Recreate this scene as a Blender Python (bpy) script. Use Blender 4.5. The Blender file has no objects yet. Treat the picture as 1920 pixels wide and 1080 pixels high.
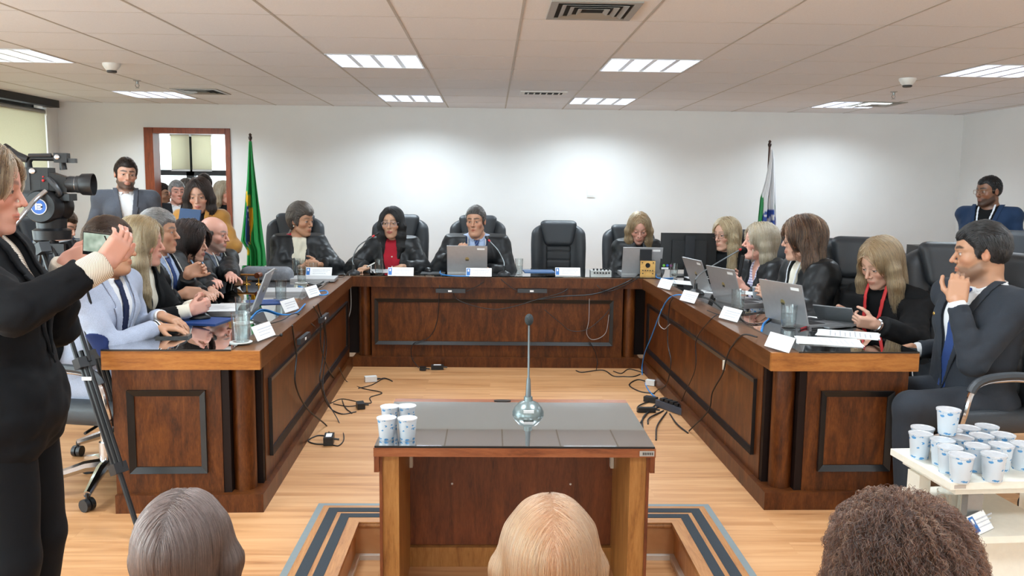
import bpy, bmesh, math, random
import numpy as np
from mathutils import Vector, Matrix
R_ = random.Random(7)
C = bpy.context.scene.collection
PI = math.pi
# ------------------------------------------------------------------ camera
FPX, PITCH, YAW, ROLL, CH = 1567.0, .1226, .0254, -.012, 1.5
def _rot(p, y, r):
    cp, sp, cy, sy, cr, sr = math.cos(p), math.sin(p), math.cos(y), math.sin(y), math.cos(r), math.sin(r)
    f = np.array([sy*cp, cy*cp, -sp]); rt = np.array([cy, -sy, 0.]); dn = np.cross(f, rt)
    return np.array([cr*rt+sr*dn, -sr*rt+cr*dn, f])
CM = _rot(PITCH, YAW, ROLL)
def _ray(px, py): return CM.T @ np.array([(px-960)/FPX, (py-540)/FPX, 1.])
def onz(px, py, z):
    d = _ray(px, py); return Vector(d*(z-CH)/d[2]) + Vector((0, 0, CH))
def at(px, py, Y):
    d = _ray(px, py); return Vector(d*Y/d[1]) + Vector((0, 0, CH))
def onx(px, py, X):
    d = _ray(px, py); return Vector(d*X/d[0]) + Vector((0, 0, CH))
cam = bpy.data.cameras.new('camera'); co = bpy.data.objects.new('camera', cam); C.objects.link(co)
cam.sensor_width = 36; cam.lens = FPX*36/1920; cam.clip_start = .05; cam.clip_end = 200
mw = Matrix(((CM[0][0], -CM[1][0], -CM[2][0], 0), (CM[0][1], -CM[1][1], -CM[2][1], 0), (CM[0][2], -CM[1][2], -CM[2][2], CH), (0, 0, 0, 1)))
co.matrix_world = mw
bpy.context.scene.camera = co
# ------------------------------------------------------------------ materials
def srgb(r, g, b):
    f = lambda c: (c/255/12.92 if c/255 <= .04045 else ((c/255+.055)/1.055)**2.4)
    return (f(r), f(g), f(b), 1)
class NT:
    def __init__(s, name):
        s.m = bpy.data.materials.new(name); s.m.use_nodes = True; s.n = s.m.node_tree.nodes; s.l = s.m.node_tree.links
        s.b = s.n['Principled BSDF']; s.out = s.n['Material Output']
    def new(s, t, **k):
        n = s.n.new(t)
        for a, v in k.items():
            if a.startswith('i_'): n.inputs[int(a[2:]) if a[2:].isdigit() else a[2:].replace('_', ' ')].default_value = v
            else: setattr(n, a, v)
        return n
    def link(s, a, b): s.l.new(a, b)
    def set(s, **k):
        for a, v in k.items(): s.b.inputs[a.replace('_', ' ')].default_value = v
    def coords(s, sc=(1, 1, 1), rot=(0, 0, 0), kind='Object'):
        tc = s.new('ShaderNodeTexCoord'); mp = s.new('ShaderNodeMapping'); mp.inputs['Scale'].default_value = sc; mp.inputs['Rotation'].default_value = rot
        s.link(tc.outputs[kind], mp.inputs['Vector']); return mp.outputs['Vector']
    def ramp(s, fac, stops):
        r = s.new('ShaderNodeValToRGB'); e = r.color_ramp.elements
        while len(e) < len(stops): e.new(.5)
        for q, (p, c) in zip(e, stops): q.position = p; q.color = c
        s.link(fac, r.inputs['Fac']); return r.outputs['Color']
    def noise(s, vec, scale, detail=4, rough=.55, dist=0.):
        n = s.new('ShaderNodeTexNoise'); n.inputs['Scale'].default_value = scale; n.inputs['Detail'].default_value = detail
        n.inputs['Roughness'].default_value = rough; n.inputs['Distortion'].default_value = dist
        s.link(vec, n.inputs['Vector']); return n.outputs['Fac']
    def bump(s, h, strength=.3, dist=.01):
        b = s.new('ShaderNodeBump'); b.inputs['Strength'].default_value = strength; b.inputs['Distance'].default_value = dist
        s.link(h, b.inputs['Height']); s.link(b.outputs['Normal'], s.b.inputs['Normal'])
MATS = {}
def plain(name, col, rough=.5, metal=0., spec=.5, noise=.0, scale=40., bump=0., sheen=0., coat=0.):
    if name in MATS: return MATS[name]
    t = NT(name); t.set(Roughness=rough, Metallic=metal); t.b.inputs['Specular IOR Level'].default_value = spec
    c = srgb(*col)
    v = t.coords()
    f = t.noise(v, scale, 3)
    a = max(noise, .03)
    t.link(t.ramp(f, [(.3, tuple(x*(1-a) for x in c[:3])+(1,)), (.7, tuple(min(1, x*(1+a)) for x in c[:3])+(1,))]), t.b.inputs['Base Color'])
    if bump: t.bump(f, bump, .004)
    if sheen: t.b.inputs['Sheen Weight'].default_value = sheen; t.b.inputs['Sheen Roughness'].default_value = .5
    if coat: t.b.inputs['Coat Weight'].default_value = coat; t.b.inputs['Coat Roughness'].default_value = .1
    MATS[name] = t.m; return t.m
def fabric(name, col, rough=.85, weave=900., bump=.12, sheen=.25, spec=.2, noise=.12, stripes=None, stretch=(1, 1, 1)):
    if name in MATS: return MATS[name]
    t = NT(name); t.set(Roughness=rough); t.b.inputs['Specular IOR Level'].default_value = spec
    c = srgb(*col); v = t.coords(stretch)
    f = t.noise(v, 260, 2); g = t.noise(v, 9, 3)
    mix = t.new('ShaderNodeMath', operation='MULTIPLY_ADD'); t.link(f, mix.inputs[0]); mix.inputs[1].default_value = .6; 
    k = t.new('ShaderNodeMath', operation='MULTIPLY'); t.link(g, k.inputs[0]); k.inputs[1].default_value = .4; t.link(k.outputs[0], mix.inputs[2])
    colr = t.ramp(mix.outputs[0], [(.3, tuple(x*(1-noise) for x in c[:3])+(1,)), (.7, tuple(min(1, x*(1+noise)) for x in c[:3])+(1,))])
    if stripes:
        sc, axis, cols = stripes
        v2 = t.coords(); w = t.new('ShaderNodeTexWave', bands_direction=axis); w.inputs['Scale'].default_value = sc; w.inputs['Distortion'].default_value = .6; w.inputs['Detail'].default_value = 1; t.link(v2, w.inputs['Vector'])
        sr = t.new('ShaderNodeValToRGB'); sr.color_ramp.interpolation = 'CONSTANT'; e = sr.color_ramp.elements
        while len(e) < len(cols): e.new(.5)
        for q, (p, cc) in zip(e, cols): q.position = p; q.color = srgb(*cc)
        t.link(w.outputs['Fac'], sr.inputs['Fac']); colr = sr.outputs['Color']
    t.link(colr, t.b.inputs['Base Color'])
    t.bump(f, bump, .003)
    t.b.inputs['Sheen Weight'].default_value = sheen*min(1, max(c[:3])*4)
    MATS[name] = t.m; return t.m
def wood(name, dark, mid, light, sc=(1, 1, 1), rough=.35, grain=6., coat=.0):
    """grain runs along the axis with the small scale"""
    if name in MATS: return MATS[name]
    t = NT(name); t.set(Roughness=rough)
    v = t.coords(sc); a = t.noise(v, grain, 5, .6, 1.2)
    v2 = t.coords(tuple(x*4 for x in sc)); b = t.noise(v2, grain*3, 3, .6)
    k = t.new('ShaderNodeMath', operation='MULTIPLY_ADD'); t.link(b, k.inputs[0]); k.inputs[1].default_value = .35
    k2 = t.new('ShaderNodeMath', operation='MULTIPLY'); t.link(a, k2.inputs[0]); k2.inputs[1].default_value = .72; t.link(k2.outputs[0], k.inputs[2])
    t.link(t.ramp(k.outputs[0], [(.34, srgb(*dark)), (.52, srgb(*mid)), (.72, srgb(*light))]), t.b.inputs['Base Color'])
    t.bump(b, .05, .002)
    if coat: t.b.inputs['Coat Weight'].default_value = coat; t.b.inputs['Coat Roughness'].default_value = .12
    MATS[name] = t.m; return t.m
def emis(name, col, s):
    t = NT(name); t.b.inputs['Emission Color'].default_value = srgb(*col); t.b.inputs['Emission Strength'].default_value = s
    t.set(Base_Color=srgb(*col)); return t.m
def pane_mat(name, tint=(235, 240, 238), ior=1.5, rough=.0, boost=1.0):
    if name in MATS: return MATS[name]
    t = NT(name); lw = t.new('ShaderNodeLayerWeight'); lw.inputs['Blend'].default_value = .5; pw = t.new('ShaderNodeMath', operation='POWER'); pw.inputs[1].default_value = 5.0; t.link(lw.outputs['Facing'], pw.inputs[0]); fr = t.new('ShaderNodeMath', operation='MULTIPLY_ADD'); r0 = ((ior-1)/(ior+1))**2; fr.inputs[1].default_value = 1-r0; fr.inputs[2].default_value = r0; t.link(pw.outputs[0], fr.inputs[0])
    tr = t.new('ShaderNodeBsdfTransparent'); tr.inputs['Color'].default_value = srgb(*tint)
    gl = t.new('ShaderNodeBsdfGlossy'); gl.inputs['Roughness'].default_value = rough
    mx = t.new('ShaderNodeMixShader'); mu = t.new('ShaderNodeMath', operation='MULTIPLY', use_clamp=True); mu.inputs[1].default_value = boost
    t.link(fr.outputs[0], mu.inputs[0]); t.link(mu.outputs[0], mx.inputs[0]); t.link(tr.outputs[0], mx.inputs[1]); t.link(gl.outputs[0], mx.inputs[2]); t.link(mx.outputs[0], t.out.inputs['Surface'])
    MATS[name] = t.m; return t.m
# ------------------------------------------------------------------ object helpers
def link(o, parent=None):
    C.objects.link(o)
    if parent is not None: o.parent = parent
    return o
def tag(o, label=None, cat=None, group=None, kind=None):
    if label: o['label'] = label
    if cat: o['category'] = cat
    if group: o['group'] = group
    if kind: o['kind'] = kind
    return o
def thing(name, label, cat, loc=(0, 0, 0), rz=0., group=None):
    o = bpy.data.objects.new(name, None); o.empty_display_size = .1; link(o); o.location = loc; o.rotation_euler = (0, 0, rz)
    return tag(o, label, cat, group)
def mesh_obj(name, me, m, parent=None, smooth=False):
    if m is not None: me.materials.append(m)
    if smooth: me.polygons.foreach_set('use_smooth', [True]*len(me.polygons))
    return link(bpy.data.objects.new(name, me), parent)
def obj(name, bm, m, parent=None, smooth=False, bevel=0., seg=2, autosmooth=True):
    if bevel: bmesh.ops.bevel(bm, geom=[e for e in bm.edges if e.is_manifold and e.calc_face_angle(0) > .5], offset=bevel, segments=seg, profile=.6, affect='EDGES', clamp_overlap=True)
    bmesh.ops.recalc_face_normals(bm, faces=bm.faces)
    if smooth:
        for f in bm.faces: f.smooth = True
        for e in bm.edges:
            if e.is_manifold and e.calc_face_angle(0) > .7: e.smooth = False
    me = bpy.data.meshes.new(name); bm.to_mesh(me); bm.free()
    return mesh_obj(name, me, m, parent)
def BM(): return bmesh.new()
def hexa(bm, pts):
    """box from 8 points: bottom ring 4, top ring 4"""
    v = [bm.verts.new(p) for p in pts]
    for q in ((3, 2, 1, 0), (4, 5, 6, 7), (0, 1, 5, 4), (1, 2, 6, 5), (2, 3, 7, 6), (3, 0, 4, 7)): bm.faces.new([v[i] for i in q])
    return bm
def box(bm, a, b, M=None):
    (x0, y0, z0), (x1, y1, z1) = a, b
    p = [(x0, y0, z0), (x1, y0, z0), (x1, y1, z0), (x0, y1, z0), (x0, y0, z1), (x1, y0, z1), (x1, y1, z1), (x0, y1, z1)]
    if M is not None: p = [M @ Vector(q) for q in p]
    return hexa(bm, p)
def cbox(bm, c, s, M=None): return box(bm, tuple(c[i]-s[i]/2 for i in range(3)), tuple(c[i]+s[i]/2 for i in range(3)), M)
def prism(bm, poly, z0, z1):
    n = len(poly); b = [bm.verts.new((x, y, z0)) for x, y in poly]; t = [bm.verts.new((x, y, z1)) for x, y in poly]
    bm.faces.new(b[::-1]); bm.faces.new(t)
    for i in range(n): bm.faces.new((b[i], b[(i+1) % n], t[(i+1) % n], t[i]))
    return bm
def lathe(bm, prof, n=24, M=None, caps=True):
    rings = []
    for r, z in prof:
        rings.append([bm.verts.new((M @ Vector((r*math.cos(2*PI*k/n), r*math.sin(2*PI*k/n), z))) if M is not None else (r*math.cos(2*PI*k/n), r*math.sin(2*PI*k/n), z)) for k in range(n)])
    for a, b in zip(rings, rings[1:]):
        for k in range(n): bm.faces.new((a[k], a[(k+1) % n], b[(k+1) % n], b[k]))
    if caps:
        bm.faces.new(rings[0][::-1]); bm.faces.new(rings[-1])
    return bm
def frame_at(p, d, up=Vector((0, 0, 1))):
    d = Vector(d).normalized(); u = Vector(up)
    if abs(d.dot(u)) > .98: u = Vector((1, 0, 0))
    x = u.cross(d).normalized(); y = d.cross(x)
    return Matrix(((x[0], y[0], d[0], p[0]), (x[1], y[1], d[1], p[1]), (x[2], y[2], d[2], p[2]), (0, 0, 0, 1)))
def tube(bm, pts, r, n=8, caps=True):
    pts = [Vector(p) for p in pts]; rings = []; x = None
    rs = r if isinstance(r, (list, tuple)) else [r]*len(pts)
    for i, p in enumerate(pts):
        d = (pts[min(i+1, len(pts)-1)]-pts[max(i-1, 0)])
        if d.length < 1e-9: d = Vector((0, 0, 1))
        d.normalize()
        if x is None:
            u = Vector((0, 0, 1)) if abs(d.z) < .9 else Vector((1, 0, 0)); x = u.cross(d).normalized()
        else:
            x = (x-d*x.dot(d))
            if x.length < 1e-6: x = Vector((1, 0, 0)).cross(d)
            x.normalize()
        y = d.cross(x)
        rings.append([bm.verts.new(p+(x*math.cos(2*PI*k/n)+y*math.sin(2*PI*k/n))*rs[i]) for k in range(n)])
    for a, b in zip(rings, rings[1:]):
        for k in range(n): bm.faces.new((a[k], a[(k+1) % n], b[(k+1) % n], b[k]))
    if caps: bm.faces.new(rings[0][::-1]); bm.faces.new(rings[-1])
    return bm
def spline(pts, m=8):
    """Catmull-Rom through the points"""
    P = [Vector(p) for p in pts]; P = [P[0]*2-P[1]]+P+[P[-1]*2-P[-2]]; out = []
    for i in range(1, len(P)-2):
        for k in range(m):
            t = k/m; a, b, c, d = P[i-1:i+3]
            out.append(.5*((2*b)+(c-a)*t+(2*a-5*b+4*c-d)*t*t+(3*b-a-3*c+d)*t**3))
    out.append(P[-2]); return out
def ball(bm, c, r, seg=16, sc=(1, 1, 1)):
    M = Matrix.Translation(c) @ Matrix.Diagonal((sc[0]*r, sc[1]*r, sc[2]*r, 1))
    bmesh.ops.create_uvsphere(bm, u_segments=seg, v_segments=max(6, seg//2), radius=1, matrix=M); return bm
def copy_tree(o, parent=None):
    c = o.copy(); C.objects.link(c)
    if parent is not None: c.parent = parent
    for ch in list(o.children): copy_tree(ch, c)
    return c
# ------------------------------------------------------------------ room
XL, XR, YB, ZC, ZLOW = -4.72, 5.25, 9.35, 2.335, -.17
def struct(name, bm, m, parent=None, **k):
    o = obj(name, bm, m, parent, **k)
    if parent is None: o['kind'] = 'structure'
    return o
# wall paint: warm white with fine roller texture
def paint(name, col, bump=.04):
    t = NT(name); t.set(Roughness=.7); v = t.coords(); f = t.noise(v, 3, 3); c = srgb(*col)
    t.link(t.ramp(f, [(.3, tuple(x*.97 for x in c[:3])+(1,)), (.7, c)]), t.b.inputs['Base Color']); t.bump(t.noise(v, 180, 2), bump, .002); return t.m
m_wall = paint('wall_paint', (228, 228, 228))
m_wood_floor = None
t = NT('wood_plank_floor'); t.set(Roughness=.42)
v = t.coords((1, 1, 1)); br = t.new('ShaderNodeTexBrick', offset=.37, squash=1.0)
br.inputs['Scale'].default_value = 1; br.inputs['Brick Width'].default_value = 1.28; br.inputs['Row Height'].default_value = .13; br.inputs['Mortar Size'].default_value = .0006
br.inputs['Color1'].default_value = (.0, .0, .0, 1); br.inputs['Color2'].default_value = (1, 1, 1, 1); br.inputs['Mortar'].default_value = (.2, .2, .2, 1); br.inputs['Bias'].default_value = 0
t.link(v, br.inputs['Vector'])
v2 = t.coords((.5, 9, 1)); cmb = t.new('ShaderNodeVectorMath', operation='ADD'); t.link(v2, cmb.inputs[0])
sh = t.new('ShaderNodeVectorMath', operation='SCALE'); sh.inputs['Scale'].default_value = 7; t.link(br.outputs['Color'], sh.inputs[0]); t.link(sh.outputs[0], cmb.inputs[1])
g = t.noise(cmb.outputs[0], 2.4, 5, .6, .8)
k = t.new('ShaderNodeMath', operation='MULTIPLY_ADD'); t.link(br.outputs['Color'], k.inputs[0]); k.inputs[1].default_value = .16; t.link(g, k.inputs[2])
t.link(t.ramp(k.outputs[0], [(.28, srgb(132, 86, 52)), (.42, srgb(174, 122, 78)), (.6, srgb(194, 143, 97)), (.8, srgb(206, 158, 113))]), t.b.inputs['Base Color'])
t.bump(g, .04, .002); m_floor = t.m
# recess for the witness table
RX0, RX1, RY = -.595, .838, 3.59
bm = BM()
for a, b in (((-8, RY, ZLOW-.05), (9, 14, 0)), ((-8, 1.95, ZLOW-.05), (RX0, RY, 0)), ((RX1, 1.95, ZLOW-.05), (9, RY, 0))): box(bm, a, b)
struct('floor', bm, m_floor)
bm = BM(); box(bm, (-8, -6, ZLOW-.1), (9, 1.95, ZLOW)); box(bm, (RX0, 1.95, ZLOW-.1), (RX1, RY, ZLOW)); struct('floor_audience', bm, m_floor)
# back wall with doorway
d0, d1 = at(289, 300, YB).x, at(425, 300, YB).x
DH = at(360, 250, YB).z
bm = BM()
box(bm, (XL-.2, YB, 0), (d0, YB+.15, ZC+.1)); box(bm, (d1, YB, 0), (XR+.2, YB+.15, ZC+.1)); box(bm, (d0, YB, DH), (d1, YB+.15, ZC+.1))
struct('wall_back', bm, m_wall)
bm = BM(); box(bm, (XR, -6, ZLOW), (XR+.15, YB, ZC+.1)); struct('wall_right', bm, m_wall)
bm = BM(); box(bm, (-6, -6.15, ZLOW), (XR+.2, -6, .7)); box(bm, (-6, -6.15, 2.25), (XR+.2, -6, ZC+.1)); box(bm, (-6, -6.15, .7), (-4.3, -6, 2.25)); box(bm, (4.8, -6.15, .7), (XR+.2, -6, 2.25)); struct('wall_front', bm, m_wall)
# left wall: piers, sill band and open window bays
WY = [(-5.6, -1.2), (-.8, 3.4), (3.7, 9.05)]
bm = BM(); x0, x1 = XL-.2, XL
box(bm, (x0, -6, ZLOW), (x1, YB, .35)); box(bm, (x0, -6, ZC-.02), (x1, YB, ZC+.1))
ys = [-6]+[q for w in WY for q in w]+[YB]
for i in range(0, len(ys), 2): box(bm, (x0, ys[i], .35), (x1, ys[i+1], ZC-.02))
struct('wall_left', bm, m_wall)
m_black_metal = plain('dark_window_metal', (38, 40, 42), .45, .4)
m_pane = pane_mat('window_pane', (246, 250, 248))
def blind_mat():
    t = NT('roller_blind_fabric'); v = t.coords((1, 1, 1)); f = t.noise(v, 260, 2); t.b.inputs['Roughness'].default_value = .9
    col = t.ramp(f, [(.3, srgb(214, 211, 194)), (.7, srgb(226, 223, 206))]); t.link(col, t.b.inputs['Base Color'])
    tl = t.new('ShaderNodeBsdfTranslucent'); t.link(col, tl.inputs['Color']); mx = t.new('ShaderNodeMixShader'); mx.inputs[0].default_value = .6
    t.link(t.b.outputs[0], mx.inputs[1]); t.link(tl.outputs[0], mx.inputs[2]); t.link(mx.outputs[0], t.out.inputs['Surface']); return t.m
m_blind = blind_mat()
m_white_plastic = plain('white_plastic', (225, 226, 224), .4)
m_grey_metal = plain('grey_metal', (150, 150, 148), .35, .6)
for n, (a, b) in enumerate(WY):
    bm = BM(); z0, z1 = .35, ZC-.02
    k = 4; 
    for i in range(k+1):
        y = a+(b-a)*i/k; cbox(bm, (XL-.12, y, (z0+z1)/2), (.06, .07, z1-z0))
    for z in (z0+.03, 1.25, z1-.04): box(bm, (XL-.15, a, z-.03), (XL-.09, b, z+.03))
    w = obj('window_%d' % (n+1), bm, m_black_metal); w['kind'] = 'structure'
    bm = BM(); box(bm, (XL-.123, a, z0), (XL-.117, b, z1)); obj('window_pane', bm, m_pane, w)
def roller_blind(y0, y1, zt, zb, label, x=XL+.03, n=1):
    o = thing('roller_blind', label, 'blind', (x, (y0+y1)/2, zt), 0, 'roller blinds on the left wall')
    h = (y1-y0)/2
    bm = BM(); M = Matrix.Translation((0, -h, 0)) @ Matrix.Rotation(-PI/2, 4, 'X'); lathe(bm, [(.028, 0), (.028, 2*h)], 16, M); obj('roller_tube', bm, m_grey_metal, o, smooth=True)
    bm = BM(); box(bm, (.022, -h+.02, zb-zt), (.0245, h-.02, 0)); obj('blind_fabric', bm, m_blind, o)
    bm = BM(); box(bm, (.015, -h+.02, zb-zt-.03), (.032, h-.02, zb-zt)); obj('bottom_bar', bm, m_grey_metal, o)
    for s in (-1, 1):
        bm = BM(); box(bm, (-.03, s*h-.006, -.04), (.04, s*h+.006, .04)); obj('bracket', bm, m_white_plastic, o)
    return o
roller_blind(7.98, 9.0, 2.20, .5, 'pale beige roller blind nearest the back wall corner')
roller_blind(6.8, 7.95, 2.21, .5, 'pale beige roller blind behind the video camera, cut by left picture edge')
roller_blind(5.6, 6.78, 2.20, .5, 'pale beige roller blind just outside the left picture edge')
bm = BM(); box(bm, (XL, 3.6, 2.26), (XL+.1, 9.2, ZC)); struct('trim_1', bm, m_black_metal)
bm = BM(); box(bm, (XL, 9.0, .35), (XL+.06, 9.08, 2.2)); struct('trim_2', bm, m_white_plastic)
bm = BM(); box(bm, (XL, YB-.014, 0), (d0-.1, YB, .07)); box(bm, (d1+.1, YB-.014, 0), (XR, YB, .07)); struct('baseboard_back', bm, plain('baseboard_white', (215, 214, 210), .5))
bm = BM()
for k in range(9): cbox(bm, (-4.3+9.1*k/8, -6.08, 1.475), (.06, .06, 1.55))
for z in (.72, 2.23): box(bm, (-4.3, -6.11, z-.03), (4.8, -6.05, z+.03))
o = obj('window_5', bm, m_black_metal); o['kind'] = 'structure'  # unseen window added behind the camera as an opening for fill light
bm = BM(); box(bm, (-4.3, -6.083, .7), (4.8, -6.077, 2.25)); obj('window_pane', bm, m_pane, o)
def daylight(loc, rot, sx, sy, w):  # area lamp added outside a wall opening to lift ceiling and upper walls
    L = bpy.data.lights.new('window_daylight', 'AREA'); L.shape = 'RECTANGLE'; L.size = sx; L.size_y = sy; L.energy = w; L.color = (.80, .92, 1.0)
    lo = bpy.data.objects.new('window_daylight', L); C.objects.link(lo); lo.location = loc; lo.rotation_euler = rot
daylight((.25, -6.4, 1.35), (PI/2+.15, 0, 0), 9, 1.6, 190)  # added fill behind the made-up front window
daylight((XL-.5, -1.0, 1.25), (PI/2+.15, 0, -PI/2), 8.6, 1.9, 560)  # added fill outside the left bays that are out of view
# ceiling: mineral tiles 0.625 m on a visible grid
t = NT('ceiling_tile'); t.set(Roughness=.9); v = t.coords()
f = t.noise(v, 240, 3, .7); g = t.noise(v, 1.2, 2)
t.link(t.ramp(f, [(.3, srgb(222, 224, 230)), (.6, srgb(232, 234, 240))]), t.b.inputs['Base Color']); t.bump(f, .12, .003); m_tile = t.m
GX0, GY0, GS = .141, 3.74, .625
lights_ix = [(-2, 3)]
vents_ix = []
bm = BM()
# the tile field with real openings for luminaires: tiles laid one by one
ix0, ix1, iy0, iy1 = -9, 10, -16, 9
light_cells = set(); vent_cells = {(0, 0): 1, (0, 6): 1, (-4, 7): 1, (3, 7): 1}
lum = []
for j in (3, 7, -1, -5, -9):
    for i in (-2, 1, -6, 5): lum.append((i, j)); light_cells.add((i, j))
gap = .003
for i in range(ix0, ix1):
    for j in range(iy0, iy1+1):
        if (i, j) in light_cells: continue
        x, y = GX0+i*GS, GY0+j*GS
        xa, xb, ya, yb = max(x, XL), min(x+GS, XR), max(y, -6), min(y+GS, YB)
        if xb-xa < .01 or yb-ya < .01: continue
        box(bm, (xa+gap, ya+gap, ZC), (xb-gap, yb-gap, ZC+.02))
struct('ceiling', bm, m_tile)
bm = BM(); box(bm, (XL, -6, ZC+.12), (XR, YB, ZC+.2)); struct('ceiling_slab', bm, plain('slab', (60, 58, 56), .9))
m_grid = plain('ceiling_grid_white', (178, 172, 166), .5)
bm = BM()
for i in range(ix0, ix1+1):
    x = GX0+i*GS
    if XL < x < XR: box(bm, (x-.007, -6, ZC-.0015), (x+.007, YB, ZC+.03))
for j in range(iy0, iy1+1):
    y = GY0+j*GS
    if -6 < y < YB: box(bm, (XL, y-.0016, ZC-.0005), (XR, y+.0016, ZC+.03))
o = struct('ceiling_grid', bm, m_grid)
# luminaires: recessed 4-lamp louvre fixtures
m_refl = plain('luminaire_reflector', (230, 232, 236), .25, .3)
m_tube = emis('fluorescent_tube', (236, 241, 255), 17.0)
m_diff = None
t = NT('louvre_aluminium'); t.set(Base_Color=srgb(225, 228, 235), Metallic=.5, Roughness=.3); m_louv = t.m
def luminaire(i, j, label, first=[None], grp='recessed louvre ceiling lights'):
    x, y = GX0+(i+.5)*GS, GY0+(j+.5)*GS
    if first[0] is None:
        o = thing('ceiling_light', label, 'ceiling light', (0, 0, ZC), 0, grp); h = GS/2-.008
        bm = BM()
        for a, b in (((-h, -h, -.004), (h, -h+.012, .085)), ((-h, h-.012, -.004), (h, h, .085)), ((-h, -h, -.004), (-h+.012, h, .085)), ((h-.012, -h, -.004), (h, h, .085))): box(bm, a, b)
        box(bm, (-h, -h, .08), (h, h, .088)); obj('housing', bm, m_refl, o)
        for q in range(4):
            xx = -h+(q+.5)*2*h/4
            bm = BM(); tube(bm, [(xx, -h+.03, .058), (xx, h-.03, .058)], .013, 10); obj('lamp_tube', bm, m_tube, o)
        bm = BM()
        for q in range(1, 4):
            xx = -h+q*2*h/4; hexa(bm, [(xx-.016, -h+.012, .0), (xx+.016, -h+.012, .0), (xx+.016, h-.012, .0), (xx-.016, h-.012, .0), (xx-.002, -h+.012, .045), (xx+.002, -h+.012, .045), (xx+.002, h-.012, .045), (xx-.002, h-.012, .045)])
        for q in range(1, 8):
            yy = -h+q*2*h/8; box(bm, (-h+.012, yy-.003, .004), (h-.012, yy+.003, .032))
        obj('louvre', bm, m_louv, o)
        first[0] = o
    else: o = copy_tree(first[0]); tag(o, label, 'ceiling light', grp)
    o.location = (x, y, ZC)
    L = bpy.data.lights.new('luminaire_lamp', 'AREA'); L.shape = 'SQUARE'; L.size = GS-.06; L.energy = LUM_W*(1.12 if j == 7 else 1.0); L.color = (.79, .925, 1.0); L.spread = math.radians(146)
    lo = bpy.data.objects.new('luminaire_lamp', L); C.objects.link(lo); lo.location = (x, y, ZC-.006)
    return o
LUM_W = 26.0
LL = {(-2, 3): 'bright louvre ceiling light left of centre, larger of the front pair', (1, 3): 'bright louvre ceiling light right of centre, above the empty chair side',
      (-2, 7): 'small-looking louvre ceiling light next to back wall above second seat', (1, 7): 'louvre ceiling light next to the back wall right of the slot vent',
      (-6, 3): 'louvre ceiling light cut by the left picture edge', (5, 3): 'louvre ceiling light at the right picture edge beside smoke detector',
      (-6, 7): 'louvre ceiling light beside the left square vent above the doorway', (5, 7): 'louvre ceiling light beside the far right vent near the corner'}
for (i, j) in lum: luminaire(i, j, LL.get((i, j), 'louvre ceiling light outside the picture over the audience'))
# air vents
m_vent = plain('vent_grey', (150, 147, 141), .45, .2); m_dark = plain('dark_void', (16, 16, 17), .9)
def square_vent(x, y, w, d, label):
    o = thing('air_vent', label, 'air vent', (x, y, ZC), 0, 'ceiling air vents')
    bm = BM()
    def ring(a, b, z0, z1, th):
        for s in (((-a, -b, z0), (a, -b+th, z1)), ((-a, b-th, z0), (a, b, z1)), ((-a, -b+th, z0), (-a+th, b-th, z1)), ((a-th, -b+th, z0), (a, b-th, z1))): box(bm, *s)
    ring(w/2, d/2, -.008, .0, .035); obj('frame', bm, m_vent, o)
    bm = BM(); box(bm, (-w/2+.03, -d/2+.03, -.0025), (w/2-.03, d/2-.03, -.0005)); obj('duct', bm, m_dark, o)
    for q in range(3):
        a, b = w/2-.055-.04*q, d/2-.055-.04*q
        if a < .02 or b < .02: break
        bm = BM()
        P = [(-a, -b), (a, -b), (a, b), (-a, b)]; Q = [(-a+.022, -b+.022), (a-.022, -b+.022), (a-.022, b-.022), (-a+.022, b-.022)]
        for e in range(4):
            p0, p1, q0, q1 = P[e], P[(e+1) % 4], Q[e], Q[(e+1) % 4]
            hexa(bm, [(p0[0], p0[1], -.012), (p1[0], p1[1], -.012), (q1[0], q1[1], -.004), (q0[0], q0[1], -.004), (p0[0], p0[1], -.010), (p1[0], p1[1], -.010), (q1[0], q1[1], -.002), (q0[0], q0[1], -.002)])
        obj('blade', bm, m_vent, o)
    return o
def ceil_at(px, py): return onz(px, py, ZC)
p = ceil_at(1111, 19); square_vent(p.x, p.y, .42, .42, 'large grey square air vent at the top edge of the picture')
p = ceil_at(377, 171); square_vent(p.x, p.y, .42, .45, 'grey air vent beside the louvre light above the doorway')
p = ceil_at(1642, 195); square_vent(p.x, p.y, .42, .45, 'grey air vent beside the louvre light near right corner')
p = ceil_at(1019, 174)
o = thing('slot_vent', 'small white slot air vent between the two rear ceiling lights', 'air vent', (p.x, p.y, ZC))
bm = BM(); box(bm, (-.21, -.12, -.006), (.21, .12, 0)); obj('frame', bm, m_white_plastic, o, bevel=.002)
bm = BM(); box(bm, (-.17, -.07, -.0085), (.17, .07, -.0065)); obj('slot', bm, m_dark, o)
for q in range(6):
    bm = BM(); cbox(bm, (-.14+q*.056, 0, -.010), (.012, .14, .004)); obj('fin', bm, m_white_plastic, o)
def smoke_detector(px, py, label):
    p = ceil_at(px, py); o = thing('smoke_detector', label, 'smoke detector', (p.x, p.y, ZC), 0, 'ceiling smoke detectors')
    bm = BM(); lathe(bm, [(.062, -.0), (.062, -.014), (.048, -.035), (.036, -.05), (.0, -.05)], 24, None, False); obj('body', bm, m_white_plastic, o, smooth=True)
    bm = BM(); lathe(bm, [(.034, -.051), (.034, -.062), (.028, -.066), (0.001, -.066)], 24); obj('sensor_cage', bm, plain('detector_dark', (60, 60, 60), .5), o, smooth=True)
smoke_detector(209, 119, 'white smoke detector on the ceiling at left near the sprinkler')
smoke_detector(1702, 147, 'white smoke detector on the ceiling at right near the sprinkler')
m_brass = plain('brass', (150, 120, 80), .3, .9); m_chrome = plain('chrome', (200, 202, 206), .12, 1.)
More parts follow.
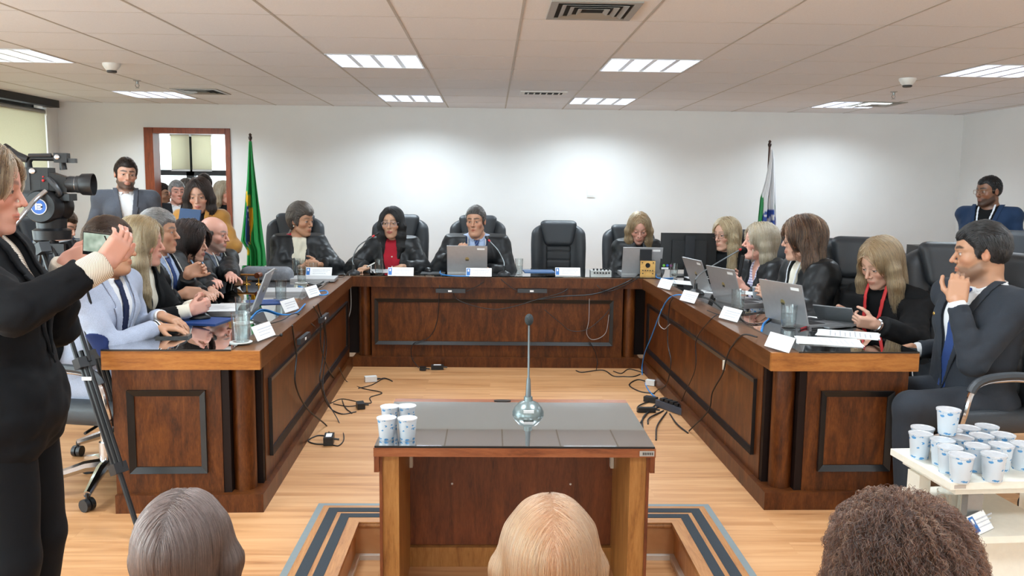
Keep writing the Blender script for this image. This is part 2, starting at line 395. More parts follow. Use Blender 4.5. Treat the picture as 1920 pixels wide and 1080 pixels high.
def sprinkler(px, py, label):
    p = ceil_at(px, py); o = thing('ceiling_sprinkler', label, 'sprinkler', (p.x, p.y, ZC), 0, 'ceiling fire sprinklers')
    bm = BM(); lathe(bm, [(.03, 0), (.03, -.004), (.012, -.008), (.01, -.03)], 16); obj('escutcheon', bm, m_grey_metal, o, smooth=True)
    bm = BM(); tube(bm, [(-.012, 0, -.03), (-.016, 0, -.045), (0, 0, -.06), (.016, 0, -.045), (.012, 0, -.03)], .003, 6); obj('yoke', bm, m_grey_metal, o)
    bm = BM(); lathe(bm, [(.016, -.06), (.016, -.063)], 12); obj('deflector', bm, m_grey_metal, o)
sprinkler(257, 151, 'small fire sprinkler head beside the left smoke detector')
sprinkler(1676, 172, 'small fire sprinkler head below the right smoke detector')
# doorway frame and adjoining room
m_door_wood = wood('door_frame_wood', (90, 38, 18), (126, 58, 30), (146, 72, 40), (7, 7, .8), .4)
f0, f1 = at(273, 300, YB).x, at(433, 300, YB).x; FT = at(352, 240, YB).z
bm = BM(); box(bm, (f0, YB-.025, 0), (d0+.005, YB+.16, FT)); box(bm, (d1-.005, YB-.025, 0), (f1, YB+.16, FT)); box(bm, (d0, YB-.025, DH-.005), (d1, YB+.16, FT))
o = obj('door_1', bm, m_door_wood, bevel=.004); o['kind'] = 'structure'
AX0, AX1, AY = -5.6, -1.9, 12.3
bm = BM(); box(bm, (AX0, YB+.15, ZC+.1), (AX1, AY, ZC+.2)); struct('ceiling_far_room', bm, m_tile)
bm = BM(); box(bm, (AX0-.1, YB+.15, 0), (AX0, AY, ZC+.1)); box(bm, (AX1, YB+.15, 0), (AX1+.1, AY, ZC+.1)); struct('wall_far_room', bm, m_wall)
bm = BM(); box(bm, (AX0, AY, 0), (AX1, AY+.1, .5)); struct('wall_far_back', bm, m_wall)
bm = BM()
x = AX0
while x <= AX1+.01:
    cbox(bm, (x, AY+.05, 1.45), (.11, .1, 1.95)); x += .62
for z in (.5, 1.62, 2.4): box(bm, (AX0, AY, z-.04), (AX1, AY+.1, z+.04))
o = obj('window_4', bm, m_black_metal); o['kind'] = 'structure'
bm = BM(); box(bm, (AX0, AY+.06, .5), (AX1, AY+.066, 2.4)); obj('window_pane', bm, m_pane, o)
for k, (xa, xb) in enumerate(((at(324, 300, AY).x, at(360, 300, AY).x), (at(363, 300, AY).x, at(401, 300, AY).x))):
    b = roller_blind(0, 1, 1, .4, ['pale roller blind half lowered seen through the doorway, left one', 'pale roller blind half lowered seen through the doorway, right one'][k])
    b.location = ((xa+xb)/2, AY-.05, at(362, 252, AY).z); b.rotation_euler = (0, 0, -PI/2)
    sc = (xb-xa); b.scale = (1, sc, (at(362, 252, AY).z-at(362, 318, AY).z)/.6); b['group'] = 'roller blinds beyond the doorway'
# wall plate and light shade on the back wall
p = at(1108, 359, YB)
o = thing('wall_plate', 'small white blank plate on the back wall above the empty chair', 'wall plate', (p.x, YB, p.z))
bm = BM(); box(bm, (-.045, -.012, -.065), (.045, 0, .065)); obj('cover', bm, m_white_plastic, o, bevel=.004)
bm = BM(); box(bm, (-.032, -.016, -.05), (.032, -.011, .05)); obj('insert', bm, m_white_plastic, o, bevel=.002)
# step nosing with anti-slip strips around the recess
m_nose = wood('step_wood', (140, 88, 48), (172, 118, 70), (190, 138, 86), (9, .8, 3), .4)
m_nose_x = wood('step_wood_cross', (140, 88, 48), (172, 118, 70), (190, 138, 86), (.8, 9, 3), .4)
m_grit = plain('anti_slip_strip', (54, 60, 66), .9, 0, .3, .2, 400, .3)
m_alu = plain('strip_grey', (128, 138, 140), .5, .3)
W = .205
def band(name, a, b, m, z0, z1, parent):
    """U-shaped mitred band between inset distances a and b from the recess edge"""
    for e in range(3):
        if e == 0: P = [(RX0-a, 1.95), (RX0-b, 1.95), (RX0-b, RY+b), (RX0-a, RY+a)]
        elif e == 1: P = [(RX0-a, RY+a), (RX0-b, RY+b), (RX1+b, RY+b), (RX1+a, RY+a)]
        else: P = [(RX1+a, RY+a), (RX1+b, RY+b), (RX1+b, 1.95), (RX1+a, 1.95)]
        bm = BM(); prism(bm, P[::-1], z0, z1); obj(name, bm, (m if e != 1 else (m_nose_x if m is m_nose else m)), parent)
st = thing('step_nosing', 'wooden step edge with dark anti-slip strips around the witness table recess', 'step', (0, 0, 0))
band('nosing', -.018, W-.03, m_nose, .0008, .006, st); band('edge_strip', W-.03, W, m_alu, .0008, .005, st)
band('grip_strip', .035, .078, m_grit, .006, .008, st); band('grip_strip', .098, .145, m_grit, .006, .008, st)
bm = BM()
for pts in ([(RX0+.008, 1.95, -.012), (RX0+.008, RY-.008, -.012), (RX1-.008, RY-.008, -.012), (RX1-.008, 1.95, -.012)],): tube(bm, pts, .013, 10)
obj('round_edge', bm, m_nose, st)
m_white_trim = plain('white_trim', (208, 200, 190), .5)
bm = BM(); box(bm, (RX0, RY-.022, ZLOW), (RX1, RY, ZLOW+.022)); box(bm, (RX0, 1.95, ZLOW), (RX0+.022, RY-.022, ZLOW+.022)); box(bm, (RX1-.022, 1.95, ZLOW), (RX1, RY-.022, ZLOW+.022))
struct('trim_3', bm, m_white_trim, bevel=.006)
# ------------------------------------------------------------------ desks
m_panel = wood('desk_panel_wood', (48, 22, 8), (82, 41, 13), (112, 62, 24), (5, 5, 1.1), .38, 3.2)
m_panel_x = wood('desk_panel_wood_side', (46, 21, 8), (78, 39, 14), (104, 58, 24), (5, 5, 1.1), .38, 3.2)
m_edge = wood('desk_edge_wood', (112, 64, 26), (158, 98, 46), (182, 122, 62), (1.0, 6, 9), .34, 3.4)
m_edge_y = wood('desk_edge_wood_long', (70, 38, 18), (92, 54, 28), (112, 68, 38), (6, .9, 9), .32, 3.4)
m_top = wood('desk_top_wood', (74, 44, 24), (98, 62, 36), (118, 78, 48), (6, .9, 6), .3, 3.4)
for _m in (m_panel, m_panel_x, m_edge, m_edge_y): _m.node_tree.nodes['Principled BSDF'].inputs['Specular IOR Level'].default_value = .3
m_mould = plain('black_moulding', (15, 15, 17), .34, 0, .5)
m_groove = plain('groove_dark', (24, 10, 6), .6, 0, .2)
m_glass_top = pane_mat('desk_glass', (236, 241, 238), 1.6, .0, 2.6)
TH, TT, PLH = .75, .085, .085
def mitred_frame(bm, O, U, V, N, w, h, t=.03, dpt=.018):
    """slanted picture-frame moulding on a face: O centre, U,V in-plane axes, N normal"""
    O, U, V, N = (Vector(q) for q in (O, U, V, N)); U.normalize(); V.normalize(); N.normalize()
    P = [(-w/2, -h/2), (w/2, -h/2), (w/2, h/2), (-w/2, h/2)]; Q = [(-w/2+t, -h/2+t), (w/2-t, -h/2+t), (w/2-t, h/2-t), (-w/2+t, h/2-t)]
    f = lambda q, n: O+U*q[0]+V*q[1]+N*n
    for e in range(4):
        a, b, c, d = P[e], P[(e+1) % 4], Q[(e+1) % 4], Q[e]
        hexa(bm, [f(a, 0), f(b, 0), f(c, 0), f(d, 0), f(a, dpt), f(b, dpt), f(c, dpt*.35), f(d, dpt*.35)])
def side_desk(name, label, A, B, S, cat='desk'):
    """A inner front corner, B inner far corner (xy), S = outward side (-1 left desk, +1 right desk)"""
    A, B = Vector(A), Vector(B); Ln = (B-A).length; ang = math.atan2(-(B-A).x, (B-A).y)
    o = thing(name, label, cat, (A.x, A.y, 0), ang); w = .69
    X = lambda x: S*x          # local: y along the desk away from camera, x outward
    def bx(x0, y0, z0, x1, y1, z1): bm = BM(); box(bm, (min(X(x0), X(x1)), y0, z0), (max(X(x0), X(x1)), y1, z1)); return bm
    obj('desk_top', bx(0.004, .022, TH-TT, w, Ln, TH), m_top, o, bevel=.003)
    obj('top_edge', bx(0.0, 0, TH-TT, w+.002, .022, TH), m_edge, o, bevel=.002)
    obj('inner_edge', bx(0, .022, TH-TT, .0038, Ln, TH), m_edge_y, o)
    bm = BM(); P = [(X(0), 0), (X(w-.03), 0), (X(w-.03), .08), (X(.2), .08), (X(.2), .2), (X(.08), .2), (X(.08), Ln), (X(0), Ln)]; prism(bm, P if S > 0 else P[::-1], 0, PLH); obj('plinth', bm, m_panel_x, o, bevel=.004)
    # body with a notch at the inner front corner
    bm = BM(); i = .028; P = [(X(i+.155), i+.0), (X(w-i), i), (X(w-i), i+.035), (X(i+.19), i+.035), (X(i+.19), i+.19), (X(i+.035), i+.19), (X(i+.035), Ln), (X(i), Ln), (X(i), i+.155), (X(i+.155), i+.155)]
    if S < 0: P = P[::-1]
    prism(bm, P, PLH, TH-TT); obj('body', bm, m_panel, o)
    bm = BM(); lathe(bm, [(.052, PLH), (.052, TH-TT)], 28, Matrix.Translation((X(i+.075), i+.075, 0))); obj('corner_column', bm, m_panel, o, smooth=True)
    bm = BM(); box(bm, (min(X(i+.12), X(i+.158)), i+.004, PLH), (max(X(i+.12), X(i+.158)), i+.157, TH-TT)); box(bm, (min(X(i+.004), X(i+.157)), i+.12, PLH), (max(X(i+.004), X(i+.157)), i+.158, TH-TT)); obj('groove', bm, m_groove, o)
    bm = BM(); mitred_frame(bm, (X(i+.155+(w-2*i-.155)/2), i, PLH+(TH-TT-PLH)/2), (S, 0, 0), (0, 0, 1), (0, -1, 0), .345, .385, .028); obj('front_moulding', bm, m_mould, o)
    y0, y1 = .26, Ln-.16
    bm = BM(); mitred_frame(bm, (X(i), (y0+y1)/2, PLH+(TH-TT-PLH)/2), (0, 1, 0), (0, 0, 1), (-S, 0, 0), y1-y0, .385, .028); obj('side_moulding', bm, m_mould, o)
    bm = BM(); box(bm, (min(X(.125), X(w)), -.001, TH), (max(X(.125), X(w)), Ln, TH+.008)); obj('glass_sheet', bm, m_glass_top, o)
    bm = BM(); box(bm, (min(X(.125), X(w)), -.003, TH+.0005), (max(X(.125), X(w)), -.0012, TH+.0075)); obj('glass_rim', bm, m_mould, o)
    return o
LA, LB, RA, RB = (-1.03, 3.695), (-1.128, 6.778), (1.29, 3.735), (1.24, 6.778)
side_desk('court_desk', 'long dark wood desk on the left with black framed panels and glass top', LA, LB, -1)
side_desk('court_desk', 'long dark wood desk on the right with black framed panels and glass top', RA, RB, 1)
BX0, BX1, BY0, BY1 = -1.128, 1.24, 6.78, 7.5
EX0, EX1 = -2.25, 2.05
o = thing('court_desk', 'dark wood bench desk at the back facing the room with black framed panel', 'desk', (0, BY0, 0))
cx = (BX0+BX1)/2; wB = BX1-BX0; D = BY1-BY0
def bx(a, b): bm = BM(); box(bm, a, b); return bm
obj('desk_top', bx((EX0, .0, TH-TT), (EX1, D, TH-.001)), m_top, o, bevel=.003)
obj('top_edge', bx((BX0, -.004, TH-TT), (BX1, -.0002, TH-.002)), m_panel_x, o)
obj('plinth', bx((BX0, 0, 0), (BX1, .2, PLH)), m_panel_x, o)
obj('body', bx((BX0+.15, .028, PLH), (BX1-.15, .06, TH-TT)), m_panel, o)
obj('back_panel', bx((EX0+.03, .16, PLH), (EX1-.03, .2, TH-TT)), m_groove, o)
for s, x in ((1, BX0+.088), (-1, BX1-.088)):
    bm = BM(); lathe(bm, [(.05, PLH), (.05, TH-TT)], 28, Matrix.Translation((x, .085, 0))); obj('corner_column', bm, m_panel, o, smooth=True)
pa, pb = at(702, 600, BY0).x, at(1150, 600, BY0).x
bm = BM(); mitred_frame(bm, ((pa+pb)/2, .028, .375), (1, 0, 0), (0, 0, 1), (0, -1, 0), pb-pa, .38, .028); obj('front_moulding', bm, m_mould, o)
obj('glass_sheet', bx((EX0, .02, TH), (EX1, D, TH+.008)), m_glass_top, o)
# ------------------------------------------------------------------ witness table (lectern)
m_lect = wood('lectern_wood', (70, 32, 16), (104, 52, 27), (128, 70, 38), (5, 5, .9), .36, 3.)
m_lect_in = wood('lectern_side_wood', (120, 74, 32), (156, 104, 52), (176, 124, 68), (6, 6, .8), .4, 3.)
m_lect_edge = wood('lectern_edge_wood', (96, 48, 26), (136, 76, 44), (158, 96, 60), (.9, 6, 8), .35, 3.)
LZ = .52; l0, l1 = onz(700, 836, LZ), onz(1230, 838, LZ)
LX0, LX1, LY0, LY1 = l0.x, l1.x, (l0.y+l1.y)/2, 3.79
o = thing('witness_table', 'dark wood witness table with glass top standing in the front recess', 'table', ((LX0+LX1)/2, LY0, ZLOW))
w = (LX1-LX0)/2; Z = LZ-ZLOW; D = LY1-LY0
obj('table_top', bx((-w, 0, Z-.042), (w, D, Z-.008)), m_lect_edge, o, bevel=.002)
obj('glass_sheet', bx((-w+.004, .002, Z-.008), (w-.004, D-.085, Z)), pane_mat('lectern_glass', (236, 240, 238), 1.6, .02, 6.5), o)
obj('glass_rim', bx((-w+.004, .0, Z-.0075), (w-.004, .0018, Z-.0005)), m_mould, o)
for s in (-1, 1):
    a, b = sorted((s*(w-.020), s*(w-.092)))
    obj('side_panel', bx((a, .03, 0), (b, D-.24, Z-.042)), m_lect_in, o, bevel=.002)
    a, b = sorted((s*(w-.001), s*(w-.0195))); obj('side_cleat', bx((a, .005, Z-.105), (b, D-.1, Z-.042)), m_lect, o)
    a, b = sorted((s*(w-.019), s*(w-.030))); obj('side_skin', bx((a, .018, 0), (b, .0295, Z-.0425)), m_lect, o)
    a, b = sorted((s*(w-.093), s*(w-.106))); obj('bracket', bx((a, D-.30, Z-.235), (b, D-.265, Z-.185)), plain('bracket_white', (205, 195, 180), .5), o, bevel=.002)
    lbl = BM(); ball(lbl, (s*(w-.21)*.8, D-.262, Z-.32), .005, 8); obj('screw_cap', lbl, m_white_plastic, o)
obj('back_panel', bx((-w+.092, D-.26, .09), (w-.092, D-.24, Z-.042)), m_lect, o)
obj('bottom_rail', bx((-w+.092, D-.285, .0), (w-.092, D-.255, .088)), m_lect_in, o)
bm = BM(); lathe(bm, [(.03, Z-.0075), (.03, Z-.0035), (.024, Z-.003)], 24, Matrix.Translation((-.04, D-.04, 0)) @ Matrix.Diagonal((1.3, .6, 1, 1))); obj('cable_grommet', bm, m_mould, o)
bm = BM(); box(bm, (w-.062, -.003, Z-.036), (w-.006, -.0005, Z-.016)); obj('inventory_tag', bm, plain('tag_silver', (190, 188, 184), .35, .5), o)
bm = BM()
for q in range(6): box(bm, (w-.05+q*.007, -.0042, Z-.031), (w-.0465+q*.007, -.0032, Z-.021))
obj('tag_print', bm, m_mould, o)
# ------------------------------------------------------------------ implicit-surface toolkit (numpy surface nets)
f4 = np.float32
def smin(a, b, k):
    h = np.clip(.5+.5*(b-a)/k, 0, 1); return b+(a-b)*h-k*h*(1-h)
def smax(a, b, k): return -smin(-a, -b, k)
def cone(P, a, b, ra, rb):
    a = np.asarray(a, f4); ba = np.asarray(b, f4)-a; pa = P-a
    h = np.clip((pa@ba)/max(1e-9, float(ba@ba)), 0, 1)
    return np.sqrt(((pa-h[:, None]*ba)**2).sum(1))-(ra+(rb-ra)*h)
def chain(P, pts, rs, k=.0):
    d = None
    for i in range(len(pts)-1):
        e = cone(P, pts[i], pts[i+1], rs[i], rs[i+1]); d = e if d is None else (np.minimum(d, e) if k <= 0 else smin(d, e, k))
    return d
def ell(P, c, r, R=None):
    q = P-np.asarray(c, f4)
    if R is not None: q = q@R
    r = np.asarray(r, f4); k0 = np.sqrt(((q/r)**2).sum(1))+1e-9; k1 = np.sqrt(((q/(r*r))**2).sum(1))+1e-9
    return k0*(k0-1)/k1
def sph(P, c, r): return np.sqrt(((P-np.asarray(c, f4))**2).sum(1))-r
def rbox(P, c, h, r, R=None):
    q = P-np.asarray(c, f4)
    if R is not None: q = q@R
    q = np.abs(q)-(np.asarray(h, f4)-r); return np.sqrt((np.maximum(q, 0)**2).sum(1))+np.minimum(q.max(1), 0)-r
def rotm(rx=0, ry=0, rz=0):
    m = Matrix.Rotation(rz, 3, 'Z') @ Matrix.Rotation(ry, 3, 'Y') @ Matrix.Rotation(rx, 3, 'X'); return np.array(m, f4)
_rng = np.random.RandomState(5)
_K = _rng.normal(size=(12, 3)).astype(f4); _K /= np.linalg.norm(_K, axis=1)[:, None]; _PH = _rng.uniform(0, 6.28, 12).astype(f4)
def wob(P, freq, seed=0, n=6):
    """cheap smooth noise, about -1..1"""
    o = np.zeros(len(P), f4)
    for i in range(n): o += np.sin(P@(_K[(i+seed) % 12]*freq*(1+.23*i))+_PH[(i*5+seed) % 12]+seed)
    return o/n*1.6
def axis(lo, hi, h, fine=()):
    xs = [lo]
    while xs[-1] < hi:
        x = xs[-1]; s = h
        for a, b, hf in fine:
            if a-h <= x <= b: s = min(s, hf)
        xs.append(x+s)
    return np.array(xs, f4)
def surface_nets(D, xs, ys, zs):
    S = D < 0; nx, ny, nz = D.shape
    cnt = np.zeros((nx-1, ny-1, nz-1), np.int8)
    sl = lambda i, n: slice(i, n-1+i)
    for i in (0, 1):
        for j in (0, 1):
            for k in (0, 1): cnt += S[sl(i, nx), sl(j, ny), sl(k, nz)]
    act = (cnt > 0) & (cnt < 8); ci = np.argwhere(act); n = len(ci)
    idx = np.full(act.shape, -1, np.int32); idx[act] = np.arange(n)
    acc = np.zeros((n, 3), f4); w = np.zeros(n, f4); cor = [(i, j, k) for i in (0, 1) for j in (0, 1) for k in (0, 1)]
    val = {c: D[ci[:, 0]+c[0], ci[:, 1]+c[1], ci[:, 2]+c[2]] for c in cor}
    for a in cor:
        for ax in range(3):
            if a[ax]: continue
            b = list(a); b[ax] = 1; b = tuple(b); da, db = val[a], val[b]; m = (da < 0) != (db < 0)
            tt = np.where(m, da/np.where(m, da-db, 1), 0)
            for q in range(3): acc[:, q] += np.where(m, (tt if q == ax else a[q]), 0)
            w += m
    off = acc/np.maximum(w, 1)[:, None]; V = np.empty((n, 3), f4)
    for q, A in enumerate((xs, ys, zs)): V[:, q] = A[ci[:, q]]+off[:, q]*(A[ci[:, q]+1]-A[ci[:, q]])
    F = []
    for ax in range(3):
        s0 = [slice(None)]*3; s1 = [slice(None)]*3; s0[ax] = slice(0, -1); s1[ax] = slice(1, None)
        A, B = S[tuple(s0)], S[tuple(s1)]; e = np.argwhere(A != B)
        u, v = (ax+1) % 3, (ax+2) % 3
        lim = (nx-1, ny-1, nz-1)
        e = e[(e[:, u] > 0) & (e[:, v] > 0) & (e[:, u] < lim[u]) & (e[:, v] < lim[v])]
        ins = A[e[:, 0], e[:, 1], e[:, 2]]
        def cell(du, dv):
            c = e.copy(); c[:, u] -= du; c[:, v] -= dv; return idx[c[:, 0], c[:, 1], c[:, 2]]
        q = np.stack([cell(1, 1), cell(0, 1), cell(0, 0), cell(1, 0)], 1)
        q[~ins] = q[~ins][:, ::-1]; F.append(q)
    F = np.concatenate(F); F = F[(F >= 0).all(1)]
    return V, F
def polygonize(fn, lo, hi, h, fine=((), (), ()), B=4, slack=1.5):
    xs, ys, zs = (axis(lo[q], hi[q], h, fine[q]) for q in range(3))
    pad = lambda A: A if len(A) % B == 0 else np.concatenate([A, A[-1]+h*np.arange(1, B-len(A) % B+1, dtype=f4)])
    xs, ys, zs = pad(xs), pad(ys), pad(zs)
    nb = [len(A)//B for A in (xs, ys, zs)]
    cen = [A.reshape(-1, B) for A in (xs, ys, zs)]
    cc = [c.mean(1) for c in cen]; hh = [c[:, -1]-c[:, 0]+h for c in cen]
    G = np.stack(np.meshgrid(*cc, indexing='ij'), -1).reshape(-1, 3).astype(f4)
    rad = np.sqrt(sum(np.meshgrid(*[x**2 for x in hh], indexing='ij')))/2
    d = fn(G).reshape(nb); act = np.abs(d) < rad*slack
    D = np.repeat(np.repeat(np.repeat(d, B, 0), B, 1), B, 2).astype(f4)
    bi = np.argwhere(act)
    o = np.arange(B); io = np.stack(np.meshgrid(o, o, o, indexing='ij'), -1).reshape(-1, 3)
    for s in range(0, len(bi), 6000):
        I = (bi[s:s+6000, None, :]*B+io[None]).reshape(-1, 3)
        P = np.stack([xs[I[:, 0]], ys[I[:, 1]], zs[I[:, 2]]], 1)
        D[I[:, 0], I[:, 1], I[:, 2]] = fn(P)
    D[0], D[-1] = np.abs(D[0])+1e-4, np.abs(D[-1])+1e-4
    D[:, 0], D[:, -1] = np.abs(D[:, 0])+1e-4, np.abs(D[:, -1])+1e-4
    D[:, :, 0], D[:, :, -1] = np.abs(D[:, :, 0])+1e-4, np.abs(D[:, :, -1])+1e-4
    return surface_nets(D, xs, ys, zs)
def np_mesh(name, V, F):
    me = bpy.data.meshes.new(name); n, m = len(V), len(F); k = F.shape[1]
    me.vertices.add(n); me.vertices.foreach_set('co', V.astype(f4).ravel())
    me.loops.add(m*k); me.loops.foreach_set('vertex_index', F.astype(np.int32).ravel())
    me.polygons.add(m); me.polygons.foreach_set('loop_start', np.arange(0, m*k, k, dtype=np.int32)); me.polygons.foreach_set('loop_total', np.full(m, k, np.int32))
    me.polygons.foreach_set('use_smooth', np.ones(m, bool)); me.update(calc_edges=True); return me
def sdf_obj(name, fn, lo, hi, h, m, parent=None, fine=((), (), ()), relax=1, col=None):
    V, F = polygonize(fn, lo, hi, h, fine)
    if len(V) == 0: return None
    for _ in range(relax):
        S = np.zeros_like(V); cnt = np.zeros(len(V), f4); q = V[F].mean(1)
        for c in range(4): 
            for ax in range(3): S[:, ax] += np.bincount(F[:, c], q[:, ax], len(V))
            cnt += np.bincount(F[:, c], minlength=len(V))
        V = V*.4+.6*S/np.maximum(cnt, 1)[:, None]
    me = np_mesh(name, V, F)
    if col is not None:
        a = me.color_attributes.new('Col', 'FLOAT_COLOR', 'POINT'); cc = np.ones((len(V), 4), f4); cc[:, :3] = col(V); a.data.foreach_set('color', cc.ravel())
    return mesh_obj(name, me, m, parent)
# ------------------------------------------------------------------ executive chairs
def leather(name, col, rough=.42):
    t = NT(name); t.set(Roughness=rough, Base_Color=srgb(*col)); t.b.inputs['Specular IOR Level'].default_value = .5
    v = t.coords(); vo = t.new('ShaderNodeTexVoronoi'); vo.inputs['Scale'].default_value = 260; t.link(v, vo.inputs['Vector']); t.bump(vo.outputs['Distance'], .18, .002)
    MATS[name] = t.m; return t.m
m_leather = leather('black_leather', (50, 54, 59), .5); m_leather_in = leather('black_leather_inset', (42, 45, 49), .55)
m_blackpl = plain('black_plastic', (24, 25, 27), .4)
CH_PROTO = [None]
def curveback(P):
    """x,y,z -> coordinates on the curved back: y offset grows with height (recline) and sides wrap forward"""
    q = P.copy(); q[:, 1] = P[:, 1]+.24*(P[:, 2]-.5)*.55-.9*P[:, 0]**2*.55-.10*np.sin((P[:, 2]-.45)*4.2)*.25; return q
def make_chair(name, label, group):
    o = thing(name, label, 'chair', group=group)
    # chair faces +y local; back at y<0
    def shell(P):
        q = curveback(P); x = np.abs(q[:, 0]); z = q[:, 2]
        w = .262+.018*np.clip((z-.5)/.4, 0, 1)-.05*np.clip((z-.95)/.25, 0, 1)**2
        qq = q.copy(); qq[:, 0] = q[:, 0]*.27/w
        d = rbox(qq, (0, -.265, .80), (.27, .055, .37), .05)
        # bolster roll along the sides and top corner bevel
        roll = cone(np.stack([x, q[:, 1], z], 1), (.225*1.0, -.245, .50), (.215, -.245, 1.06), .05, .055)
        d = smin(d, roll, .03)
        return smax(d, -(.5*(1.215-z-.38*np.maximum(x-.13, 0)**1.3)) if False else z-(1.17-.55*np.maximum(x-.15, 0)), .03)
    sdf_obj('backrest', shell, (-.36, -.52, .38), (.36, .02, 1.26), .012, m_leather, o)
    def head(P):
        q = curveback(P); x = np.abs(q[:, 0]); z = q[:, 2]
        w = .135+.055*np.clip((z-.93)/.24, 0, 1); qq = q.copy(); qq[:, 0] = q[:, 0]*.15/w
        return rbox(qq, (0, -.212, 1.07), (.15, .055, .13), .045)
    sdf_obj('headrest', head, (-.26, -.45, .88), (.26, .0, 1.26), .010, m_leather, o)
    def pad(P):
        q = curveback(P); z = q[:, 2]
        g = .007*np.exp(-((np.mod(z-.5, .085)-.0425)/.008)**2)
        return rbox(q, (0, -.214, .715), (.128, .032, .235), .028)+g
    sdf_obj('back_cushion', pad, (-.2, -.4, .42), (.2, .04, .98), .008, m_leather_in, o)
    def seat(P):
        q = P.copy(); q[:, 2] = P[:, 2]+.35*np.maximum(P[:, 1]-.12, 0)**2
        d = rbox(q, (0, .0, .445), (.255, .265, .06), .05)
        return d+.006*np.exp(-((np.abs(P[:, 0])-.16)/.01)**2)
    sdf_obj('seat', seat, (-.32, -.33, .34), (.32, .33, .54), .013, m_leather, o)
    for s in (-1, 1):
        pts = spline([(s*.25, .2, .40), (s*.30, .22, .50), (s*.30, .17, .635), (s*.30, .0, .665), (s*.295, -.17, .64), (s*.27, -.26, .60)], 6)
        bm = BM(); tube(bm, pts, .013, 8); a = obj('armrest', bm, m_chrome, o, smooth=True)
        bm = BM(); pp = [p+Vector((0, 0, .014)) for p in pts[10:27]]
        for p, q in zip(pp, pp[1:]): pass
        tube(bm, pp, .02, 8); obj('arm_pad', bm, m_leather, a, smooth=True)
    bm = BM(); lathe(bm, [(.035, .10), (.035, .24), (.026, .24), (.026, .37)], 20); obj('gas_column', bm, m_chrome, o, smooth=True)
    bm = BM(); box(bm, (-.11, -.12, .355), (.11, .12, .392)); tube(bm, [(.1, .05, .365), (.24, .06, .355)], .007, 6); obj('tilt_mechanism', bm, m_blackpl, o, bevel=.0)
    bm = BM()
    for k in range(5):
        a = k*2*PI/5+.3; tube(bm, [(0, 0, .125), (.1*math.cos(a), .1*math.sin(a), .125), (.30*math.cos(a), .30*math.sin(a), .078)], [.034, .028, .018], 8)
    obj('star_base', bm, m_chrome, o, smooth=True)
    for k in range(5):
        a = k*2*PI/5+.3; x, y = .30*math.cos(a), .30*math.sin(a)
        bm = BM(); M = Matrix.Translation((x, y, .03)) @ Matrix.Rotation(a+1, 4, 'Z') @ Matrix.Rotation(PI/2, 4, 'X')
        lathe(bm, [(.03, -.024), (.03, -.004), (.012, -.004), (.012, .004), (.03, .004), (.03, .024)], 16, M); tube(bm, [(x, y, .055), (x, y, .085)], .008, 6); obj('caster', bm, m_blackpl, o, smooth=True)
    return o
def chair_at(x, y, facing, label, group='black leather executive chairs', z=0, sc=1.0):
    """facing: 0 = towards the camera, +90 = towards +x"""
    if CH_PROTO[0] is None: CH_PROTO[0] = make_chair('office_chair', label, group); o = CH_PROTO[0]
    else: o = copy_tree(CH_PROTO[0]); tag(o, label, 'chair', group)
    o.location = (x, y, z); o.rotation_euler = (0, 0, PI+math.radians(facing)); o.scale = (sc, sc, sc); return o
GB, GL, GR = 'black leather chairs along the back desk', 'black leather chairs along the left desk', 'black leather chairs along the right desk'
YC = 8.02
chair_at(at(546, 450, YC).x, YC, 4, 'black leather chair holding the grey-haired woman with cream scarf', GB)
chair_at(at(745, 450, YC).x, YC, 0, 'black leather chair of the woman in red shirt and glasses', GB)
chair_at(at(895, 450, YC).x, YC, 0, 'black leather chair behind the man in blue tie at the back desk', GB)
chair_at(at(1051, 450, YC).x, YC, 0, 'empty black leather chair at the back desk', GB, sc=.965)
chair_at(at(1187, 450, YC).x, YC-.05, 2, 'black leather chair of the blonde woman behind laptop and speaker box', GB, sc=.94)
# ------------------------------------------------------------------ people
A = lambda *v: np.array(v, f4)
def skin_mat():
    t = NT('skin'); at_ = t.new('ShaderNodeAttribute', attribute_name='Col'); t.link(at_.outputs['Color'], t.b.inputs['Base Color'])
    t.set(Roughness=.48); t.b.inputs['Subsurface Weight'].default_value = .12; t.b.inputs['Subsurface Radius'].default_value = (.012, .005, .003); t.b.inputs['Subsurface Scale'].default_value = .6
    v = t.coords(); t.bump(t.noise(v, 420, 2), .06, .001); return t.m
m_skin = skin_mat()
def hair_mats(name, tones):
    """(surface material, strand material)"""
    if 'hair_'+name in MATS: return MATS['hair_'+name], MATS['strand_'+name]
    t = NT('hair_'+name); v = t.coords((230, 230, 7)); f = t.noise(v, 3.0, 4, .6, .4)
    n = len(tones); t.link(t.ramp(f, [(.32+.36*i/(n-1), tuple(x*.55 for x in srgb(*c)[:3])+(1,)) for i, c in enumerate(tones)]), t.b.inputs['Base Color'])
    t.set(Roughness=.5); t.b.inputs['Specular IOR Level'].default_value = .35; t.bump(f, .4, .0018)
    s = NT('strand_'+name); h = s.new('ShaderNodeHairInfo'); col = s.ramp(h.outputs['Random'], [(.05+.9*i/(n-1), tuple(x**1.12*.66 for x in srgb(*c)[:3])+(1,)) for i, c in enumerate(tones)])
    hb = s.new('ShaderNodeBsdfHairPrincipled'); s.link(col, hb.inputs['Color']); hb.inputs['Roughness'].default_value = .34; hb.inputs['Radial Roughness'].default_value = .5; s.link(hb.outputs[0], s.out.inputs['Surface'])
    MATS['hair_'+name], MATS['strand_'+name] = t.m, s.m; return t.m, s.m
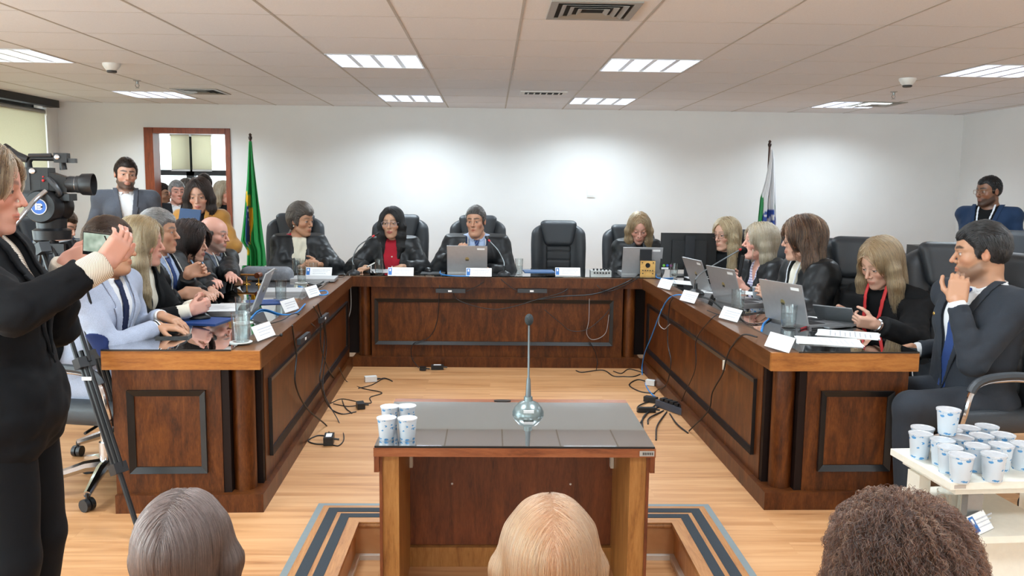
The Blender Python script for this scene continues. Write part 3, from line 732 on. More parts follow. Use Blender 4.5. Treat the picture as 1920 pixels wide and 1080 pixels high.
def strands(name, fn, V, N_, n, length, dirf, m, parent, rad=.0008, steps=12, lift=.004, wave=0., freq=40., seed=1, fade=.3, clump=0., sel=None, avoid=None):
    """fibres combed over the hair volume: each starts on the surface and follows it"""
    r = np.random.RandomState(seed)
    if sel is not None:
        ok = np.where(sel(V))[0]
        if len(ok) == 0: return None
    else: ok = np.arange(len(V))
    i = r.choice(ok, n); P = (V[i]+r.normal(0, .002, (n, 3))).astype(f4); off = r.uniform(.0, lift, n).astype(f4)
    L = length*r.uniform(1-fade, 1+fade*.5, n).astype(f4); st = (L/steps)[:, None]; out = [P.copy()]; e = 1.5e-3
    ph = r.uniform(0, 6.28, n).astype(f4)
    def grad(P, d0):
        g = np.stack([(fn(P+A(e, 0, 0))-d0), (fn(P+A(0, e, 0))-d0), (fn(P+A(0, 0, e))-d0)], 1)/e
        return g/np.maximum(np.linalg.norm(g, axis=1), 1e-6)[:, None]
    for k in range(steps):
        d0 = fn(P); g = grad(P, d0); t_ = dirf(P); nt = (t_*g).sum(1)[:, None]; tt = t_-g*nt; ln = np.linalg.norm(tt, axis=1)[:, None]
        tt = np.where(ln > .25, tt/np.maximum(ln, 1e-6), t_)
        P = P+tt*st
        d1 = fn(P); push = d1-off; P = P-g*np.where(push < .02, push, 0)[:, None]*.8
        if avoid is not None:
            a0 = avoid(P); ga = np.stack([(avoid(P+A(e, 0, 0))-a0), (avoid(P+A(0, e, 0))-a0), (avoid(P+A(0, 0, e))-a0)], 1)/e; P = P-ga*np.minimum(a0-.002, 0)[:, None]
        q = P
        if wave:
            sd = np.cross(tt, g); q = P+(sd*np.sin(ph+k*freq*st[:, 0])[:, None]+g*np.cos(ph*1.7+k*freq*1.1*st[:, 0])[:, None])*wave
        out.append(q.astype(f4))
    pts = np.stack(out, 1)
    cv = bpy.data.hair_curves.new(name); cv.add_curves([steps+1]*n)
    cv.position_data.foreach_set('vector', pts.reshape(-1).astype(f4))
    ra = cv.attributes.new('radius', 'FLOAT', 'POINT'); tap = np.linspace(1, .45, steps+1, dtype=f4)
    ra.data.foreach_set('value', np.tile(tap*rad, n))
    cv.materials.append(m); o = bpy.data.objects.new(name, cv); link(o, parent); o['kind'] = 'stuff'; return o
# ---- head
def head_parts(Q, h):
    """Q head-local points; returns the head distance"""
    X = np.abs(Q[:, 0]); S = np.stack([X, Q[:, 1], Q[:, 2]], 1)
    f = h['fem']; jw = h['jaw']
    d = ell(Q, (0, -.012, .032), (.074, .096, .090))
    d = smin(d, ell(Q, (0, .032, .036), (.060, .056, .060)), .02)
    d = smin(d, ell(Q, (0, .030, -.035), (.057*jw, .056, .082)), .02)
    d = smin(d, cone(S, A(.050*jw, .0, -.056), A(.016, .064, -.100), .020, .016-.002*f), .022)
    d = smin(d, sph(Q, (0, .073, -.099), .017-.002*f), .018)
    if h['jowl']: d = smin(d, ell(Q, (0, .035, -.10), (.05*h['jowl'], .045, .03)), .03)
    d = smin(d, ell(S, (.040, .050, -.020), (.025, .027, .023)), .02)
    d = smin(d, ell(Q, (0, .066, -.062), (.029, .027, .026)), .015)
    d = smin(d, cone(S, A(.010, .0865, .024), A(.047, .064, .024), .0085-.003*f, .008-.003*f), .012)
    d = smax(d, -ell(S, (.031, .098, .006), (.0165, .017, .0095)), .010)
    n = h['nose']
    d = smin(d, cone(Q, A(0, .083, .018), A(0, .1035+.004*n, -.026), .0068, .0100*n**.5), .008)
    d = smin(d, sph(S, (.0115, .0935, -.030), .0080), .006)
    E_ = h['eye']
    d = np.minimum(d, sph(S, (.031, .0735, .006), .0125))
    up = smax(sph(S, (.031, .0740, .0065), .0142), (.006+E_)-Q[:, 2], .002); d = np.minimum(d, up)
    lo = smax(sph(S, (.031, .0735, .0055), .0138), Q[:, 2]-(.006-.0052), .002); d = np.minimum(d, lo)
    d = smin(d, cone(S, A(.0, .0935, -.0575), A(.020, .085, -.0600), .0045, .0028), .0035)
    d = smin(d, cone(S, A(.0, .0925, -.0685), A(.017, .085, -.0660), .0058, .0032), .0035)
    if h['open']: d = smax(d, -ell(Q, (0, .097, -.064), (.013, .015, .0055*h['open'])), .002)
    ear = ell(S, (.0775, -.010, .0), (.0085, .018, .030)); ear = smax(ear, -ell(S, (.088, -.006, .002), (.008, .010, .018)), .004)
    d = smin(d, ear, .006)
    return d
def head_color(Q, h, base):
    X = np.abs(Q[:, 0]); S = np.stack([X, Q[:, 1], Q[:, 2]], 1); c = np.tile(np.array(base, f4), (len(Q), 1))
    def mixc(col, w): 
        nonlocal c
        c = c*(1-w[:, None])+np.array(col, f4)*w[:, None]
    st = lambda d, a, b: np.clip((b-d)/(b-a), 0, 1)
    front = Q[:, 1] > .03
    red = np.array(base)*np.array([1.05, .78, .74])
    mixc(red, .55*st(ell(S, (.042, .06, -.028), (.024, .03, .02)), -.01, .012)*front); mixc(red, .5*st(sph(Q, (0, .106, -.028), .012), -.004, .006)); mixc(red, .5*st(sph(S, (.08, -.008, 0), .03), -.01, .0))
    dk = np.array(base)*np.array([.72, .6, .56]); mixc(dk, (.18 if h['fem'] else .35)*st(ell(S, (.031, .082, .004), (.022, .012, .015)), -.003, .004)*front)
    if h['beard']:
        bd, bc = h['beard']; jz = np.interp(Q[:, 1], [-.02, .02, .05, .075, .1], [-.01, -.028, -.048, -.044, -.043])
        w = np.clip((jz-Q[:, 2])/.012, 0, 1)*(Q[:, 1] > -.025)*(Q[:, 2] > -.135)
        w *= 1-st(ell(Q, (0, .092, -.063), (.022, .012, .011)), -.001, .003)
        w = w*np.clip((Q[:, 2]+.135)/.03, 0, 1)*np.clip((Q[:, 1]+.025)/.03, 0, 1)
        mixc(bc, w*bd)
    br = cone(S, A(.013, .090, .0305), A(.034, .083, .0345), .0042, .0038); br = np.minimum(br, cone(S, A(.034, .083, .0345), A(.049, .068, .030), .0036, .0022))
    mixc(h['browc'], (.58 if h['fem'] else .85)*st(br, .0005 if h['fem'] else .001, .0036 if h['fem'] else .0045)*(Q[:, 1] > .05))
    lp = np.minimum(cone(S, A(.0, .0935, -.0575), A(.020, .085, -.0600), .0045, .0026), cone(S, A(.0, .0925, -.0685), A(.017, .085, -.0660), .0058, .0030))
    mixc(h['lip'], .9*st(lp, .0006, .0026))
    mixc(np.array(base)*.28, .8*st(ell(Q, (0, .094, -.0632), (.0195, .02, .0011)), -.0003, .0012)*front)
    mixc(np.array(base)*.25, .8*st(sph(S, (.0065, .099, -.0345), .0032), 0, .002))
    E_ = h['eye']; ez = .006
    es = np.abs(sph(S, (.031, .0735, .006), .0125)); on = (es < .0013) & (Q[:, 2] < ez+E_+.0005) & (Q[:, 2] > ez-.006) & (Q[:, 1] > .078)
    mixc((.50, .47, .45), on.astype(f4))
    gx, gz = h['gaze']; sx = np.where(Q[:, 0] < 0, -1, 1); ir = np.hypot(Q[:, 0]-(sx*.031+gx), Q[:, 2]-(ez+gz))
    mixc(h['iris'], on*st(ir, .0058, .0070)); mixc((.008, .008, .008), on*st(ir, .0026, .0038))
    lid = np.abs(Q[:, 2]-(ez+E_)) ; ring = (sph(S, (.031, .0735, .006), .0148) < .0012) & (Q[:, 1] > .074)
    mixc(h['lash'], ring*st(lid, .0007, .0022)*.85)
    return c
# ---- body
def unit(v):
    v = np.asarray(v, f4); return v/max(1e-9, np.linalg.norm(v))
def ik(S, W, L1, L2, pole):
    d = W-S; D = np.linalg.norm(d); mx = (L1+L2)*.995
    if D > mx: W = S+d/D*mx; D = mx
    a = (L1*L1-L2*L2+D*D)/(2*D); hgt = math.sqrt(max(0, L1*L1-a*a)); u = d/np.linalg.norm(d); p = np.asarray(pole, f4); p = unit(p-u*(p@u))
    return S+u*a+p*hgt, W
def hand_prims(W, f, n, side, sc, curl, spread=.0, thumb=1.0, cf=None):
    """list of (a,b,ra,rb) capsules + palm; f finger direction, n palm normal, side = towards the thumb"""
    f, n = unit(f), np.asarray(n, f4); n = unit(n-f*(n@f)); s = np.cross(n, f) if True else None; s = unit(s)
    if s@side < 0: s = -s
    out = []; cs = cf or (curl,)*4
    for k, (o, L, r) in enumerate(zip((.030, .0105, -.0095, -.0285), (.072, .080, .074, .058), (.0086, .0088, .0084, .0076))):
        p = W+f*(.088-(.004 if k in (0, 3) else 0)-(.006 if k == 3 else 0))*sc+s*o*sc; d = unit(f+s*o*spread*8); c = cs[k]
        for q, (lf, cc) in enumerate(zip((.46, .31, .23), (.75, 1., .7))):
            ang = c*cc; d = unit(d*math.cos(ang)+n*math.sin(ang)*1.0) if q == 0 else unit(d*math.cos(ang)+unit(n-d*(n@d))*math.sin(ang)) if abs(n@unit(d)) < .97 else unit(d*math.cos(ang)-f*math.sin(ang))
            e = p+d*L*lf*sc; r0, r1 = r*sc*(1-.1*q), r*sc*(.92-.1*q); out.append((p, e, r0, r1)); p = e
    p = W+f*.022*sc+s*.026*sc+n*.006*sc; d = unit(s*.75*thumb+f*.7+n*.35)
    for q, (L, r) in enumerate(zip((.044, .034, .027), (.0125, .0105, .0092))):
        e = p+d*L*sc; out.append((p, e, r*sc, r*.9*sc)); p = e; d = unit(d+f*.35-s*.30*thumb+n*.15)
    return out, (W+f*.045*sc, np.stack([s, f, n], 1), (.041*sc, .050*sc, .0145*sc))
def hand_sdf(P, prims, palm, sc):
    c, R, hf = palm; out = np.linalg.norm(P-(c+R[:, 1]*.03), axis=1)-.02; near = out < .13*sc+.02
    o = np.maximum(out-.11, .02)
    if near.any():
        q = P[near]; d = rbox(q, c, hf, .0140*sc, R)
        for i in range(0, 12, 3):
            e = None
            for a, b, ra, rb in prims[i:i+3]:
                x = cone(q, a, b, ra, rb); e = x if e is None else smin(e, x, .004)
            d = smin(d, e, .007*sc)
        e = None
        for a, b, ra, rb in prims[12:]:
            x = cone(q, a, b, ra, rb); e = x if e is None else smin(e, x, .006)
        d = smin(d, e, .012*sc); o[near] = d
    return o
SKIN = dict(fair=(206, 160, 138), pink=(212, 158, 140), tan=(186, 138, 108), olive=(192, 148, 120), brown=(128, 88, 66), warm=(200, 150, 122))
def lin(c): return np.array(srgb(*c)[:3], f4)
class Person: pass
def person(label, head, face, sex='m', hyaw=None, pitch=0, roll=0, lean=6, sway=0, pose='sit', s=None, hs=1., RH=None, LH=None, hands=('rest', 'rest'), skin='fair',
           hair=None, hairc=None, outfit=None, jaw=1., nose=1., eye=.0032, beard=None, lip=None, browc=(50, 38, 30), opn=0, jowl=0, gaze=(0, -.0005), iris=(60, 38, 22), fat=1., shw=1., res=.0042, hres=None, poleR=None, poleL=None,
           fdir=(None, None), pnorm=(None, None), fine_hands=True, group=None, glasses=None, floor=0., nails=None, extras=(), hand_sc=None, foot=None, earring=None, bust=1., elbow_out=.55, wid=1.0, lashes=None, nohand=False, arms_n=2, name='person'):
    fem = 1 if sex == 'f' else 0
    s = s or (1. if not fem else .93); th = math.radians(face)+PI
    hw = np.array(at(*head)) if not isinstance(head, Vector) else np.array(head)
    # local skeleton, hip at origin of the torso frame
    Rt = rotm(-math.radians(lean), math.radians(sway), 0)
    hy = math.radians((hyaw if hyaw is not None else face)-face)
    Rh = rotm(0, 0, hy) @ rotm(-math.radians(pitch), math.radians(roll), 0)
    neck0 = Rt @ A(0, -.012, .485*s); hc = neck0+rotm(-math.radians(lean*.6+pitch*.35), math.radians(sway+roll*.3), hy*.6) @ A(0, .030*s, .150*s)
    c_, s_ = math.cos(th), math.sin(th); Rw = np.array([[c_, -s_, 0], [s_, c_, 0], [0, 0, 1]])
    o3 = hw-Rw @ hc
    hipz = o3[2]-floor; root = thing(name, label, 'person', (o3[0], o3[1], floor), th, group)
    hip = A(0, 0, hipz); loc = lambda w: (Rw.T @ (np.array(w, float)-np.array([o3[0], o3[1], floor]))).astype(f4)
    ldir = lambda w: (Rw.T @ np.array(w, float)).astype(f4)
    p = Person(); p.root, p.hip, p.Rt, p.Rh, p.hc, p.hs, p.s, p.fem, p.shw, p.fat = root, hip, Rt, Rh, hip+hc, hs, s, fem, shw, fat
    p.neck0 = hip+neck0; T = lambda *v: (hip+Rt @ (A(*v)*s)).astype(f4); p.T = T
    sw = (.185 if not fem else .160)*shw; p.sw = sw
    p.hands = []; p.arms = []
    L1, L2 = .295*s, .255*s
    for k, (sd, tgt) in enumerate(((1, RH), (-1, LH))):
        S = T(sd*(sw-.010), -.005, .438)
        if tgt is None: W = T(sd*(sw+.06), .03, -.10) if pose == 'stand' else T(sd*.16, .30, -.03)
        else: W = loc(tgt)
        pole = (poleR, poleL)[k]; pole = A(sd*elbow_out, -.35, -.9) if pole is None else A(*pole)
        E, W = ik(S, W, L1, L2, pole); fd = unit(W-E)
        hp_ = hands[k]; f = ldir(fdir[k]) if fdir[k] is not None else None; n = ldir(pnorm[k]) if pnorm[k] is not None else None
        if f is None:
            f = unit(A(fd[0], fd[1], fd[2]*.25)) if hp_ in ('rest', 'flat') else fd
        if n is None: n = A(0, 0, -1) if hp_ in ('rest', 'flat', 'pen') else A(-sd, 0, -.25)
        curl = dict(rest=.32, flat=.12, fist=1.35, grip=1.0, clasp=.75, pen=.75, pinch=.6, relaxed=.45, open=.2)[hp_]
        hsz = hand_sc or (.98 if not fem else .90)*s
        side = np.cross(f, n)*(1 if sd > 0 else -1)
        side = ldir((0, 0, 1)) if hp_ in ('clasp', 'grip') and abs(n[2]) < .6 else unit(np.cross(n, f))*sd
        pr_, pl_ = hand_prims(W, f, n, side, hsz, curl, .02 if hp_ in ('rest', 'flat', 'open') else 0., 1. if hp_ not in ('fist', 'pen') else .4)
        p.arms.append((S, E, W, fd)); p.hands.append((pr_, pl_, hsz, f))
    # legs
    p.legs = []
    for k, sd in enumerate((1, -1)):
        Hj = hip+A(sd*.088*s, 0, -.02)
        if pose == 'sit': Kn = hip+A(sd*.12*s, .40*s, min(.0, .50-hipz)+.02); F_ = A(Kn[0], Kn[1]-.02, .08)
        else: Kn = hip+A(sd*.10*s, .03, -hipz*.48); F_ = A(sd*.105*s, -.02, .085)
        p.legs.append((Hj, Kn, F_))
    H = dict(fem=fem, jaw=jaw*(.92 if fem else 1), nose=nose*(.86 if fem else 1), eye=eye, open=opn, jowl=jowl, beard=(beard[0], lin(beard[1])) if beard else None, browc=lin(browc), lip=lin(lip) if lip is not None else lin(SKIN[skin])*np.array([.9, .58, .55], f4), gaze=gaze, iris=lin(iris), lash=lin(lashes or ((30, 22, 18) if fem else (90, 62, 48))))
    p.H = H
    inv = 1/hs
    def toH(P): q = ((P-p.hc) @ Rh)*inv; q[:, 0] /= wid; return q
    p.toH = toH
    def torso(P, off=0.):
        q = ((P-hip) @ Rt)/s; X = np.abs(q[:, 0]); S = np.stack([X, q[:, 1], q[:, 2]], 1); fx = fat
        d = ell(q, (0, 0, .0), (.165*fx, .125*fx, .125)); d = smin(d, ell(q, (0, .008*fx, .16), (.142*fx, .108*fx, .17)), .06)
        d = smin(d, ell(q, (0, .0, .33), (.155*shw*fx**.5, .110*fx**.5, .17)), .06)
        if fem: d = smin(d, ell(S, (.070, .085, .30), (.062*bust, .055*bust, .062)), .04)
        else: d = smin(d, ell(S, (.07, .07, .345), (.075, .05, .065)), .04)
        d = smin(d, cone(S, A(0, -.005, .425), A(sw/1., -.005, .438), .062, .058), .05)
        d = smin(d, cone(S, A(.02, -.018, .50), A(.13*shw, -.012, .452), .042, .036), .035)
        return d*s-off
    def armd(P, k, ro=(0, 0, 0), cut=0.):
        S, E, W, fd = p.arms[k]; q = (.93 if fem else 1.)*s
        W2 = W-fd*cut
        d = smin(cone(P, S, E, .049*q+ro[0], .042*q+ro[1]), cone(P, E, W2, .043*q+ro[1], .029*q+ro[2]), .02)
        return smax(d, (P-W2)@fd, .006)
    def legd(P, k, off=0.):
        a, b, c = p.legs[k]; return smin(cone(P, a, b, .088*s*fat**.5+off, .060*s+off), cone(P, b, c, .060*s+off, .042*s+off), .02)
    p.torso, p.armd, p.legd = torso, armd, legd
    nb = p.neck0+Rt @ A(0, .0, -.02); nt = p.hc+Rh @ (A(0, -.028, -.060)*hs); p.nb, p.nt = nb, nt; nr = (.057 if not fem else .046)*hs
    if not fem and fat > 1.08: nr *= 1.08
    def body(P):
        d = torso(P)
        d = smin(d, cone(P, nb, nt, nr*1.08, nr), .035)
        q = np.linalg.norm(P-p.hc, axis=1); near = q < .24
        if near.any():
            e = head_parts(toH(P[near]), H)*hs; d2 = d[near]; d[near] = smin(d2, e, .018)
        for k in range(2):
            S, E, W, fd = p.arms[k]; qd = (.93 if fem else 1.)*s
            a = smin(cone(P, S, E, .050*qd, .040*qd), cone(P, E, W, .040*qd, .026*qd), .02); pr_, pl_, hz, f = p.hands[k]
            if not nohand: a = smin(a, hand_sdf(P, pr_, pl_, hz), .012)
            d = smin(d, a, .012)
            d = smin(d, smin(legd(P, k), cone(P, p.legs[k][2]-A(0, .0, .03), p.legs[k][2]+A(0, .15*s, -.045), .036, .03), .02), .02)
        return d
    base = lin(SKIN[skin]); p.base = base
    def col(V):
        c = np.tile(base, (len(V), 1)); q = np.linalg.norm(V-p.hc, axis=1); m = q < .2*hs
        c[m] = head_color(toH(V[m]), H, base)
        for k in range(2):
            pr_, pl_, hz, f = p.hands[k]
            for i in (2, 5, 8, 11, 14):
                a, b, ra, rb = pr_[i]; dd = np.linalg.norm(V-b, axis=1); w = np.clip((.011-dd)/.006, 0, 1)*.5
                tc = lin(nails) if nails is not None else base*np.array([1.08, .82, .78], f4); c = c*(1-w[:, None]*(1.7 if nails is not None else 1))+tc*w[:, None]*(1.7 if nails is not None else 1)
        return np.clip(c, 0, 1)
    pts = [p.hc+A(0, 0, .15), p.hc-A(.15, .15, 0), p.hc+A(.15, .15, 0)]+[x for l in p.legs for x in (l[2]+A(.1, .25, -.13), l[1]-A(.1, .1, .1), l[1]+A(.1, .15, .1))]+[x for a in p.arms for x in (a[1]-A(.08, .08, .08), a[1]+A(.08, .08, .08), a[2]-A(.2, .2, .2), a[2]+A(.2, .2, .2))]+[hip-A(.24, .24, .2), hip+A(.24, .24, .2), p.T(0, 0, .45)-A(.26, .18, .1), p.T(0, 0, .45)+A(.26, .18, .1)]
    lo, hi = np.min(pts, 0), np.max(pts, 0); p.lo, p.hi = lo, hi
    fn = [[], [], []]
    for q in range(3): fn[q].append((p.hc[q]-.13*hs, p.hc[q]+.13*hs, res))
    if fine_hands and not nohand:
        for k in range(2):
            c = p.hands[k][1][0]
            for q in range(3): fn[q].append((c[q]-.11, c[q]+.11, hres or .0055))
    p.body = sdf_obj('body', body, lo, hi, .015, m_skin, root, fn, 1, col)
    p.bodyfn = body
    for o_ in (outfit or ()): o_(p)
    if hair: hair(p, hairc)
    if glasses: make_glasses(p, glasses)
    if earring: 
        bm = BM()
        for sd in (-1, 1):
            c = p.hc+Rh @ (A(sd*.079*wid, -.008, -.036)*hs); ball(bm, c, earring[0], 10)
        obj('earrings', bm, earring[1], root, smooth=True)
    for e in extras: e(p)
    return p
m_silver = plain('silver', (190, 190, 192), .25, .9); m_gold = plain('gold', (190, 150, 80), .3, .9); m_pearl = plain('pearl', (225, 220, 210), .3)
def make_glasses(p, spec):
    colr, w, hh, thick = spec; M = Matrix(p.Rh.tolist()).to_4x4(); M.translation = Vector(p.hc.tolist()); M = M @ Matrix.Scale(p.hs, 4)
    bm = BM()
    for sd in (-1, 1):
        ring = [(sd*.033+w*math.copysign(abs(math.cos(a))**.7, math.cos(a)), .1015-.12*abs(sd*.033+w*math.cos(a))**1.0*.25-.9*max(0, abs(sd*.033+w*math.cos(a))-.03)*.3, .004+hh*math.copysign(abs(math.sin(a))**.7, math.sin(a))) for a in [2*PI*k/20 for k in range(21)]]
        tube(bm, [M @ Vector(r) for r in ring], thick*p.hs, 6, False)
        tube(bm, [M @ Vector(q) for q in ((sd*.055, .094, .010), (sd*.072, .07, .012), (sd*.078, .0, .012), (sd*.078, -.012, .0))], thick*p.hs, 6)
    tube(bm, [M @ Vector(q) for q in ((-.011, .102, .008), (0, .105, .011), (.011, .102, .008))], thick*p.hs, 6)
    g = obj('glasses', bm, colr, p.root, smooth=True)
# ---- clothing
def folds(P, freq, seed=0):
    """cloth creases: sharp valleys between soft ridges, about -.5..1"""
    a = wob(P, freq, seed, 3); b = wob(P+.03*a[:, None], freq*1.9, seed+4, 3)
    return (np.abs(a)**.8+.5*np.abs(b)**.8)*1.1-.75
def torso_q(p, P): return ((P-p.hip) @ p.Rt)/p.s
def ext(p, pad=.06): return p.lo-pad, p.hi+pad
def vcut(p, P, vw, zb, zn=.50):
    q = torso_q(p, P); v = vw*np.clip((q[:, 2]-zb)/(zn-zb), 0, 1.4); vd = np.abs(q[:, 0])-v
    return np.maximum(np.maximum(vd, -(q[:, 1]-.02)), zb-q[:, 2]-.0)*p.s
def neckhole(p, P, r): return cone(P, p.nb-(p.nt-p.nb)*.3, p.nt+(p.nt-p.nb)*.5, r*1.08, r*.98)
def upper(name, m, off=.016, vw=.085, zb=.10, sleeves=True, ro=(.012, .012, .012), cut=.02, hem=-.17, wr=.004, wf=26, neck=.066, step=.010, flare=0., pleat=0., seed=0, topz=.515, cape=0., sub=None, mono=False, slit=.004, longhem=None):
    """a jacket / blouse / robe body with sleeves"""
    def mk(p):
        def base(P):
            d = p.torso(P, off); q = torso_q(p, P)
            if flare: d = d-flare*np.clip((.25-q[:, 2])/.4, 0, 1)
            if cape: 
                S = np.stack([np.abs(q[:, 0]), q[:, 1], q[:, 2]], 1); d = smin(d, ell(S, (p.sw*.93, -.005, .40), (.085+cape, .095+cape, .075+cape))*p.s, .03)
            if longhem:
                for k in (0, 1):
                    a, b, c = p.legs[k]; d = smin(d, cone(P, a, a+(b-a)*longhem, .105*p.s+off, .085*p.s+off), .06)
            return d
        def fn(P):
            d = base(P)
            q = torso_q(p, P); arms = None
            if sleeves:
                arms = np.minimum(p.armd(P, 0, ro, cut), p.armd(P, 1, ro, cut))
                arms = arms-folds(P*A(1, 1, 1.25), wf*1.5, seed+5)*wr*1.1
            w = -folds(P, wf, seed)*wr*.8+wob(P, wf*2.3, seed+3)*wr*.3
            if pleat: w = w+pleat*np.sin(q[:, 0]*120+3*q[:, 2])*np.clip((.43-q[:, 2])/.1, 0, 1)
            d = d+w
            if vw: d = smax(d, -vcut(p, P, vw, zb), .003)
            d = smax(d, -neckhole(p, P, neck), .004)
            if arms is not None: d = smin(d, arms, .025)
            if not longhem: d = smax(d, (hem-q[:, 2])*p.s, .01)
            else: d = np.maximum(d, -(P[:, 2]-.30))
            d = smax(d, (q[:, 2]-topz)*p.s, .006)
            return d
        p.outer = base; p.outer_off = off; lo, hi = ext(p)
        o = sdf_obj(name, fn, lo, hi, step, m, p.root); return o
    return mk
def shell_strip(name, m, region, lift=.006, th=.004, step=.005, zr=(-.2, .56), base=None, xr=.22, parent_body=True):
    """a thin layer lying on the last garment, kept where region(q) < 0 (torso coordinates)"""
    def mk(p):
        b = base(p) if base else p.outer
        def fn(P):
            q = torso_q(p, P); d = np.abs(b(P)-lift)-th; d = np.maximum(d, np.maximum(region(q)*p.s, -(q[:, 1]-.0)*p.s)); return d
        c0 = p.T(0, .08, (zr[0]+zr[1])/2); hz = (zr[1]-zr[0])/2*p.s; lo = c0-A(xr+.05, .25, hz+.06); hi = c0+A(xr+.05, .30, hz+.06)
        return sdf_obj(name, fn, lo, hi, step, m, p.root)
    return mk
def lapels(m, vw, zb, w=.045, zn=.50, notch=.38):
    def region(q):
        z = q[:, 2]; v = vw*np.clip((z-zb)/(zn-zb), 0, 1.4); x = np.abs(q[:, 0]); ww = w*np.clip((z-zb)/(notch-zb), .0, 1)*np.where(z > notch, .72, 1.)
        return np.maximum(np.maximum(v-.004-x, x-(v+ww)), np.maximum(zb-z, z-.53))
    return shell_strip('lapels', m, region, .005, .004, .005, (zb, .53))
def shirt(m, off=.006, collar=True, zlow=.0, name='shirt', vneck=None, cuffs=None, stripes=None):
    def mk(p):
        def fn(P):
            d = p.torso(P, off); q = torso_q(p, P); d = smax(d, -neckhole(p, P, .049 if p.fem else .058), .003); d = smax(d, (zlow-q[:, 2])*p.s, .004)
            if vneck: d = smax(d, -vcut(p, P, *vneck), .002)
            return smax(d, (q[:, 2]-.53)*p.s, .003)
        lo, hi = ext(p); o = sdf_obj(name, fn, lo, hi, .010, m, p.root, ((), (), ()))
        p.shirtfn = lambda P: p.torso(P, off)
        if collar:
            ax = unit(p.nt-p.nb); r0 = (.057 if not p.fem else .048)*p.hs*(1.08 if p.fat > 1.08 else 1)
            up0 = p.nb+ax*.015; fwd = unit(p.Rt @ A(0, 1, 0)-ax*((p.Rt @ A(0, 1, 0))@ax)); rt = np.cross(fwd, ax)
            def cf(P):
                v = P-up0; hgt = v@ax; fx = v@rt; fy = v@fwd
                r = np.sqrt(fx*fx+fy*fy)
                top = .052-.030*np.clip(fy/.06, 0, 1); tilt = .25*np.clip(hgt, -.05, .1)
                d = np.abs(r-(r0*1.10+.004-tilt*.25))-.0035
                d = np.maximum(d, np.maximum(hgt-top, -(hgt+.005)))
                # fold-over leaf with points
                leaf = np.abs(r-(r0*1.12+.012+.30*np.clip(.04-hgt, 0, .08)))-.003
                low = .002-.045*np.clip(fy/.06, 0, 1)*np.clip((np.abs(fx))/.03, 0, 1)
                leaf = np.maximum(leaf, np.maximum(hgt-top*.98, low-hgt)); leaf = np.maximum(leaf, np.where(fy > 0, .010+.55*np.clip(.035-hgt, 0, .1)-np.abs(fx), -1))
                return np.minimum(d, leaf)
            sdf_obj('collar', cf, up0-.13, up0+.13, .0045, m, p.root)
        if cuffs: shirt_cuffs(p, m if cuffs is True else cuffs)
        return o
    return mk
def shirt_cuffs(p, m, ln=.03, r=.0, ks=(0, 1)):
    for k in ks:
        S, E, W, fd = p.arms[k]; W0 = W-fd*(.022+ln); W1 = W+fd*.002
        rr = .036*p.s*(.93 if p.fem else 1)+r
        fn = lambda P: smax(smax(cone(P, W0, W1, rr, rr*.95), (P-W1)@fd, .003), -((P-W0)@fd), .003)+.001*wob(P, 120, 2)
        sdf_obj('shirt_cuff', fn, np.minimum(W0, W1)-.06, np.maximum(W0, W1)+.06, .005, m, p.root)
def tie(m, zlow=.05, w=.032, knot=True):
    def mk(p):
        b = p.shirtfn
        def region(q):
            z = q[:, 2]; ww = np.interp(z, [zlow, .15, .40, .455, .47, .5], [w*1.05, w, w*.55, w*.42, w*.60, w*.68]); return np.maximum(np.abs(q[:, 0])-ww, np.maximum(zlow-z, z-.490))
        o = shell_strip('necktie', m, region, .007, .005, .0045, (zlow, .5), lambda p: b, .08)(p)
    return mk
def trousers(m, off=.012, step=.014, shoes=True, mshoe=None, wr=.004):
    def mk(p):
        def fn(P):
            d = np.minimum(p.legd(P, 0, off), p.legd(P, 1, off)); q = torso_q(p, P); pel = ell(q, (0, 0, -.01), (.168*p.fat, .128*p.fat, .125))*p.s-off
            d = smin(d, smax(pel, (q[:, 2]-.12)*p.s, .01), .03)+wob(P, 22, 4)*wr
            return smax(d, -(P[:, 2]-.07), .006)
        lo, hi = ext(p); sdf_obj('trousers', fn, lo, hi, step, m, p.root)
        if shoes:
            for k in (0, 1):
                c = p.legs[k][2]; fn2 = lambda P: smax(smin(cone(P, c-A(0, .02, .035), c+A(0, .17*p.s, -.048), .043, .036), cone(P, c, c-A(0, .0, .04), .045, .045), .02), -(P[:, 2]-.002), .005)
                sdf_obj('shoe', fn2, c-A(.09, .12, .12), c+A(.09, .28, .09), .010, mshoe or m_blackpl, p.root)
    return mk
def sleeves_only(name, m, ro, cut, wr=.003, a=0.):
    def mk(p):
        for k in (0, 1):
            S, E, W, fd = p.arms[k]
            fn = lambda P: p.armd(P, k, ro, cut)+wob(P, 40, 2)*wr
            sdf_obj(name, fn, np.min([S, E, W], 0)-.1, np.max([S, E, W], 0)+.1, .009, m, p.root)
    return mk
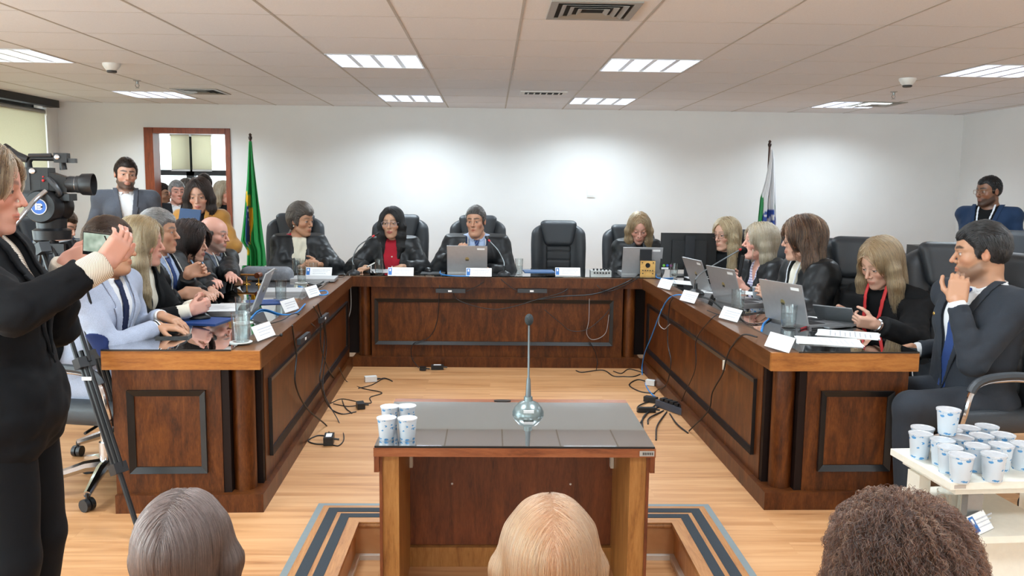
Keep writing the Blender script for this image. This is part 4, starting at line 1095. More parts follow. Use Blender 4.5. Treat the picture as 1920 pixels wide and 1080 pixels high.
def neck_wrap(name, m, r=.012, z0=-.03, z1=.05, wr=.004, drop=None, step=.006):
    """scarf / turtleneck around the neck, with an optional fall down the chest"""
    def mk(p):
        ax = unit(p.nt-p.nb); r0 = (.057 if not p.fem else .047)*p.hs; b = p.shirtfn if hasattr(p, 'shirtfn') else p.outer
        def fn(P):
            v = P-p.nb; h = v@ax; rr = np.linalg.norm(v-h[:, None]*ax, axis=1)
            d = smax(np.abs(rr-(r0+r*.8+.30*np.clip(.03-h, 0, .08)))-r, np.maximum(h-z1, z0-h), .008)
            if drop:
                q = torso_q(p, P); hw, zl = drop; e = np.abs(b(P)-.010)-.010; x = np.abs(q[:, 0]); ww = np.interp(q[:, 2], [zl, .30, .47], [hw*.55, hw, hw*.8]); g = np.maximum(np.maximum(x-ww, zl-q[:, 2]), np.maximum(q[:, 2]-.5, -q[:, 1]))*p.s
                d = smin(d, smax(e, g, .008), .012)
            return d+wob(P, 70, 5)*wr+.0015*np.sin((P@A(.6, .2, 1))*260)*wr*200*.25
        c = p.nb; sdf_obj(name, fn, c-A(.17, .17, .5*p.s), c+A(.17, .28, .14), step, m, p.root)
    return mk
def robe_cords(m, x0=.055, x1=.075, zlow=.0, w=.004):
    def mk(p):
        b = p.outer; bm = BM()
        def rg(q):
            xc = np.interp(q[:, 2], [zlow, .2, .48], [x1*.8, x1, x0]); return np.maximum(np.abs(np.abs(q[:, 0])-xc)-w, np.maximum(zlow-q[:, 2], q[:, 2]-.52))
        bm.free(); shell_strip('white_cord', m, rg, .005, .004, .005, (zlow, .53))(p)
    return mk
def lanyard(m, w=.007, zlow=.02, x0=.05):
    def rg(q):
        xc = np.interp(q[:, 2], [zlow, .48], [.004, x0]); return np.maximum(np.abs(np.abs(q[:, 0])-xc)-w, np.maximum(zlow-q[:, 2], q[:, 2]-.53))
    return shell_strip('lanyard', m, rg, .006, .003, .0045, (zlow, .53))
def buttons(m, zs, r=.006, x=0., base=None):
    def mk(p):
        b = base(p) if base else p.outer
        for z in zs:
            y = np.linspace(0, .3, 200, dtype=f4); P = np.stack([np.full(200, x, f4), y, np.full(200, z, f4)], 1); W = (p.hip+(P*p.s) @ p.Rt.T).astype(f4); d = b(W); i = int(np.argmin(np.abs(d-.003))); bm = BM(); ball(bm, W[i], r, 10, (1, .5, 1)); obj('button', bm, m, p.root, smooth=True)
    return mk
# ---- hair styles
def hair_obj(p, fn, lo, hi, mats, n, length, dirf, step=.006, rad=.0011, lift=.005, wave=0., freq=40., steps=10, seed=1, sel=None, wr=.0, avoid=None):
    hc = p.hc; L = (np.array(lo, f4))*p.hs+hc; Hh = np.array(hi, f4)*p.hs+hc
    o = sdf_obj('hair', fn, L, Hh, step, mats[0], p.root, ((), (), ()), 1)
    if o is None: return
    V = np.empty(len(o.data.vertices)*3, f4); o.data.vertices.foreach_get('co', V); V = V.reshape(-1, 3)
    if n: strands('hair_strands', fn, V, None, n, length, dirf, mats[1], o, rad, steps, lift, wave, freq, seed, sel=sel, avoid=avoid)
    return o
SHORT_Y = [-.12, -.06, -.035, -.012, .004, .02, .034, .05, .066, .085, .12]
def short_hair(t=.010, top=.012, front=.060, temple=.040, side=-.015, nape=-.065, n=4500, length=.030, bald=None, up=.3, rad=.0009, wr=.0012, part=0., step=.005, recess=.016, taper=.03):
    def mk(p, c):
        mats = hair_mats(*c); ys = SHORT_Y; zs = [nape, nape, nape*.7, .012, side, side-.005, temple*.55, temple, temple+.012, front, front]
        def fn(P):
            q = p.toH(P); d = ell(q, (0, -.013, .034), (.0745+t, .0965+t, .090+t+top*.5)); d = smin(d, ell(q, (0, .025, .05), (.058+t*.5, .058+top*.6, .052+top)), .02) if not bald else d
            xx = np.abs(q[:, 0]); L = np.interp(q[:, 1], ys, zs)+np.where(q[:, 1] > .04, recess*np.exp(-((xx-.044)/.017)**2)-.004, 0)
            d = d+np.clip((taper-(q[:, 2]-L))/taper, 0, 1.2)*(t*.92)*(1-.6*np.clip((q[:, 1]-.05)/.03, 0, 1)*np.clip(top/.02, 0, 1))
            d = smax(d, (L-q[:, 2])*.75, .004)
            if bald: d = smax(d, (q[:, 2]-bald)*.9, .01)
            return (d+wob(q, 90, 1)*wr)*p.hs
        R = p.Rh
        def dirf(P):
            q = p.toH(P); fr = (q[:, 1] > .02) & (q[:, 2] > .035); tp = q[:, 2] > .085
            v = np.stack([np.sign(q[:, 0]+part)*np.where(fr, .12, .3), np.where(fr, -.95, np.where(tp, -.5, -.35)), np.where(fr, .45, np.where(tp, up*.3, -.9))], 1).astype(f4); v /= np.linalg.norm(v, axis=1)[:, None]; return v @ R.T
        hair_obj(p, fn, (-.11, -.14, -.11), (.11, .14, .16), mats, n, length*p.hs, dirf, step, rad, .004, .0008, 60, 6)
    return mk
def long_hair(ln=.30, t=.018, side=.085, front=True, fw=.054, n=5000, wave=.0015, freq=30, rad=.0011, part=.0, vol=.0, back=.16, strand=.16, step=.0065, fringe=.078, wr=.0012, sideR=None, sideL=None, lockr=.032, facez=-.02, seed=1, lift=.006, steps=12, tilt=.5):
    """hair falling past the shoulders; side*=(x, y, z) lists in the upright head frame override the two front locks"""
    def mk(p, c):
        mats = hair_mats(*c)
        Ry = np.array(p.Rh); f = Ry @ A(0, 1, 0); f[2] *= tilt; f = unit(f); rt = unit(np.cross(f, A(0, 0, 1))); up = np.cross(rt, f); Rf = np.stack([rt, f, up], 1)
        hr = .02 if front else -.03
        def lock(sd): return [(sd*.060, .010, .055), (sd*(.080+vol*.6), .012, -.02), (sd*(side+vol), .010+hr*.3, -.10), (sd*(side+.004+vol), .010+hr, -.10-(ln-.10)*.55), (sd*(side-.012+vol), .02+hr*1.6, -ln)]
        LR = [(sideR or lock(1)), (sideL or lock(-1))]
        def fn(P):
            q = p.toH(P); g = ((P-p.hc) @ Rf)/p.hs
            cap = ell(q, (0, -.014, .036), (.075+t, .097+t, .090+t*.9)); 
            d = cap
            bk = ell(g, (0, -.070-vol*.3, -back*.55), (.080+vol, .040+vol*.5, back)); d = smin(d, bk, .035)
            for l in LR: d = smin(d, chain(g, [A(*x) for x in l], [lockr*.8, lockr, lockr*1.05, lockr*.95, lockr*.35], .02), .025)
            xx = np.abs(q[:, 0]); L = np.interp(q[:, 1], [.0, .035, .05, .07, .09, .12], [-.4, -.3, .030, fringe-.008, fringe, fringe])-np.clip(xx-.02, 0, .1)*.9*(q[:, 1] > .045)
            face = np.maximum(ell(q, (0, .085, facez), (fw, .075, .112)), 0*L-.02) 
            d = smax(d, -ell(q, (0, .090, facez), (fw, .080, .108)), .006)
            d = smax(d, np.where((q[:, 1] > .03) & (xx < .05), L-q[:, 2], -1.)*.7, .006)
            return (d+wob(g*A(1, 1, .3), 75, seed)*wr+wob(g*A(1, 1, .15), 190, seed+2)*wr*.5)*p.hs
        def dirf(P):
            q = p.toH(P); g = ((P-p.hc) @ Rf)/p.hs
            v = np.stack([np.sign(g[:, 0]-part)*np.clip(g[:, 2]-.05, 0, .1)*9, -.25*np.clip(g[:, 2]-.02, 0, .1)*10+0*g[:, 0], -np.ones(len(g))], 1).astype(f4); v /= np.linalg.norm(v, axis=1)[:, None]; return v @ Rf.T
        m_ = max(.2, ln+.08)
        hair_obj(p, fn, (-.24, -.24, -m_), (.24, .24, .17), mats, n, strand*p.hs, dirf, step, rad, lift, wave, freq, steps, seed, avoid=lambda P: ell(p.toH(P), (0, .092, facez), (fw+.001, .082, .107))*p.hs)
    return mk
# ------------------------------------------------------------------ cast
m_satin = fabric('black_satin', (17, 19, 22), .46, sheen=.1, spec=.38, noise=.25)
m_blackcloth = fabric('black_cloth', (17, 18, 20), .85, sheen=.05)
m_blackwool = fabric('black_wool_suit', (12, 14, 18), .8, sheen=.0)
m_navy = fabric('navy_suit', (30, 44, 72), .8); m_navy2 = fabric('navy_blazer', (28, 48, 76), .8)
m_charcoal = fabric('charcoal_suit', (46, 50, 57), .8); m_grey = fabric('grey_suit', (84, 88, 98), .8, noise=.2)
m_blazer = fabric('pale_grey_blazer', (164, 172, 192), .85, noise=.18)
m_whitesh = fabric('white_shirt', (226, 226, 228), .8, noise=.03); m_bluesh = fabric('pale_blue_shirt', (176, 194, 226), .8, noise=.04)
m_creamsh = fabric('cream_blouse', (226, 220, 204), .7, noise=.05); m_lace = fabric('cream_scarf', (222, 216, 196), .75, noise=.10, bump=.4)
m_red = fabric('red_shirt', (164, 24, 42), .75); m_greysh = fabric('grey_shirt', (98, 104, 116), .8)
m_tnavy = fabric('navy_tie', (26, 36, 66), .5, sheen=.1); m_tblue = fabric('blue_tie', (44, 66, 118), .5, sheen=.1); m_tgrey = fabric('grey_tie', (120, 124, 134), .5)
m_tstripe = fabric('striped_navy_tie', (34, 54, 100), .5, stripes=(30, 'DIAGONAL', [(0, (30, 48, 92)), (.7, (82, 104, 150))]))
m_camel = fabric('camel_coat', (184, 132, 62), .85, sheen=.5); m_cord = plain('white_cord', (222, 220, 212), .6)
m_redlan = plain('red_lanyard', (196, 38, 40), .55); m_bluelan = plain('pale_blue_lanyard', (150, 178, 206), .6); m_whitelan = plain('white_lanyard', (214, 218, 226), .6)
m_purple = fabric('purple_striped_blouse', (200, 196, 220), .8, stripes=(16, 'Z', [(0, (222, 220, 232)), (.55, (96, 92, 150)), (.72, (214, 210, 226)), (.88, (150, 140, 190))]))
m_cuffstripe = fabric('striped_cuff', (210, 200, 184), .8, stripes=(95, 'Y', [(0, (222, 212, 196)), (.7, (160, 148, 134))]))
m_greycoat = fabric('dark_coat', (32, 34, 38), .8)
HBLOND = ('blonde', [(146, 116, 80), (184, 154, 112), (214, 188, 146), (234, 214, 178)])
HBLOND2 = ('honey_blonde', [(122, 94, 66), (160, 128, 92), (196, 164, 122), (222, 196, 158)])
HASH = ('ash_blonde', [(150, 130, 104), (184, 164, 134), (210, 192, 162), (228, 214, 190)])
HDARK = ('dark_brown', [(22, 15, 13), (40, 28, 24), (62, 44, 38)])
HBLACK = ('black', [(10, 10, 12), (20, 19, 21), (38, 36, 38)])
HGREYF = ('grey_brown', [(58, 50, 46), (92, 84, 78), (150, 142, 136)])
HGREYM = ('silver_grey', [(92, 90, 90), (150, 148, 148), (198, 196, 196)])
HPEPPER = ('pepper', [(48, 46, 46), (92, 88, 86), (140, 136, 132)])
HBRN = ('brown', [(34, 23, 17), (58, 40, 29), (84, 62, 46)])
HCHEST = ('chestnut', [(40, 26, 20), (70, 48, 38), (110, 78, 56), (140, 104, 76)])
HWARM = ('ombre_brown', [(38, 27, 24), (68, 48, 40), (112, 80, 58), (160, 122, 88)])
GL_, GB_, GR_, GD_, GF_ = 'people seated along the left desk', 'people seated at the back desk', 'people seated along the right desk', 'people crowded in the doorway', 'audience heads in the front row'
def suit(mj, mt=None, msh=None, vw=.085, zb=.08, tr=True, tiez=.06, cuffs=True, off=.018, wr=.0035, lap=True, hem=-.17, collar=True, step=.009, tiew=.032, **k):
    L = [shirt(msh or m_whitesh, cuffs=cuffs, collar=collar)]
    if mt: L.append(tie(mt, tiez, tiew))
    L.append(upper('jacket', mj, off, vw, zb, wr=wr, hem=hem, step=step, ro=(.014, .014, .013), **k))
    if lap: L.append(lapels(mj, vw, zb))
    if tr: L.append(trousers(mj))
    return L
def robe(inner, cords=True, vw=.072, zb=-.06, mat=None, cape=.0, off=.030, wr=.005, cuff=.022, pleat=.0035, tr=True, **k):
    L = list(inner)+[upper('robe', mat or m_satin, off, vw, zb, ro=(.026, .030, cuff), wr=wr, wf=20, pleat=pleat, cape=cape, hem=-.22, flare=.03, cut=.03, **k)]
    if cords: L.append(robe_cords(m_cord))
    if tr: L.append(trousers(m_blackcloth, step=.018))
    return L
def elbow_patch(m, k):
    def mk(p):
        S, E, W, fd = p.arms[k]; c = E+(S-E)*.10+unit(A(.85, -.45, -.1))*.055
        fn = lambda P: np.maximum(np.abs(p.armd(P, k, (.014, .014, .013), .02)-.004)-.004, ell(P, c, (.055, .07, .060)))
        sdf_obj('elbow_patch', fn, c-.12, c+.12, .005, m, p.root)
    return mk
def wristwatch(k, m1, back=.03, r=.031, w=.006, nm='bracelet'):
    def mk(p):
        S, E, W, fd = p.arms[k]; c = W-fd*back; bm = BM()
        M = frame_at(c, fd); pts = [M @ Vector((r*math.cos(a), r*math.sin(a), 0)) for a in [2*PI*q/20 for q in range(21)]]
        tube(bm, pts, w, 6, False); obj(nm, bm, m1, p.root, smooth=True)
    return mk
T0 = TH+.008
PEOPLE = dict(left=[], right=[])
_person = person
def person(label, *a, **k):
    p = _person(label, *a, **k); g = k.get('group')
    if g == GL_: PEOPLE['left'].append(p)
    if g == GR_: PEOPLE['right'].append(p)
    if 'navy suit seated' in label: PEOPLE['navy'] = p
    return p
# ---- left desk, front to back
person('man in pale grey blazer with navy elbow patch, nearest at the left desk', (206, 463, 4.0), 80, 'm', hyaw=98, pitch=4, lean=9, hs=1.03, RH=onz(296, 612, T0+.045), LH=onz(303, 592, T0+.075), fdir=((1, .12, -.12), (1, -.25, -.3)), hands=('rest', 'rest'),
       skin='tan', hair=short_hair(t=.012, top=.016, front=.066, n=3500), hairc=HBRN, outfit=suit(m_blazer, m_tnavy, vw=.08, zb=.06), glasses=(m_silver, .026, .017, .0011), group=GL_, shw=1.05, fat=1.06, res=.0036, hres=.0045,
       extras=[elbow_patch(fabric('navy_suede', (28, 40, 82), .9), 0), wristwatch(0, m_blackpl, .012), buttons(m_blackpl, (), .006)], poleR=(1, -.55, -.05), jowl=.9)
person('blonde woman in black jacket with clasped hands beside the mouse', (266, 456, 4.6), 80, 'f', hyaw=96, pitch=2, lean=12, hs=1.06, RH=onz(357, 582, T0+.06), LH=onz(362, 574, T0+.07), fdir=((.9, .35, .25), (1, -.15, .25)), pnorm=((0, 1, .1), (0, -1, .1)), hands=('clasp', 'clasp'), browc=(128, 98, 70), skin='pink',
       hair=long_hair(ln=.36, t=.022, n=13000, rad=.0007, side=.09, fw=.052, vol=.006, facez=-.025), hairc=HBLOND, outfit=[shirt(m_creamsh, collar=False), upper('jacket', m_blackcloth, .018, .07, .0, ro=(.014, .014, .014), cut=.05), lapels(m_blackcloth, .07, .0, .04), trousers(m_blackcloth), lambda p: shirt_cuffs(p, m_creamsh, .05, .008)], group=GL_, res=.0038)
person('grey-haired man in black robe gripping a white cord, third at the left desk', (298, 437, 5.15), 78, 'm', hyaw=95, lean=4, hs=1.05, RH=at(346, 549, 4.95), LH=at(352, 512, 5.05), hands=('fist', 'fist'), fdir=((.8, .3, -.1), (.75, .3, .35)), skin='warm',
       hair=short_hair(t=.014, top=.018, front=.064), hairc=HGREYM, browc=(90, 86, 84), outfit=robe([shirt(m_bluesh), tie(m_tblue)], vw=.085), group=GL_, nose=1.2, fat=1.1)
person('dark-haired woman in black robe with blue lanyard, fourth at the left desk', (357, 456, 5.6), 72, 'f', hyaw=84, pitch=4, lean=6, hs=1.04, RH=onz(390, 556, T0+.05), LH=onz(398, 548, T0+.05), hands=('rest', 'rest'), skin='fair',
       hair=long_hair(ln=.24, t=.034, n=7000, side=.10, vol=.024, wave=.003, front=False, fw=.060, lift=.008, back=.13, sideR=[(.06, .0, .055), (.088, -.015, -.02), (.106, -.02, -.10), (.11, -.02, -.17), (.095, -.02, -.24)], sideL=[(-.06, .0, .055), (-.088, -.015, -.02), (-.106, -.02, -.10), (-.11, -.02, -.17), (-.095, -.02, -.24)]), hairc=HDARK, outfit=robe([shirt(m_creamsh, collar=False, vneck=(.06, .2))], vw=.07)+[lanyard(m_bluelan, .010)], group=GL_, lip=(150, 70, 66))
person('bald man with grey beard in black robe, farthest at the left desk', (401, 440, 6.05), 66, 'm', hyaw=82, pitch=6, lean=6, hs=1.03, RH=onz(428, 554, T0+.05), LH=onz(440, 548, T0+.05), skin='pink', hands=('rest', 'rest'),
       hair=short_hair(t=.003, bald=.035, side=-.02, temple=.03, front=.03, n=1500, length=.014), hairc=HPEPPER, browc=(120, 110, 102), beard=(.6, (130, 122, 116)), outfit=robe([shirt(m_greysh), tie(m_tgrey)], vw=.085), group=GL_)
# ---- left, behind
person('man in navy suit seated behind the tripod by the left window', (119, 424, 7.0), 55, 'm', hyaw=78, pitch=22, lean=10, hs=1.05, RH=at(115, 520, 6.7), LH=at(140, 520, 6.7), skin='fair', hair=short_hair(t=.010, top=.012), hairc=HBRN, outfit=suit(m_navy, m_tnavy), hands=('rest', 'rest'))
person('bearded man in grey suit standing left of the doorway', (236, 328, 7.0), 24, 'm', hyaw=32, pitch=3, roll=-4, lean=2, pose='stand', s=1.0, hs=1.03, shw=1.02, fat=1.05, skin='fair', hair=short_hair(t=.009, top=.016, front=.066, n=2500), hairc=HDARK, beard=(.88, (52, 38, 32)), RH=at(214, 470, 6.9), LH=at(306, 470, 6.9),
       outfit=suit(m_grey, None, vw=.062, zb=.0, longhem=.35), browc=(40, 30, 26), hands=('relaxed', 'relaxed'))
person('young woman in camel coat holding blue folder in front of the doorway', (374, 367, 6.95), 10, 'f', hyaw=6, pitch=14, roll=2, lean=2, pose='stand', hs=1.08, skin='fair', hair=long_hair(ln=.34, t=.016, n=6000, side=.082, fw=.058, wave=.002, part=.02, facez=-.02), hairc=HDARK,
       RH=at(350, 434, 6.72), LH=at(392, 452, 6.78), hands=('grip', 'relaxed'), outfit=[shirt(m_blackcloth, collar=False), upper('coat', m_camel, .024, .05, -.1, ro=(.024, .026, .024), wr=.007, wf=18, cut=.05, longhem=.6), lapels(m_camel, .05, .0, .05), trousers(m_blackcloth)], lip=(170, 90, 84), earring=(.009, m_gold), elbow_out=.9)
# ---- doorway
DY = 9.75
for (lab, px, py, Y, sx, hy, hr, hcx, skn) in (
    ('white-haired older man in dark coat in the doorway, left of the woman', 332, 361, DY, 'm', 35, short_hair(t=.008, top=.012), HGREYM, 'pink'),
    ('grey-haired woman squeezed between the white-haired man and camel coat', 350, 361, DY+.25, 'f', 12, short_hair(t=.026, top=.03, nape=-.09, side=-.05, length=.06), HGREYF, 'pink'),
    ('tall dark-haired man in black standing in the doorway behind camel coat', 383, 349, DY+.1, 'm', 20, short_hair(), HDARK, 'fair'),
    ('fair-haired woman in black at the right edge of the doorway', 420, 362, DY+.05, 'f', 60, long_hair(ln=.2, n=2500, front=False), HASH, 'pink'),
    ('dark-haired man at the left edge of the doorway seen in profile', 304, 366, DY+.2, 'm', 75, short_hair(), HDARK, 'tan')):
    person(lab, (px, py, Y), hy*.4, sx, hyaw=hy, pose='stand', lean=2, hs=1.05, skin=skn, hair=hr, hairc=hcx, res=.006, fine_hands=False, nohand=False, hands=('relaxed', 'relaxed'),
           outfit=[shirt(m_whitesh if sx == 'm' else m_blackcloth, collar=sx == 'm'), upper('coat', m_greycoat, .022, .05, .2, longhem=.4, step=.013), trousers(m_greycoat)], group=GD_)
# ---- back desk
person('grey-haired woman in black robe with cream scarf holding a plastic cup', (565, 415, 7.36), 16, 'f', hyaw=62, pitch=4, lean=10, elbow_out=1.1, hs=1.09, s=.98, RH=at(570, 500, 7.16), LH=at(596, 496, 7.12), hands=('grip', 'grip'), fdir=((.9, -.35, .1), (-.9, -.35, .1)), pnorm=((.2, .8, 0), (-.2, .8, 0)), skin='tan',
       hair=short_hair(t=.024, top=.03, front=.058, temple=.035, side=-.03, nape=-.10, length=.075, n=4500, up=.1), hairc=HGREYF, outfit=[shirt(m_red, collar=False, vneck=(.07, .25)), upper('robe', m_satin, .032, .06, -.05, ro=(.04, .05, .045), wr=.006, wf=20, pleat=.004, hem=-.22, cut=.05, flare=.03), neck_wrap('scarf', m_lace, .016, -.05, .035, .004, (.085, .16)), trousers(m_blackcloth, step=.018)], group=GB_, earring=(.007, m_pearl), browc=(70, 60, 54))
person('black-haired woman in red shirt and glasses under a black robe', (735, 419, 7.32), 0, 'f', hyaw=-8, pitch=2, roll=1, lean=10, elbow_out=1.3, hs=1.07, s=.98, RH=at(688, 502, 7.06), LH=at(752, 500, 7.04), hands=('pen', 'rest'), fdir=((-.5, -.8, -.1), (-.8, -.6, -.2)), skin='olive',
       hair=long_hair(ln=.27, t=.014, n=6000, side=.078, fw=.060, part=.02, vol=.0, fringe=.075), hairc=HBLACK, outfit=[shirt(m_red, stripes=None), buttons(m_pearl, (.17, .27, .36), .007, base=lambda p: p.shirtfn), upper('robe', m_satin, .030, .095, -.12, ro=(.034, .04, .035), wr=.006, wf=20, hem=-.22, cape=.0, cut=.04, flare=.02), trousers(m_blackcloth, step=.018), neck_wrap('collar_band', m_whitesh, .008, -.03, .012, .001)], group=GB_, glasses=(plain('clear_frame', (150, 140, 150), .3), .027, .018, .0016), lip=(160, 62, 60), earring=(.008, m_gold), browc=(34, 24, 22), wid=1.04)
person('man in black robe with blue tie speaking behind the central laptop', (892, 416, 7.34), 2, 'm', hyaw=-14, pitch=2, roll=2, lean=12, elbow_out=1.2, hs=1.04, RH=at(858, 476, 7.12), LH=at(908, 506, 7.14), hands=('fist', 'rest'), fdir=((.55, -.2, .8), (-.6, -.8, 0)), pnorm=((.3, .9, 0), None), skin='warm',
       hair=short_hair(t=.009, top=.014, front=.082), hairc=HPEPPER, outfit=[shirt(m_bluesh), tie(m_tstripe, .0), upper('robe', m_satin, .032, .085, -.12, ro=(.045, .045, .035), wr=.006, wf=18, hem=-.22, cape=.01, cut=.04, flare=.02), shell_strip('lapels', m_navy, lambda q: np.maximum(np.interp(q[:, 2], [-.12, .5], [.0, .080])-np.abs(q[:, 0]), np.maximum(np.abs(q[:, 0])-np.interp(q[:, 2], [-.12, .5], [.04, .098]), q[:, 2]-.52)), .004, .005), robe_cords(m_cord, .078, .085, .05), trousers(m_blackcloth, step=.018)], group=GB_, shw=1.12, fat=1.08, opn=.8, jowl=.8, poleR=(.7, -.2, -.8))
person('blonde woman in black looking down at the laptop by the speaker box', (1198, 428, 7.42), 2, 'f', hyaw=-4, pitch=26, lean=12, hs=1.06, s=.95, RH=at(1188, 508, 7.2), LH=at(1212, 508, 7.2), browc=(128, 98, 70), skin='pink', hair=long_hair(ln=.27, t=.012, n=6000, side=.078, fw=.056, part=0, fringe=.078), hairc=HBLOND2,
       outfit=[shirt(m_blackcloth), upper('robe', m_satin, .026, .03, .1, ro=(.026, .03, .025), wr=.005, hem=-.22), trousers(m_blackcloth, step=.018)], group=GB_, earring=(.010, m_gold), eye=.001)
# ---- right desk, back to front
person('blonde woman with glasses in black blouse beside the desktop monitor', (1361, 441, 7.0), -36, 'f', hyaw=-56, pitch=4, lean=8, hs=1.10, s=1., RH=at(1345, 520, 6.7), LH=at(1362, 524, 6.65), skin='fair', hair=long_hair(ln=.36, t=.018, n=7000, side=.085, fw=.054, wave=.003, part=.0), hairc=HBLOND,
       outfit=[shirt(m_blackcloth, vneck=(.05, .3)), upper('blouse', m_blackcloth, .016, 0, 0, ro=(.014, .016, .016), wr=.005), trousers(m_blackcloth, step=.018)], group=GR_, glasses=(plain('brown_frame', (120, 90, 80), .3), .026, .018, .0018), browc=(90, 66, 46))
person('ash-blonde woman in robe and purple striped blouse talking into the microphone', (1424, 455, 6.2), -80, 'f', hyaw=-92, pitch=-4, lean=14, hs=1.12, s=1., RH=at(1386, 532, 6.15), LH=at(1392, 538, 6.0), hands=('clasp', 'clasp'), fdir=((-.7, .2, .6), (-.7, -.1, .6)), browc=(128, 98, 70), skin='pink', hair=long_hair(ln=.25, t=.020, n=7000, side=.085, fw=.055, front=False, back=.15, sideL=[(-.06, .0, .055), (-.084, -.012, -.02), (-.092, -.025, -.10), (-.095, -.03, -.18), (-.08, -.03, -.25)]), hairc=HASH,
       outfit=[shirt(m_purple, collar=False, vneck=(.05, .36)), upper('robe', m_satin, .032, .085, -.1, ro=(.05, .05, .04), wr=.006, hem=-.22, cape=.012, cut=.05, flare=.02), trousers(m_blackcloth, step=.018)], group=GR_, opn=1.0)
person('brown-haired woman with white scarf and red nails in black robe', (1504, 450, 5.25), -82, 'f', hyaw=-95, pitch=2, lean=14, hs=1.12, s=1.02, RH=at(1446, 553, 5.25), LH=at(1450, 560, 5.08), hands=('clasp', 'clasp'), fdir=((-.8, .1, .5), (-.8, -.2, .5)), skin='fair', browc=(70, 50, 40), nails=(176, 20, 30), hair=long_hair(ln=.36, t=.024, n=9000, side=.10, fw=.054, front=False, wave=.003, vol=.014, back=.2, fringe=.060, lift=.010, sideL=[(-.062, .0, .055), (-.092, -.004, -.02), (-.108, -.018, -.12), (-.112, -.025, -.24), (-.09, -.02, -.36)]), hairc=HWARM,
       outfit=[shirt(m_creamsh, collar=False), neck_wrap('scarf', m_creamsh, .016, -.04, .045, .003, (.05, .02)), upper('robe', m_satin, .032, .07, -.1, ro=(.05, .055, .045), wr=.006, hem=-.22, cape=.014, cut=.05, flare=.02), lanyard(m_whitelan, .006, .1, .06), trousers(m_blackcloth, step=.018)], group=GR_, earring=(.006, m_pearl), glasses=(m_blackpl, .026, .017, .0014))
person('blonde woman with red lanyard reading a tablet in black robe', (1650, 495, 4.75), -58, 'f', hyaw=-64, pitch=24, roll=-3, lean=15, hs=1.12, s=1.06, shw=1.12, RH=at(1585, 590, 4.72), LH=at(1640, 607, 4.4), hands=('pinch', 'grip'), fdir=((-.7, -.3, .3), (-.95, .2, .1)), pnorm=(None, (.1, .8, .5)), browc=(128, 98, 70), skin='fair', hair=long_hair(ln=.42, t=.020, n=14000, rad=.0007, side=.092, fw=.058, wave=.002, part=.01, vol=.008), hairc=HBLOND2,
       outfit=[shirt(m_blackcloth, collar=False), upper('robe', fabric('black_matte_robe', (18, 18, 20), .75, sheen=.05), .030, .05, -.1, ro=(.018, .045, .04), wr=.006, hem=-.22, cape=.012, cut=.04, flare=.02, topz=.465), lanyard(m_redlan, .011, -.02, .055), trousers(m_blackcloth, step=.018)], group=GR_, eye=.0015, res=.0036, hres=.0045, extras=[wristwatch(1, m_silver, .018)])
person('man in charcoal suit resting chin on his fist, nearest at the right desk', (1838, 476, 3.92), -78, 'm', hyaw=-112, pitch=4, lean=-2, hs=1.12, s=1.12, LH=at(1794, 566, 3.77), RH=at(1716, 656, 4.2), hands=('relaxed', 'clasp'), fdir=((-.8, .3, -.3), (.12, .12, 1)), pnorm=(None, (.5, .75, 0)), skin='tan', hair=short_hair(t=.012, top=.014, front=.062, n=7000, rad=.0007, length=.028), hairc=('salt_black', [(20, 20, 22), (38, 37, 38), (80, 78, 78)]), beard=(.6, (84, 66, 56)), browc=(30, 24, 22),
       outfit=suit(m_charcoal, m_tblue, vw=.085, zb=.04, wr=.004, tiez=.0)+[lambda p: None], group=GR_, shw=1.08, fat=1.16, res=.0032, hres=.004, nose=1.1, extras=[wristwatch(1, m_silver, .035, .034, .007, 'wristwatch'), wristwatch(1, plain('red_thread', (190, 40, 40), .6), .052, .035, .003), buttons(m_gold, (.36,), .009, .115)], poleL=(-.35, -.1, -1), poleR=(.05, -.7, -.9))
person('man in navy blazer with glasses standing against the right wall', (1853, 360, 7.1), -48, 'm', hyaw=-76, pitch=3, lean=1, pose='stand', hs=1.04, shw=1.05, skin='brown', hair=short_hair(t=.006, top=.01, front=.064, n=2500, length=.012, temple=.05), hairc=HBLACK, beard=(.8, (30, 22, 20)), browc=(22, 18, 16), RH=at(1838, 470, 6.85), LH=at(1862, 472, 6.85), hands=('relaxed', 'relaxed'),
       outfit=[shirt(m_blackcloth, collar=False), upper('jacket', m_navy2, .018, .09, .02, longhem=.3), lapels(m_navy2, .09, .02), lanyard(m_whitelan, .008, .1, .06), trousers(m_blackcloth)], glasses=(plain('amber_frame', (150, 120, 100), .3), .026, .018, .0015), lip=(120, 76, 66))
# ---- woman filming with a phone
PW = person('woman in black suit filming with a smartphone beside the tripod', (-34, 357, 2.32), 98, 'f', hyaw=104, pitch=6, lean=-5, pose='stand', hs=.98, hand_sc=.79, RH=at(196, 494, 2.20), LH=at(122, 492, 2.48), hands=('pinch', 'pinch'), fdir=((.50, .3, .80), (.85, -.1, .32)), pnorm=((-.75, .6, .1), (.0, .9, -.35)), skin='pink', hair=long_hair(ln=.22, t=.018, n=9000, rad=.0007, side=.085, front=False, back=.13, fw=.055), hairc=('brown_blonde', [(70, 54, 42), (112, 90, 68), (158, 134, 104), (180, 160, 130)]),
       outfit=[shirt(m_cuffstripe, collar=False, cuffs=None), lambda p: shirt_cuffs(p, m_cuffstripe, .045, .010), upper('jacket', m_blackwool, .022, .06, .1, ro=(.018, .018, .018), wr=.007, cut=.06, longhem=.16, flare=.02, step=.008), lapels(m_blackwool, .06, .1), trousers(m_blackwool, .02)], res=.0034, hres=.0042, poleR=(.85, .15, -.65), poleL=(-.4, .1, -1))
